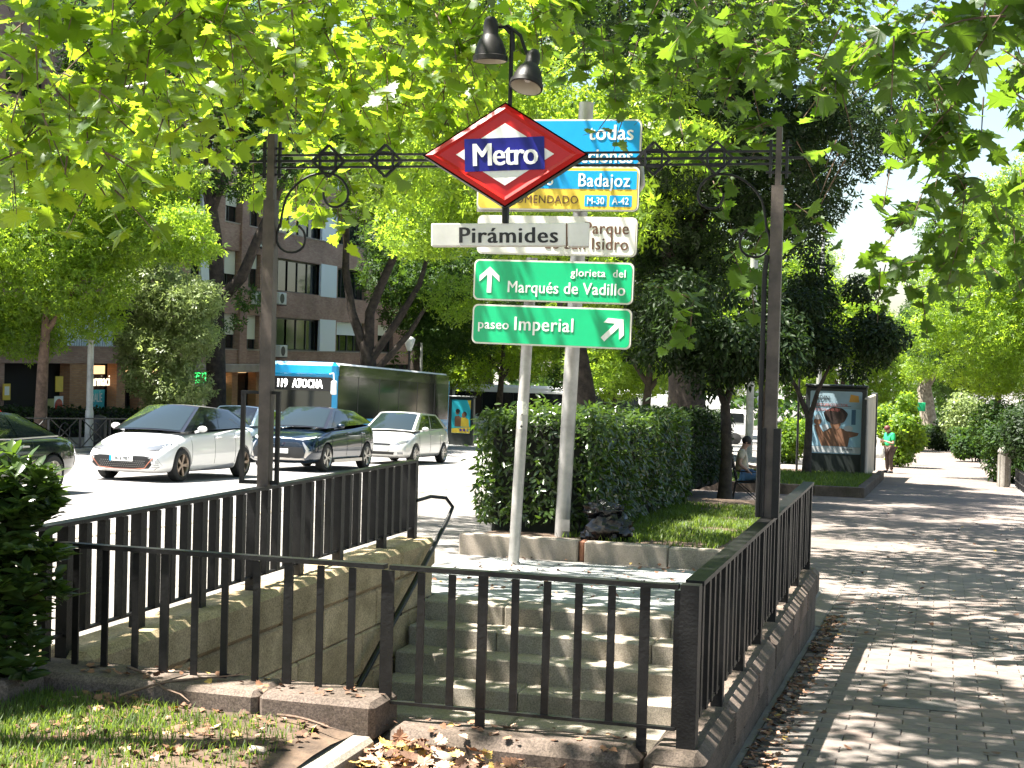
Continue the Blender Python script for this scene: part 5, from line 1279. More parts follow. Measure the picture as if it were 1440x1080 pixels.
# ------------------------------------------------------------------ people
skin_m = mat('skin', (.42, .24, .17), .55, var=.08, vscale=6)
def skinned(name, joints, edges, radii, m, parent, root=0, lv=2):
    me = bpy.data.meshes.new(name); me.from_pydata([tuple(p) for p in joints], edges, []); me.update()
    o = bpy.data.objects.new('tmp', me); C.objects.link(o)
    md = o.modifiers.new('k', 'SKIN'); md.use_smooth_shade = True
    if not me.skin_vertices: me.attributes.new('skin', 'FLOAT', 'POINT')
    sv = me.skin_vertices[0].data
    for i, r in enumerate(radii): sv[i].radius = (r, r) if not isinstance(r, tuple) else r; sv[i].use_root = (i == root)
    s2 = o.modifiers.new('s', 'SUBSURF'); s2.levels = lv
    bpy.context.view_layer.update()
    r_ = evald(o); bpy.data.objects.remove(o); r_.name = name; r_.materials.clear(); r_.materials.append(m); smooth(r_)
    return put(name, r_, parent)
def human(t, J, shirt, trousers, hair, shoes, sleeve=.5, legs_bare=False, hairlen=.0, long_hair=False, fat=1.0):
    """J: joint dictionary in the thing's own space: pel, chest, neck, head, shL/R, elL/R, wrL/R, hipL/R, knL/R, anL/R, toL/R, and hand direction hdL/R"""
    V = {k: Vector(v) for k, v in J.items()}
    names = ['pel', 'waist', 'chest', 'neck', 'chin', 'head']; 
    V['waist'] = (V['pel'] + V['chest']) / 2; up = (V['head'] - V['neck']).normalized(); V['chin'] = V['neck'] + up * .06
    rad = {'pel': .135*fat, 'waist': .125*fat, 'chest': (.145*fat, .115*fat), 'neck': .058, 'chin': .06, 'head': (.075, .085)}
    idx = {}; P = []; Rr = []; E = []
    def addv(k, p, r): idx[k] = len(P); P.append(p); Rr.append(r)
    for k in names: addv(k, V[k], rad[k])
    for a, b in zip(names, names[1:]): E.append((idx[a], idx[b]))
    addv('crown', V['head'] + up * .09, .06); E.append((idx['head'], idx['crown']))
    for s_ in 'LR':
        for k, r in (('sh', .062*fat), ('el', .042), ('wr', .027)): addv(k + s_, V[k + s_], r)
        E += [(idx['chest'], idx['sh' + s_]), (idx['sh' + s_], idx['el' + s_]), (idx['el' + s_], idx['wr' + s_])]
        d = (V.get('hd' + s_, V['wr' + s_] - V['el' + s_])).normalized(); side = d.cross(Vector((0, 1, .3))).normalized()
        addv('palm' + s_, V['wr' + s_] + d * .055, (.038, .018)); E.append((idx['wr' + s_], idx['palm' + s_]))
        for f, (o, l) in enumerate(((-.03, .065), (-.011, .078), (.01, .073), (.029, .058))):
            a = V['wr' + s_] + d * .09 + side * o; b = a + d * l * .5; c_ = b + (d * .6 + Vector((0, 0, -.6))).normalized() * l * .5
            addv('f%d%s' % (f, s_), a, .010); addv('g%d%s' % (f, s_), b, .009); addv('h%d%s' % (f, s_), c_, .007)
            E += [(idx['palm' + s_], idx['f%d%s' % (f, s_)]), (idx['f%d%s' % (f, s_)], idx['g%d%s' % (f, s_)]), (idx['g%d%s' % (f, s_)], idx['h%d%s' % (f, s_)])]
        a = V['wr' + s_] + d * .04 - side * .04; addv('t' + s_, a, .011); addv('u' + s_, a + d * .035 - side * .012, .009); E += [(idx['palm' + s_], idx['t' + s_]), (idx['t' + s_], idx['u' + s_])]
        for k, r in (('hip', .088*fat), ('kn', .056), ('an', .036), ('to', .03)): addv(k + s_, V[k + s_], r)
        E += [(idx['pel'], idx['hip' + s_]), (idx['hip' + s_], idx['kn' + s_]), (idx['kn' + s_], idx['an' + s_]), (idx['an' + s_], idx['to' + s_])]
    skinned('body', P, E, Rr, skin_m, t)
    # shirt
    P = []; Rr = []; E = []; idx = {}
    addv('a', V['pel'] * .75 + V['waist'] * .25, .155*fat); addv('b', V['waist'], .15*fat); addv('c', V['chest'], (.165*fat, .135*fat)); addv('d', V['chest'] * .25 + V['neck'] * .75, .085); E += [(0, 1), (1, 2), (2, 3)]
    for s_ in 'LR':
        addv('s' + s_, V['sh' + s_], .082*fat); addv('e' + s_, V['sh' + s_].lerp(V['el' + s_], sleeve), .065); E += [(2, idx['s' + s_]), (idx['s' + s_], idx['e' + s_])]
        if sleeve >= 1: addv('w' + s_, V['el' + s_].lerp(V['wr' + s_], .85), .042); E.append((idx['e' + s_], idx['w' + s_]))
    skinned('shirt', P, E, Rr, shirt, t)
    if trousers:
        P = []; Rr = []; E = []; idx = {}; addv('p', V['pel'] * .9 + V['waist'] * .1, .15*fat)
        for s_ in 'LR': addv('h' + s_, V['hip' + s_], .105*fat); addv('k' + s_, V['kn' + s_], .078); addv('a' + s_, V['kn' + s_].lerp(V['an' + s_], .93), .058); E += [(0, idx['h' + s_]), (idx['h' + s_], idx['k' + s_]), (idx['k' + s_], idx['a' + s_])]
        skinned('trousers', P, E, Rr, trousers, t)
    for s_ in 'LR':
        a, b = V['an' + s_], V['to' + s_]; m = MB(); c_ = (a + b) / 2; d = (b - a); yaw = math.atan2(d.y, d.x)
        M_ = Matrix.Translation((c_.x, c_.y, min(a.z, b.z) + .005)) @ Matrix.Rotation(yaw, 4, 'Z'); m.ball((0, 0, 0), 1, 12, 8); m.v = [tuple(M_ @ Vector((v[0] * .14, v[1] * .05, max(v[2] * .06, -.03)))) for v in m.v]; m.build('shoe', shoes, t, smooth_ang=50)
    # face and hair
    fwd = V.get('face', Vector((0, -1, 0))).normalized(); right = fwd.cross(up).normalized(); h = V['head'] + up * .02
    m = MB(); m.ball(h - fwd * .02 + up * .04, (.098, .105, .095), 14, 10)
    if long_hair: m.ball(h - fwd * .06 - up * .08, (.09, .06, .13), 12, 8)
    m.build('hair', hair, t, smooth_ang=60)
    m = MB(); m.ball(h + fwd * .085 - up * .01, (.014, .022, .022), 8, 6); m.build('nose', skin_m, t, smooth_ang=60)
    m = MB()
    for sg in (1, -1): m.ball(h + fwd * .078 + right * sg * .032 + up * .018, .011, 8, 6)
    m.build('eyes', black_p, t, smooth_ang=60); m = MB(); m.ball(h + fwd * .078 - up * .05, (.024, .01, .007), 8, 5); m.build('mouth', mat('lips', (.30, .08, .07), .5), t)
    m = MB()
    for sg in (1, -1): m.ball(h + right * sg * .082 - fwd * .005, (.012, .02, .028), 8, 6)
    m.build('ears', skin_m, t, smooth_ang=60)
greent = mat('bright green cotton', (.01, .42, .14), .8, var=.15, vscale=6); brownt = mat('brown trousers', (.08, .055, .045), .85, var=.3, vscale=10); redhair = mat('dark red hair', (.10, .022, .018), .6)
wp = on_y(1251, 640, 52.5); wt_ = thing('person', 'standing woman in a bright green shirt looking down at her phone on the path', 'person', (wp.x, 52.5, gz(wp.x, 52.5)), R(-48))
J = dict(pel=(0, 0, .86), chest=(0, -.02, 1.20), neck=(0, -.05, 1.38), head=(0, -.12, 1.48), shL=(.17, -.02, 1.31), shR=(-.17, -.02, 1.31), elL=(.23, -.05, 1.02), elR=(-.22, -.05, 1.03), wrL=(.06, -.28, 1.10), wrR=(-.08, -.27, 1.08),
         hipL=(.09, 0, .82), hipR=(-.09, 0, .82), knL=(.10, -.03, .46), knR=(-.10, -.02, .46), anL=(.11, .02, .08), anR=(-.11, .02, .08), toL=(.13, -.13, .03), toR=(-.13, -.13, .03), face=(0, -.75, -.6), hdL=(-.3, -.8, .1), hdR=(.3, -.8, .1))
human(wt_, J, greent, brownt, redhair, black_p, sleeve=.75, fat=1.12)
def held(name, label, cat, loc): t = thing(name, label, cat, loc); return t
ph_ = wt_.matrix_basis @ Vector((0, -.36, 1.14)); o = MB().cbox((-.04, -.005, -.07), (.04, .005, .07), .004).build('phone', black_p, None, loc=ph_, rot=(R(-50), 0, R(-48))); tag(o, 'black phone held in both hands by the woman in green', 'phone')
bagp = wt_.matrix_basis @ Vector((-.16, -.30, 0)); t = thing('carrier_bag', 'white plastic carrier bag hanging from the arm of the woman in green', 'bag', bagp)
wb_ = mat('white plastic bag', (.68, .68, .64), .5); blob('sack', (0, 0, .68), (.17, .10, .24), 2.2, .18, wb_, t); MB().tube([(-.06, 0, .86), (-.05, 0, 1.0), (0, 0, 1.08), (.05, 0, 1.0), (.06, 0, .86)], .012, 6).build('handles', wb_, t)
# seated person and chair behind the right arch post
sp = on_y(1047, 690, 31.0)
chair_p = Vector((sp.x + .05, 31.0, gz(-4, 31))); t = thing('bench_chair', 'dark metal street chair with armrests beside the small tree, holding the seated person', 'chair', chair_p, R(95))
m = MB(); m.cbox((-.26, -.25, .40), (.26, .22, .44), .01); m.build('seat', iron, t)
for k in range(5): MB().cbox((-.26, .23 + k*.022, .50 + k*.085), (.26, .25 + k*.022, .56 + k*.085), .005).build('back_slat', mat('worn wood slat', (.16, .09, .055), .7, var=.3, vscale=8), t)
for sx in (1, -1):
    m = MB(); m.tube([(sx*.27, -.24, 0), (sx*.27, -.22, .62), (sx*.27, .22, .64)], .014, 6); m.build('armrest', iron, t); m = MB(); m.tube([(sx*.27, .30, 0), (sx*.27, .22, .44), (sx*.27, .34, .95)], .016, 6); m.build('back_frame', iron, t); m = MB(); m.tube([(sx*.27, -.24, .02), (sx*.27, .24, .42)], .01, 6); m.build('brace', iron, t)
pt_ = thing('person', 'seated person in a cream top and blue jeans, half hidden behind the right arch post', 'person', chair_p, R(95))
J = dict(pel=(0, .10, .54), chest=(0, .14, .90), neck=(0, .10, 1.08), head=(0, .04, 1.20), shL=(.18, .12, 1.01), shR=(-.18, .12, 1.01), elL=(.26, .12, .74), elR=(-.27, .16, .78), wrL=(.22, -.12, .70), wrR=(-.27, .02, .68),
         hipL=(.10, .04, .53), hipR=(-.10, .04, .53), knL=(.16, -.42, .55), knR=(-.14, -.40, .55), anL=(.16, -.44, .09), anR=(-.15, -.36, .09), toL=(.17, -.60, .03), toR=(-.16, -.52, .03), face=(0, -.9, -.3))
human(pt_, J, mat('cream cotton', (.52, .45, .33), .85, var=.15, vscale=6), mat('blue denim', (.10, .20, .34), .85, var=.2, vscale=12), mat('dark hair', (.02, .014, .01), .6), black_p, sleeve=.6)
# person half seen behind the stone panel
pp = on_y(1217, 620, 47.5); t = thing('person', 'person in dark clothes mostly hidden between the advertising case and the stone panel', 'person', (pp.x + .0, 49.0, gz(-2, 49)), R(10))
J = dict(pel=(0, 0, .90), chest=(0, 0, 1.25), neck=(0, 0, 1.44), head=(0, -.02, 1.55), shL=(.18, 0, 1.36), shR=(-.18, 0, 1.36), elL=(.24, .02, 1.08), elR=(-.24, .02, 1.08), wrL=(.20, -.15, .95), wrR=(-.24, -.06, .86),
         hipL=(.09, 0, .86), hipR=(-.09, 0, .86), knL=(.10, -.03, .48), knR=(-.10, 0, .48), anL=(.10, .03, .08), anR=(-.10, .03, .08), toL=(.12, -.12, .03), toR=(-.12, -.12, .03))
human(t, J, mat('dark red jersey', (.08, .02, .02), .85), mat('grey trousers', (.06, .06, .065), .85), redhair, black_p, sleeve=1.0)
# cyclist far down the path
cp = on_y(1289, 600, 112.0); t = thing('person', 'person in pale clothes standing with a bicycle far down the bright path', 'person', (cp.x, 112, gz(-1, 112)), R(200))
J2 = dict(J); human(t, J2, mat('pale shirt', (.6, .58, .52), .85), mat('grey trousers', (.06, .06, .065), .85), MATS['dark hair'], black_p, sleeve=.6)
t = thing('bicycle', 'bicycle beside the far away person on the path', 'bicycle', (cp.x - .75, 111.6, gz(-1, 112)), R(70))
for y in (-.52, .52): MB().tube([(0, y + .33*math.cos(a), .34 + .33*math.sin(a)) for a in np.linspace(0, 2*PI, 21)], .02, 5).build('wheel', rubber, t)
m = MB(); m.tube([(0, -.52, .34), (0, -.38, .92), (0, -.34, 1.0)], .02, 5); m.tube([(0, -.40, .80), (0, .18, .82)], .02, 5); m.tube([(0, -.42, .74), (0, .05, .32), (0, .20, .90)], .02, 5); m.tube([(0, .05, .32), (0, .52, .34), (0, .18, .80)], .016, 5); m.build('frame', black_p, t)
m = MB(); m.tube([(-.25, -.30, 1.02), (0, -.36, 1.0), (.25, -.30, 1.02)], .016, 5); m.build('handlebar', black_p, t); MB().ball((0, .22, .93), (.06, .12, .03), 8, 5).build('saddle', black_p, t)
dp = b1_.matrix_basis @ Vector((-.62, -.0, 0)); 
t = thing('person', 'bus driver in a dark waistcoat and blue shirt behind the windscreen of the blue bus', 'person', (b1_.location.x - .62, 46.965, b1_.location.z + .35))
bpy.data.objects.remove(t)     # the pane of the bus is opaque in this light: no driver is built behind it
"""see-through panes are not modelled on the bus"""
# green street sign and shrubs far down the path
zf = on_y(1289, 572, 100).z; xf = on_y(1289, 572, 100).x
t = thing('street_sign', 'small green road sign far down the path left of the pale trunk', 'road sign', (xf, 100, gz(0, 100))); MB().tube([(0, 0, 0), (0, 0, zf - t.location.z + .2)], .05, 6).build('post', lampgrey, t)
MB().cbox((-.55, -.04, zf - t.location.z - .28), (.55, -.0, zf - t.location.z + .28), .02).build('panel', sg, t)
# pale far buildings across the river
farb = mat('far pale building', (.55, .53, .50), .8, var=.1, vscale=.2)
for (x, y, w_, h_, lb) in ((-60, 330, 40, 26, 'pale far apartment block behind the street trees, leftmost of the far blocks'), (-8, 380, 46, 22, 'wide pale far block seen through the trees past the orange tree'), (52, 350, 40, 24, 'pale far block at the end of the path on the right')):
    t = thing('far_building', lb, 'building', (x, y, -9)); MB().box((-w_/2, 0, 0), (w_/2, 14, h_)).build('wall', farb, t)
    m = MB()
    for r_ in range(int(h_ / 3) - 1):
        for c_ in range(int(w_ / 3.2)): m.box((-w_/2 + 1 + c_*3.2, -.15, 1.5 + r_*3), (-w_/2 + 2.6 + c_*3.2, -.02, 3.1 + r_*3))
    o = m.build('windows', glass_b, t)
    MB().box((-w_/2 - .4, -.5, h_), (w_/2 + .4, 14.4, h_ + .6)).build('roof', farb, t)
# ------------------------------------------------------------------ trees
def rand_unit(n): v = rng.normal(size=(n, 3)); return v / np.linalg.norm(v, axis=1)[:, None]
def crown_points(n, blobs, shell=.55):
    """points in lumpy clusters: blobs (x,y,z,rx,ry,rz)"""
    B = np.array(blobs, float); vol = (B[:, 3] * B[:, 4] * B[:, 5]) ** .75; k = rng.choice(len(B), n, p=vol / vol.sum())
    u = rand_unit(n); r = shell + (1 - shell) * rng.random(n) ** .7; r *= rng.uniform(.8, 1.12, n)
    return B[k, :3] + u * r[:, None] * B[k, 3:6], u
def lumps(c, R3, n, r0, seed, flat_=.75):
    """sub-blobs spread over a big ellipsoid"""
    g = np.random.default_rng(seed); out = []
    for i in range(n):
        v = g.normal(size=3); v /= np.linalg.norm(v); q = g.uniform(.35, .95); rr = r0 * g.uniform(.6, 1.25)
        out.append((c[0] + v[0]*R3[0]*q, c[1] + v[1]*R3[1]*q, c[2] + v[2]*R3[2]*q, rr, rr, rr * flat_))
    return out
def limb(t, pts, radii, m, name='branch', n=8): return MB().tube(pts, radii, n).build(name, m, t, smooth_ang=70)
def wig(a, b, n, amp, seed):
    a = Vector(a); b = Vector(b); out = []
    for i in range(n + 1):
        s_ = i / n; w_ = math.sin(PI * s_) * amp
        out.append(a.lerp(b, s_) + Vector((noise.noise(Vector((seed, s_*2, 0))) * w_, noise.noise(Vector((seed, 0, s_*2))) * w_, 0)))
    return out
CROWNS = {}
def crown_mesh(key, blobs, n, size, tmpl, m, jitter=.9, droop=-.3):
    P, u = crown_points(n, blobs); me = leaves_mesh('foliage', P, size * rng.uniform(.6, 1.3, n), tmpl, m, dir_frames(u * .6 + rng.normal(size=(n, 3)) * .3, jitter, droop)); CROWNS[key] = (me, blobs); return me
def tree(name, label, base, trunk, tr, limbs, crown, m_bark, group=None, cloc=(0, 0, 0), crot=0.0, cs=(1, 1, 1)):
    """trunk: points relative to base; limbs: list of (points, radii); crown: mesh"""
    t = thing(name, label, 'tree', base, 0, group)
    tp = [(trunk[0][0], trunk[0][1], -.1), (trunk[0][0], trunk[0][1], .25)] + list(trunk[1:]) if len(trunk) > 1 else trunk
    limb(t, tp, [tr[0] * 1.35, tr[0] * 1.02] + list(tr[1:]), m_bark, 'trunk', 12)
    for i, (p, r_) in enumerate(limbs): limb(t, p, r_, m_bark)
    if crown:
        o = put('foliage', crown, t, cloc, (0, 0, crot), cs); tag(o, kind='stuff')
    return t
GT = 'trees along the far pavement'; GM = 'trees along the median strip'
# -- T1 young yellow green tree, left
def px_pt(px, py, Y): return on_y(px, py, Y)
X = -25.4; y = y_at(58, X); b = Vector((X, y, gz(X, y) + .1))
def rel(px, py, dy=0.0):
    q = on_y(px, py, y + dy); return tuple(q - b)
bl = []
for (px, py, r_, dy) in ((20, 250, 2.0, 0), (110, 240, 1.9, -1), (190, 290, 1.8, .5), (60, 330, 2.2, -1), (150, 340, 1.7, 1), (230, 330, 1.3, 0), (265, 345, 1.0, 0), (20, 400, 2.0, 0), (110, 400, 1.7, -.5), (-60, 330, 2.3, 1), (200, 200, 1.4, 1), (60, 180, 1.5, 1), (40, 470, 1.3, .5), (130, 450, 1.0, 0), (-40, 450, 1.6, 0), (-120, 250, 2.6, 0), (240, 250, 1.2, 1), (260, 310, .8, -1)):
    q = rel(px, py, dy); bl.append((*q, r_, r_, r_ * .62))
me = crown_mesh('young', bl, 44000, .21, LEAF_SPRAY, leafy)
tree('young_tree', 'young tree with bright yellow green leaves and thin brown trunk, leftmost along the building', b, [(0, 0, 0), rel(60, 520), rel(66, 440), rel(70, 330)], [.19, .16, .12, .05],
     [([rel(64, 470), rel(110, 400), rel(160, 340)], [.09, .06, .02]), ([rel(66, 440), rel(20, 370), rel(-20, 320)], [.09, .06, .02]), ([rel(66, 400), rel(40, 300), rel(30, 240)], [.08, .05, .02])], me, bark_l, GT)
# -- T2 small pale leaved tree hanging over the pharmacy
X = -25.2; y = y_at(238, X); b = Vector((X, y, gz(X, y) + .1)); bl = []
for (px, py, r_) in ((215, 400, 1.5), (250, 430, 1.4), (200, 470, 1.1), (240, 490, 1.3), (220, 530, 1.2), (255, 545, 1.1), (275, 420, 1.0), (195, 360, 1.2), (190, 500, .7), (230, 570, .8), (275, 470, .9)):
    q = rel(px, py); bl.append((*q, r_, r_, r_ * .7))
me = crown_mesh('pale', bl, 14000, .22, LEAF_SPRAY, leafs)
tree('small_tree', 'small tree with drooping pale green leaves half covering the pharmacy lettering', b, [(0, 0, 0), rel(236, 540), rel(238, 480), rel(235, 410)], [.13, .11, .08, .03], [([rel(237, 510), rel(215, 480), rel(200, 465)], [.05, .03, .015])], me, bark_l, GT)
# -- T3 big dark forked tree
X = -25.6; y = y_at(305, X); b = Vector((X, y, gz(X, y) + .1)); bl = lumps(rel(270, 130), (6.5, 6, 4.5), 26, 1.7, 11) + [(*rel(330, 250), 1.2, 1.2, .9), (*rel(200, 180), 2, 2, 1.2), (*rel(400, 200), 1.5, 1.5, 1), (*rel(190, 250), 1.0, 1, .8), (*rel(350, 420), .6, .6, .5), (*rel(330, 455), .5, .5, .3)]
me = crown_mesh('forked', bl, 24000, .26, LEAF_SPRAY, leafd)
tree('big_tree', 'big dark tree forking into thick limbs in front of the brick building', b, [(0, 0, 0), rel(304, 540), rel(302, 440), rel(306, 400)], [.38, .36, .34, .33],
     [([rel(306, 410), rel(302, 330), rel(292, 260), rel(262, 165), rel(250, 100)], [.30, .26, .22, .16, .08]), ([rel(306, 425), rel(340, 390), rel(365, 330), rel(392, 270), rel(425, 200)], [.26, .22, .18, .13, .06]), ([rel(298, 300), rel(325, 220), rel(338, 170)], [.16, .11, .05]), ([rel(300, 440), rel(280, 410), rel(262, 395)], [.12, .08, .04]), ([rel(285, 240), rel(300, 180), rel(312, 130)], [.14, .10, .05])], me, bark, GT)
# -- T4, T5 many-stemmed trees behind the bus
X = -25.0; y = y_at(535, X) - 6; b = Vector((on_y(520, 560, y).x, y, gz(X, y))); bl = lumps(rel(540, 150), (7, 6, 5.5), 30, 1.8, 21) + [(*rel(450, 240), 1.4, 1.4, 1), (*rel(610, 330), 1.6, 1.6, 1.2), (*rel(560, 300), 1.2, 1.2, 1), (*rel(640, 420), 1.4, 1.4, 1.1), (*rel(500, 290), 1.1, 1.1, .8), (*rel(600, 250), 2, 2, 1.3)]
me = crown_mesh('stems', bl, 30000, .26, LEAF_SPRAY, leafy)
tree('many_stemmed_tree', 'many stemmed dark tree spreading in a fan behind the roof of the blue bus', b, [(0, 0, 0), rel(520, 540), rel(518, 510), rel(515, 480)], [.42, .40, .34, .30],
     [([rel(516, 500), rel(495, 440), rel(486, 380), rel(488, 300), rel(494, 220)], [.24, .20, .17, .12, .05]), ([rel(518, 500), rel(520, 440), rel(545, 380), rel(575, 320), rel(600, 250)], [.26, .22, .18, .13, .06]), ([rel(522, 505), rel(560, 450), rel(590, 400), rel(610, 330)], [.20, .16, .12, .06]), ([rel(530, 520), rel(575, 470), rel(600, 430)], [.16, .12, .07])], me, bark, GT)
y += 12; b = Vector((on_y(582, 560, y).x, y, gz(-25, y))); bl = lumps(rel(660, 380), (6, 5, 4), 20, 1.7, 31) + lumps(rel(620, 470), (2.5, 3, 1.6), 8, 1.2, 33)
me = crown_mesh('bush', bl, 22000, .28, LEAF_SPRAY, leafd)
tree('street_tree', 'dark trunked tree just right of the many stemmed one, leaning right behind the lantern', b, [(0, 0, 0), rel(582, 520), rel(590, 470), rel(608, 400)], [.34, .3, .26, .14], [([rel(586, 490), rel(560, 420), rel(545, 350)], [.15, .1, .05]), ([rel(600, 430), rel(640, 380), rel(680, 350)], [.14, .1, .05])], me, bark, GT)
# -- background trees sharing crown meshes
BG = []
bl = lumps((0, 0, 6.2), (4.6, 4.6, 4.2), 34, 1.45, 41); me1 = crown_mesh('bg1', bl, 24000, .27, LEAF_SPRAY, leafd)
bl = lumps((0, 0, 6.6), (4.8, 4.8, 4.6), 34, 1.5, 42); me2 = crown_mesh('bg2', bl, 24000, .27, LEAF_SPRAY, leafy)
bl = lumps((0, 0, 6.4), (4.2, 4.2, 4.4), 30, 1.4, 43); me3 = crown_mesh('bg3', bl, 20000, .30, LEAF_SPRAY, leafh)
def std_tree(px, Y, X, label, mesh, s=1.0, th=3.2, tr=.22, m=bark, lean=.2, group=GM, rot=None):
    if X is None: X = on_y(px, 560, Y).x
    rot = rng.uniform(0, 6) if rot is None else rot
    top = Vector((lean, 0, th * s))
    return tree('street_tree', label, (X, Y, gz(X, Y)), [(0, 0, 0), (lean * .4, 0, th * s * .5), tuple(top), (lean * 1.6, 0, th * s * 1.9)], [tr, tr * .85, tr * .7, tr * .2],
        [([top - Vector((0, 0, .4)), top + Vector((1.2, .3, 1.4)) * s, top + Vector((2.2, .6, 3.0)) * s], [tr*.5, tr*.35, tr*.1]), ([top - Vector((0, 0, .2)), top + Vector((-1.1, -.3, 1.5)) * s, top + Vector((-2.2, .4, 3.2)) * s], [tr*.5, tr*.35, tr*.1])], mesh, m, group, cs=(s, s, s), crot=rot)
std_tree(700, 78, None, 'bushy green tree behind the direction signs, left of the white bus', me2, 1.15)
std_tree(860, 84, None, 'light green tree behind the thick sign pole, above the white bus', me2, 1.2, group=GM)
std_tree(650, 100, None, 'deep green tree beyond the teal and yellow poster', me1, 1.4)
std_tree(780, 110, None, 'tall tree filling the gap between the two sign poles', me1, 1.6)
std_tree(930, 118, None, 'tree far behind the wide dark trunk', me2, 1.5)
std_tree(1010, 130, None, 'distant light tree beyond the sunlit street', me2, 1.5)
std_tree(1075, 100, None, 'distant tree with its crown behind the upper right arch post', me1, 1.25, th=4.2)
std_tree(1180, 96, None, 'yellow green distant tree under the bright patch of sky', me2, 1.15)
std_tree(905, 60, None, 'slim tree added for bus reflections, between the thick pole and the wide trunk', me2, .95)  # added so that the side of the blue bus mirrors green
std_tree(850, 70, None, 'tree added for bus reflections, behind the leaning trunk beyond the hedge', me1, 1.1)  # second tree added for the bus glass to reflect
std_tree(470, 118, None, 'dark tree at the far end of the brick building', me1, 1.5)
std_tree(560, 92, None, 'tree behind the fan of stems over the bus', me1, 1.5)
# big leaning trunk behind the signs, and the wide trunk above the hedge
Y_ = 40.0; y = Y_; b = Vector((on_y(826, 600, Y_).x, Y_, gz(-8, Y_))); bl = lumps(rel(760, 180), (6.5, 5, 4.5), 32, 1.5, 51) + [(g_[0] - b.x, g_[1] - b.y, g_[2] - b.z, .9, 1.0, .6) for g_ in np.random.default_rng(67).uniform((-8.6, 20, 4.3), (-5.0, 35, 7.5), (34, 3))] + lumps(rel(660, 330), (2.5, 3, 2.2), 8, 1.0, 52) + lumps(rel(830, 420), (2.0, 2.4, 1.2), 7, .8, 56)  # loose clusters nearer the camera are added to shade the hedge
me = crown_mesh('median', bl, 46000, .20, LEAF_SPRAY, leafy)
tree('leaning_tree', 'tree with a dark trunk leaning left behind the thick sign pole', b, [(0, 0, 0), rel(822, 560), rel(812, 500), rel(790, 400)], [.36, .33, .30, .24], [([rel(800, 430), rel(830, 330), rel(850, 220)], [.2, .14, .06]), ([rel(795, 400), rel(750, 300), rel(720, 200)], [.2, .14, .06])], me, bark, GM)
Y_ = 36.5; y = Y_; b = Vector((on_y(965, 600, Y_).x, Y_, gz(-6, Y_))); bl = lumps(rel(990, 190), (5.0, 5, 4.0), 34, 1.3, 61) + [(g_[0] - b.x, g_[1] - b.y, g_[2] - b.z, 1.0, 1.0, .5) for g_ in np.random.default_rng(66).uniform((-12, 17.5, 7.6), (-3.2, 35, 11.5), (50, 3))] + lumps(rel(950, 420), (1.3, 2, 1.0), 6, .7, 62) + lumps(rel(900, 330), (1.6, 2, 1.2), 7, .8, 63)  # high clusters, mostly above the frame, are added to shade hedge and lawn
me = crown_mesh('wide', bl, 62000, .21, LEAF_SPRAY, leafh)
tree('wide_trunk_tree', 'old tree with the widest dark trunk, rising behind the hedge', b, [(0, 0, 0), rel(966, 540), rel(962, 450), rel(950, 340)], [.50, .46, .42, .36], [([rel(955, 380), rel(1000, 250), rel(1020, 120), rel(1040, 0)], [.3, .26, .2, .12]), ([rel(950, 350), rel(915, 250), rel(900, 140)], [.26, .2, .1])], me, bark, GM)
# -- small dark glossy-leaved trees by the path
def orange_tree(px, pyb, Y, label, crown_c, R3, seed, fork, n=16000, extra=()):
    global y, b
    y = Y; b = Vector((on_y(px, 600, Y).x, Y, gz(on_y(px, 600, Y).x, Y) + .1)); bl = lumps(rel(*crown_c), R3, 26, .62, seed, .85)
    for ex in extra: bl += lumps(rel(*ex[:2]), ex[2], 9, .5, seed + 7)
    P, u = crown_points(n, bl); me = leaves_mesh('foliage', P, .15 * rng.uniform(.6, 1.3, n), LEAF_LANCE, leafh, dir_frames(u, .8, -.8))
    return tree('orange_tree', label, b, [(0, 0, 0), rel(px, (pyb + fork[1]) / 2), rel(*fork)], [.13, .11, .10],
        [([rel(*fork), rel(fork[0] - 18, fork[1] - 45), rel(fork[0] - 50, fork[1] - 95)], [.08, .06, .03]), ([rel(*fork), rel(fork[0] + 12, fork[1] - 40), rel(fork[0] + 40, fork[1] - 100)], [.08, .06, .03])], me, bark, 'small dark trees beside the path')
orange_tree(1022, 705, 29.5, 'small dark tree with a forked thin trunk next to the seated person', (1010, 460), (1.75, 1.6, 1.15), 71, (1020, 570), extra=((930, 470, (.8, 1.2, .8)),))
orange_tree(1136, 668, 42.0, 'small dark tree leaning over the advertising case', (1165, 450), (1.9, 1.8, 2.0), 72, (1138, 590), 20000, extra=((1230, 500, (1.0, 1.2, .8)), (1090, 480, (1.0, 1.3, 1.0))))
# -- trees and bushes on the right
Y_ = 50; y = Y_; b = Vector((6.2, Y_, gz(6, Y_))); bl = []
for (px, py, r_, dy) in ((1400, 400, 1.5, 0), (1340, 430, 1.3, -1), (1440, 350, 1.6, 0), (1300, 470, .9, 0), (1380, 470, 1.3, -1), (1430, 450, 1.4, 1), (1480, 420, 2, 0), (1310, 400, .9, 1), (1350, 370, 1.1, 1), (1350, 520, .9, 1), (1400, 530, 1.1, 0), (1290, 520, .6, 0), (1460, 520, 1.6, 0), (1540, 350, 2.6, 0), (1420, 290, 1.6, 2), (1500, 250, 2, 1)):
    bl.append((*rel(px, py, dy), r_, r_, r_ * .7))
me = crown_mesh('rightlit', bl, 34000, .17, LEAF_SPRAY, leafy)
tree('sunlit_tree', 'sunlit bright green tree overhanging the right side of the path', b, [(0, 0, 0), (0, 0, 2.0), (-.3, 0, 3.4), (-.6, 0, 5)], [.28, .24, .18, .06], [([(-.1, 0, 2.4), (-1.6, 0, 3.4), (-2.6, 0, 4.2)], [.14, .09, .03]), ([(-.1, 0, 2.8), (1.2, .2, 4), (2, .3, 5.2)], [.14, .09, .03])], me, bark_l, None)
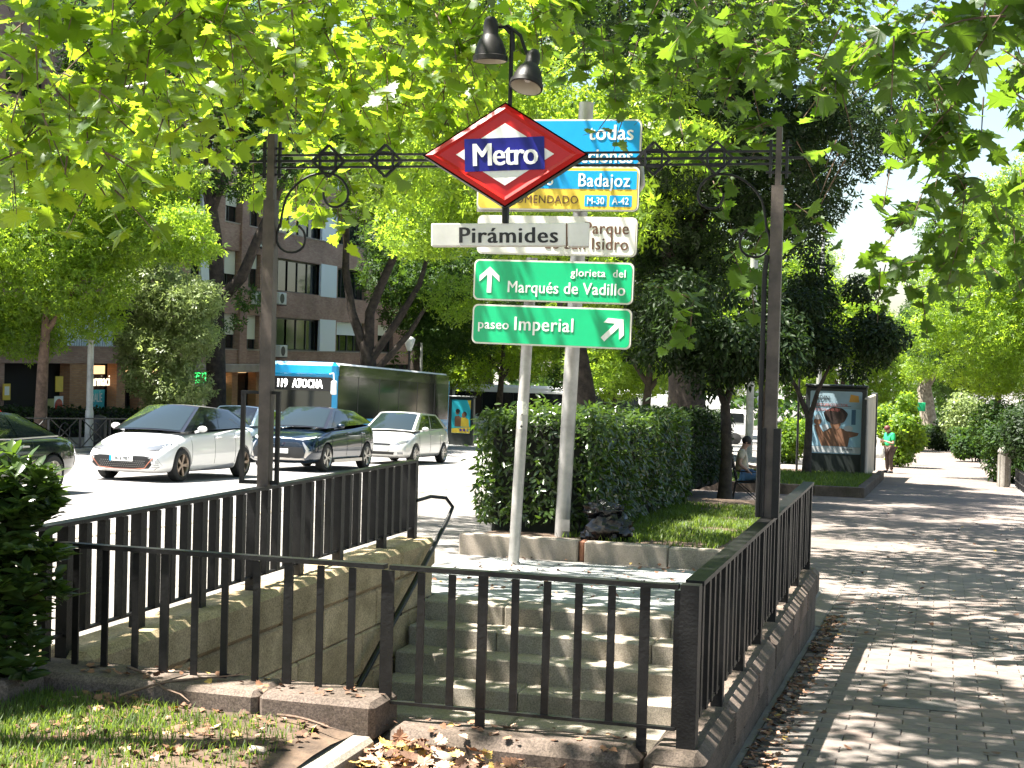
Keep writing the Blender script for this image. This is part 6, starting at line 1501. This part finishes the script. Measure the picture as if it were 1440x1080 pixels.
def bush(label, px, Y, w_, h_, n, m, size, seed, name='bush', base_px=None, group='bushes along the path', X=None, tm=LEAF_QUAD):
    X = on_y(px, 600, Y).x if X is None else X; t = thing(name, label, 'bush', (X, Y, gz(X, Y)), 0, group); bl = lumps((0, 0, h_ * .5), (w_ * .42, w_ * .42, h_ * .36), 16, min(w_, h_) * .26, seed, .9)
    P, u = crown_points(n, bl, .7); P[:, 2] = np.abs(P[:, 2]); o = put('foliage', leaves_mesh('foliage', P, size * rng.uniform(.6, 1.3, n), tm, m, dir_frames(u, .6, -.2)), t); tag(o, kind='stuff')
    mb = MB()
    for k in range(5): a = k * 1.26; mb.tube([(.1*math.cos(a), .1*math.sin(a), 0), (w_*.2*math.cos(a), w_*.2*math.sin(a), h_*.6)], [.03, .01], 5)
    mb.build('stems', bark, t); return t
bush('large bush lit on its left side, right behind the stone bollard', 1425, 49, 2.9, 2.7, 16000, leafd, .14, 81, tm=LEAF_LANCE)
bush('second large dark bush at the right edge, partly out of view', 1490, 44, 3.2, 3.4, 12000, leafh, .15, 82, tm=LEAF_LANCE)
bush('round dark green bush further down the right side of the path', 1372, 74, 2.6, 2.1, 7000, leafd, .17, 83)
bush('low dark bush right of the pale plane trunk', 1335, 100, 3.4, 2.6, 6000, leafh, .2, 84)
bush('tall yellow green bush right behind the woman in green', 1262, 60, 2.0, 3.6, 12000, leafy, .15, 85)
bush('dry straw coloured shrub under the trees on the right', 1355, 96, 3.2, 4.2, 6000, leafs, .2, 86)
bush('sunlit round bush behind the thin black post, in the bright street', 1115, 58, 2.2, 2.0, 8000, leafy, .14, 87)
bush('little bush at the foot of the pale plane trunk', 1303, 104, 1.6, 1.8, 3000, leafd, .18, 88)
# far plane tree with a pale trunk, and more crowns down the path
Y_ = 108; y = Y_; b = Vector((on_y(1310, 600, Y_).x, Y_, gz(0, Y_))); bl = lumps(rel(1330, 480), (6, 6, 3.4), 24, 1.7, 91); me = crown_mesh('farplane', bl, 16000, .36, LEAF_SPRAY, leafd)
tree('plane_tree', 'plane tree with a pale mottled trunk far down the path', b, [(0, 0, 0), rel(1306, 590), rel(1300, 550), rel(1297, 500)], [.62, .55, .5, .3], [([rel(1300, 550), rel(1330, 500), rel(1360, 460)], [.25, .18, .08])], me, bark_p, None)
std_tree(1400, 86, None, 'dark tree behind the bright one on the right side', me1, 1.35, group='dark trees right of the path'); std_tree(1500, 64, None, 'dark tree beyond the right edge of the view', me1, 1.2, group='dark trees right of the path'); std_tree(1350, 135, None, 'distant dark tree above the end of the path', me1, 1.3, group='dark trees right of the path')
wood = MB(); 
P = np.stack([rng.uniform(-190, 150, 26000), rng.uniform(236, 262, 26000), rng.uniform(-9, 2.5, 26000)], 1); P[:, 2] += 3.5 * np.sin(P[:, 0] * .13) * (P[:, 2] > -4); far_w = put('distant_wood', leaves_mesh('distant_wood', P, rng.uniform(.9, 1.8, len(P)), LEAF_QUAD, leafd, dir_frames(rand_unit(len(P)), 1.0))); tag(far_w, 'far belt of trees at the end of the street', None, None, 'stuff'); 

# ------------------------------------------------------------------ plane trees whose branches hang into the view
def canopy_tree(label, base, trunk_top, blobs, nleaf, size, limbs_, nsingle, leafp):
    t = thing('plane_tree', label, 'tree', base, 0, 'plane trees over the metro entrance'); b_ = Vector(base)
    tt = Vector(trunk_top) - b_
    limb(t, [(0, 0, -.1), (0, 0, .3), tuple(tt * .5), tuple(tt)], [.42, .34, .30, .27], bark_p, 'trunk', 14)
    B = [(x - b_.x, y - b_.y, z - b_.z, rx, ry, rz) for (x, y, z, rx, ry, rz) in blobs]
    for i, bb in enumerate(B):
        if i % limbs_ == 0 and bb[2] + b_.z > 5.0:
            e = Vector(bb[:3]); pts = wig(tt, e, 6, 1.4, i * 1.7 + base[0]); limb(t, pts, [.10, .085, .07, .05, .035, .022, .01], bark_p)
    # twigs with alternating leaves
    vol = np.array([bb[3]*bb[4]*bb[5] for bb in B]) ** .62; cnt = np.maximum(4, (nleaf * vol / vol.sum() / 7)).astype(int)
    P = []; F = []; tw = MB()
    for bb, c_ in zip(B, cnt):
        for k in range(c_):
            u = rand_unit(1)[0]; st_ = np.array(bb[:3]) + u * np.array(bb[3:6]) * rng.uniform(.1, 1.0) ** .5
            d = np.array([u[0] * .6, u[1] * .6, rng.uniform(-1.0, .1)]) + rng.normal(size=3) * .25; d /= np.linalg.norm(d); Ltw = rng.uniform(.22, .45) * (1 if bb[3] < .75 else 1.7)
            pts = [st_ + d * Ltw * s_ + np.array([0, 0, -.18 * (s_ ** 2) * Ltw]) for s_ in (0, .33, .66, 1)]
            pw_ = Vector(pts[1]) + b_; ppx, ppy, dd = project(pw_)
            if -80 < ppx < 1520 and -80 < ppy and dd > 0: tw.tube(pts, [.006, .005, .004, .002], 4, cap=False)
            for s_ in np.linspace(.12, 1.0, 7):
                q = st_ + d * Ltw * s_ + np.array([0, 0, -.18 * s_ * s_ * Ltw]); P.append(q + rng.normal(size=3) * .03)
    tag(tw.build('twigs', bark_l, t), kind='stuff')
    P = np.array(P); n = len(P); N = np.array([0, 0, 1.0]) + rng.normal(size=(n, 3)) * np.array([.65, .65, .35]); N /= np.linalg.norm(N, axis=1)[:, None]
    T = rng.normal(size=(n, 3)) * np.array([1, 1, .5]); T[:, 2] -= .75; T -= N * (T * N).sum(1)[:, None]; T /= np.linalg.norm(T, axis=1)[:, None]
    Fm = np.stack([np.cross(T, N), T, N], 2); S_ = size * rng.uniform(.45, 1.4, n)
    W_ = P + np.array(b_); A_ = W_ - np.array(EYE); Cc = A_ @ np.array([[CM[i][j] for j in range(3)] for i in range(3)])
    d = -Cc[:, 2]; px = 720 + 2100 * Cc[:, 0] / np.maximum(d, .01); py = 540 - 2100 * Cc[:, 1] / np.maximum(d, .01)
    inv = (d > .3) & (px > -60) & (px < 1500) & (py > -60) & (py < 1140)
    bad = inv & ((d < 4.2) | ((d < 15.5) & (np.abs(px - 778) < 125) & (py > 165) & (py < 500) & (rng.random(n) < .93)) | ((d < 11) & (np.abs(px - 716) < 130) & (np.abs(py - 220) < 95)) | ((((px - 1190) / 55.) ** 2 + ((py - 215) / 95.) ** 2 < 1) & (rng.random(n) < .9)) | ((d < 11) & (np.abs(px - 718) < 55) & (py > 10) & (py < 140)))                       # no leaf right in front of the lens
    score = np.where(inv & ~bad, S_ / np.maximum(d, .01), -1); order = np.argsort(-score)[:nsingle]; order = order[score[order] > 0]
    keep = ~bad; keep[order] = False
    tv, tf = LEAF_PLANE
    protos = []
    for v in range(3):
        vv = tv.copy(); vv[:, 2] += (.05 * v) * np.sin(vv[:, 0] * 5 + v) - .08 * v * vv[:, 1] ** 2; me_ = bpy.data.meshes.new('leaf'); me_.from_pydata([tuple(p) for p in vv], [], tf); me_.materials.append(leafp); me_.update(); protos.append(me_)
    for i in order:
        o = put('leaf', protos[int(rng.integers(0, 3))], t); M4 = Matrix([[Fm[i][r][c] * S_[i] for c in range(3)] + [P[i][r]] for r in range(3)] + [[0, 0, 0, 1]]); o.matrix_local = M4
    k1 = keep & inv; k2 = keep & ~inv
    o = put('foliage', leaves_mesh('foliage', P[k1], S_[k1], LEAF_PLANE, leafp, Fm[k1]), t); tag(o, kind='stuff')
    o = put('foliage', leaves_mesh('foliage', P[k2], S_[k2] * 1.1, LEAF_STAR, leafp, Fm[k2]), t); tag(o, kind='stuff')
    return t
def vb(px, py, D, r_, fz=.7):
    """cluster seen at a pixel and distance, as a world position"""
    p = EYE + ray(px, py) * D; return (p.x, p.y, p.z, r_, r_, r_ * fz)
g = np.random.default_rng(5)
left = []; right = []
# hanging lower edge of the canopy, in view
for (px, py, D, r_) in ((40, 60, 9, .55), (110, 150, 8.6, .35), (60, 230, 8.4, .26), (150, 250, 8.4, .16), (20, 190, 9, .3), (190, 60, 9.5, .5), (240, 130, 10, .35), (300, 60, 10.5, .5), (330, 120, 11.5, .3), (275, 175, 11, .2), (360, 90, 11, .45), (250, 10, 9, .5), (430, 40, 11, .5), (340, 20, 9, .45), (390, 150, 12, .3),
      (470, 130, 12, .35), (500, 60, 12, .5), (480, 210, 13, .35), (540, 160, 13, .4), (580, 90, 13, .5), (600, 20, 12, .5), (450, 280, 13, .22), (410, 240, 13, .2), (640, 130, 13, .35), (660, 60, 14, .5), (700, 20, 12, .45), (620, 220, 14, .25), (230, 150, 8.6, .14), (110, 205, 8, .2), (30, 130, 8, .25), (350, 200, 12, .16)): left.append(vb(px, py, D, r_))
for (px, py, D, r_) in ((800, 30, 13, .5), (860, 90, 14, .45), (930, 40, 13, .5), (960, 130, 13, .4), (1010, 70, 12, .45), (880, 170, 14, .3), (1070, 100, 12, .35), (1060, 30, 11, .4), (1100, 190, 12, .22), (990, 250, 14, .35), (1050, 200, 13, .3), (1020, 370, 14, .3), (980, 430, 14, .18), (1120, 60, 11, .22), (1170, 110, 9.5, .14), (1190, 215, 9.5, .15), (1215, 80, 10, .2), (1100, 300, 13, .2),
      (1280, 60, 10, .45), (1340, 120, 10, .5), (1400, 60, 9, .5), (1300, 200, 11, .4), (1380, 220, 11, .5), (1430, 160, 10, .5), (1340, 300, 12, .35), (1300, 290, 12, .25), (1410, 320, 12, .45), (1290, 390, 13, .25), (1240, 370, 13, .14), (1320, 370, 13, .25), (1250, 30, 9, .3), (1395, 5, 7, .12), (1430, 20, 6.8, .10), (1270, 130, 12, .3), (1440, 260, 13, .5), (1370, 380, 14, .2), (760, 60, 14, .3)): right.append(vb(px, py, D, r_))
# the crown overhead, above the top of the frame; it throws the dappled shade
for i in range(70):
    x = g.uniform(-8.2, -1.2); yy = g.uniform(1.0, 17.5); z = g.uniform(5.2, 8.5) + .08 * yy; left += [] if ((x + 6.7) ** 2 + (yy - 3.8) ** 2 < 6.0 or (-7.2 < x < -3.6 and 5.5 < yy < 12 and i % 2)) else [(x, yy, z, .9, .9, .45)]
for (x, yy) in [(g.uniform(-4.2, -1.2), g.uniform(15.5, 25.5)) for _ in range(16)]: right.append((x, yy, g.uniform(6.6, 8.2), 1.0, 1.0, .5))
for i in range(120):
    x = g.uniform(-4.6, 7.5); yy = g.uniform(1.0, 30.0); z = g.uniform(5.4, 9.0) + .08 * yy; right.append((x, yy, z, .85, .85, .5))
canopy_tree('plane tree whose bright leafy branches hang over the left half of the metro entrance', (-7.2, 3.2, gz(-7, 3)), (-6.4, 4.4, 4.6), left, 22000, .135, 4, 300, leafp)
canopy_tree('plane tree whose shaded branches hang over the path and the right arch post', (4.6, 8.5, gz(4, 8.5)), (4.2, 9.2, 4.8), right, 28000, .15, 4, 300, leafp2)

# ------------------------------------------------------------------ foreground beds, grass, fallen leaves, bush
def fz(x, y):
    z = .085 - .05 * sm((x + 3.6) / 1.4) + .03 * noise.noise(Vector((x * 2, y * 2, 0))) - .02 * (6.2 - y)
    return z
fb = sheet('front_bed', [-9, -7, -6, -5.2] + [-4.8 + .2 * i for i in range(11)] + [-2.65, -2.5], [1.5, 3, 4.4] + [4.6 + .2 * i for i in range(9)] + [6.27], soil, 0, fn=fz)
fl2 = sheet('leaf_litter_ground', [-2.39, -2.0, -1.6, -1.2, -.95], [1.5, 3, 5, 5.6, 6.0, 6.32], soil, 0, fn=lambda x, y: -.06 - .03 * (6.3 - y) + .02 * noise.noise(Vector((x * 3, y * 3, 1))))
fk = put('bed_kerb', None); tag(fk, kind='structure')
for a, b2, m_ in ((5.35, 6.27, gran), (4.3, 5.34, gran_d), (3.2, 4.29, gran)): MB().cbox((-2.60, a, -.35), (-2.40, b2, .035 - .02 * (6.2 - a)), .02).build('kerb_stone', m_, fk)
for a in (5.4, 4.4, 3.4): MB().cbox((-1.16, a, -.6), (-.94, a + .92, .01), .03).build('kerb_stone', gran_d, fk)
# grass blades
def blades(name, pts, h, m, parent=None, width=.006):
    n = len(pts); th = rng.uniform(0, 2*PI, n); ln = h * rng.uniform(.45, 1.3, n); be = rng.uniform(.1, .9, n) * ln
    dx, dy = np.cos(th), np.sin(th); tv = []
    P = np.array(pts); w_ = width
    V = np.stack([P + np.stack([-dy*w_, dx*w_, 0*ln], 1), P + np.stack([dy*w_, -dx*w_, 0*ln], 1), P + np.stack([dx*be*.4 + dy*w_*.7, dy*be*.4 - dx*w_*.7, ln*.6], 1), P + np.stack([dx*be*.4 - dy*w_*.7, dy*be*.4 + dx*w_*.7, ln*.6], 1), P + np.stack([dx*be, dy*be, ln*.95], 1)], 1).reshape(-1, 3)
    me = bpy.data.meshes.new(name); base = (np.arange(n) * 5)[:, None]; quads = base + np.array([0, 1, 2, 3]); tris = base + np.array([3, 2, 4])
    loops = np.concatenate([quads, tris], 1).ravel(); lt = np.tile([4, 3], n); me.vertices.add(len(V)); me.vertices.foreach_set('co', V.astype(np.float32).ravel()); me.loops.add(len(loops)); me.loops.foreach_set('vertex_index', loops.astype(np.int32)); me.polygons.add(2*n); me.polygons.foreach_set('loop_start', np.concatenate([[0], np.cumsum(lt)[:-1]]).astype(np.int32)); me.polygons.foreach_set('loop_total', lt.astype(np.int32)); me.update(calc_edges=True); me.materials.append(m)
    return put(name, me, parent)
leafgr = leaf_mat('grass blade', (.04, .075, .015), (.09, .13, .03), (.26, .38, .04), .4, .5, .3)
pts = []
while len(pts) < 26000:
    x, yy = rng.uniform(-6.0, -2.65), rng.uniform(4.3, 6.2); dens = .75 * sm((-2.75 - x) / .9) + .25; dens *= .35 + .9 * sm(.5 + 1.6 * noise.noise(Vector((x * 2.2, yy * 2.2, 5)))); dens *= sm((6.4 - yy) / .5)
    if rng.random() < dens: pts.append((x, yy, fz(x, yy) - .005))
o = blades('grass', pts, .05, leafgr, None, .0032); tag(o, 'short patchy grass in the front bed', None, None, 'stuff')
pts = []
while len(pts) < 15000:
    x, yy = rng.uniform(-4.3, -2.4), rng.uniform(16.95, 25)
    if rng.random() < .25 + 1.2 * (.5 + noise.noise(Vector((x * 1.6, yy * 1.6, 9)))) - .3: pts.append((x, yy, bed_z(x, yy) - .005))
o = blades('grass', pts, .075, leafgr, None, .007); tag(o, 'lawn behind the pale kerb', None, None, 'stuff')
pts = []
while len(pts) < 12000:
    x, yy = rng.uniform(-5.5, -1.8), rng.uniform(34.9, 43.3); pts.append((x, yy, gz(-3, yy) + .18))
o = blades('grass', pts, .13, leafgr, None, .012); tag(o, 'grass of the raised bed under the advertising case', None, None, 'stuff')
# fallen leaves
dry = [mat('dry leaf tone %s' % k, c, .8, var=.3, vscale=15, island=.3) for k, c in (('brown', (.20, .095, .05)), ('pink', (.42, .26, .18)), ('yellow', (.42, .27, .07)), ('dark', (.09, .045, .025)))]
tv, tf = LEAF_PLANE
dry_me = []
for m_ in dry:
    for v in range(2):
        vv = tv.copy(); vv[:, 2] = .18 * np.abs(vv[:, 0]) * (1 + v) + .22 * (vv[:, 1] - .5) ** 2 + .05 * np.sin(vv[:, 0] * 9 + v * 2); me_ = bpy.data.meshes.new('dry_leaf'); me_.from_pydata([tuple(p) for p in vv], [], tf); me_.materials.append(m_); me_.update(); dry_me.append(me_)
heap = put('fallen_leaves', None); tag(heap, 'heap of dry fallen leaves at the foot of the low front coping', 'leaves')
def drop(x, yy, z, s_, par, w_=None):
    o = put('dry_leaf', dry_me[int(rng.integers(0, 8))] if w_ is None else dry_me[w_], par, (x, yy, z), (rng.normal(0, .35), rng.normal(0, .35), rng.uniform(0, 6.28)), (s_, s_, s_)); return o
for k in range(230):
    x = -2.36 + abs(rng.normal(0, .42)); yy = 6.30 - abs(rng.normal(0, .35)); 
    if x > -1.3: continue
    hgt = .07 * math.exp(-((x + 2.2) / .35) ** 2); drop(x, yy, -.05 - .03 * (6.3 - yy) + rng.uniform(0, .02) + hgt * rng.random(), rng.uniform(.035, .085), heap)
MB().ball((-2.05, 6.15, -.02), (.06, .05, .035), 10, 7).build('pebble', pale, heap, smooth_ang=60)
sc_l = put('scattered_leaves', None); tag(sc_l, kind='stuff')
def scatter(n, fx, fyv, fzv, s0, s1, name, label):
    P = np.array([(fx(), fyv(), 0.0) for _ in range(n)]); P[:, 2] = [fzv(p[0], p[1]) for p in P]; N = np.array([0, 0, 1.0]) + rng.normal(size=(n, 3)) * .3; N /= np.linalg.norm(N, axis=1)[:, None]; T = rng.normal(size=(n, 3)); T -= N * (T * N).sum(1)[:, None]; T /= np.linalg.norm(T, axis=1)[:, None]
    k = n // 3
    me = leaves_mesh(name, P, rng.uniform(s0, s1, n), LEAF_PLANE, dry[0], np.stack([np.cross(T, N), T, N], 2)); 
    for m_ in dry[1:]: me.materials.append(m_)
    npf = len(LEAF_PLANE[1]); me.polygons.foreach_set('material_index', np.repeat(rng.choice(4, n, p=(.46, .10, .06, .38)), npf).astype(np.int32)); o = put(name, me); tag(o, label, None, None, 'stuff'); return o
scatter(800, lambda: -.90 + abs(rng.normal(0, .10)), lambda: rng.uniform(5.8, 13.5), lambda x, yy: gz(.5, yy) + .02, .018, .045, 'path_edge_litter', 'dry leaf litter along the foot of the right wall')
scatter(160, lambda: rng.uniform(-.9, 1.6), lambda: rng.uniform(6.5, 30), lambda x, yy: gz(.5, yy) + .025, .025, .06, 'path_litter', 'dry leaves dotted over the path')
scatter(420, lambda: rng.uniform(-3.9, -2.6), lambda: rng.uniform(5.0, 6.27), lambda x, yy: fz(x, yy) + .012, .02, .055, 'bed_litter', 'dry leaf litter on the bare soil of the front bed')
scatter(260, lambda: rng.uniform(-4.9, -1.3), lambda: rng.uniform(12.2, 16.7), lambda x, yy: gz(x, yy) + .03, .02, .06, 'landing_litter', 'dry leaves on the stair landing')
scatter(120, lambda: rng.uniform(-4.0, -1.3), lambda: rng.uniform(6.34, 6.6), lambda x, yy: (.165 if x < -2.41 else .045), .02, .05, 'coping_litter', 'dry leaves on the front coping')
tg = MB(); 
for (a, b2) in (((-3.75, 6.45, .18), (-3.25, 6.12, .13)), ((-3.5, 6.28, .16), (-3.15, 6.5, .19)), ((-2.85, 6.2, .09), (-2.5, 6.1, .075)), ((-3.6, 6.1, .13), (-3.42, 6.42, .18))): tg.tube(wig(a, b2, 5, .08, a[0] * 3), [.008, .007, .006, .005, .004, .002], 5)
o = tg.build('fallen_twig', bark_l); tag(o, kind='stuff'); tag(o, 'dry forked twig lying on the front coping and grass', 'twig')
st1 = on_y(405, 1048, 5.95); o = None
o = MB().cbox((-.035, -.025, 0), (.035, .025, .022), .008).build('stone_chip', pale, None, loc=(-2.72, 5.72, fz(-2.72, 5.72) + .0), rot=(.1, .15, .5)); tag(o, 'small pale stone chip on the soil near the front kerb', 'stone')
# glossy foreground bush at the left edge
def shrub(label, base, blobs, n, size, m):
    t = thing('pittosporum_bush', label, 'bush', base); P = []; N = []
    B = np.array(blobs, float) - np.array([*base, 0, 0, 0]); 
    cn = n // 9; k = rng.choice(len(B), cn, p=(B[:, 3]**2) / (B[:, 3]**2).sum()); u = rand_unit(cn); c_ = B[k, :3] + u * B[k, 3:6] * rng.uniform(.55, 1.0, (cn, 1))
    P = np.repeat(c_, 9, 0) + rng.normal(size=(cn * 9, 3)) * .012; up_ = np.repeat(u * .6 + np.array([0, 0, .8]), 9, 0); a = rng.uniform(0, 2*PI, cn * 9)
    side = np.stack([np.cos(a), np.sin(a), np.zeros(len(a))], 1); T = side * .9 + up_ * rng.uniform(.1, .7, (len(a), 1)); T /= np.linalg.norm(T, axis=1)[:, None]; Nn = up_ - T * (up_ * T).sum(1)[:, None]; Nn /= np.linalg.norm(Nn, axis=1)[:, None]
    o = put('foliage', leaves_mesh('foliage', P, size * rng.uniform(.6, 1.2, len(P)), LEAF_LANCE, m, np.stack([np.cross(T, Nn), T, Nn], 2)), t); tag(o, kind='stuff')
    mb = MB()
    for q in c_[::12]: mb.tube([(0, 0, 0), tuple(q * .5 + np.array([0, 0, .05])), tuple(q)], [.012, .008, .003], 4)
    mb.build('stems', bark, t); return t
bs = (-4.75, 6.1, .08); bl = []
for (px, py, D, r_) in ((15, 700, 7.0, .20), (45, 690, 7.1, .13), (10, 760, 7.0, .24), (20, 830, 7.0, .24), (5, 900, 7.0, .22), (45, 760, 7.2, .12), (40, 830, 7.1, .12), (-50, 720, 7, .3), (-60, 850, 7, .3), (55, 730, 7.1, .07), (-20, 660, 7.2, .15)):
    bl.append(vb(px, py, D, r_, 1.0))
shrub('dark glossy leaved bush at the left edge, beside the corner of the railing', bs, bl, 3600, .115, leafg)
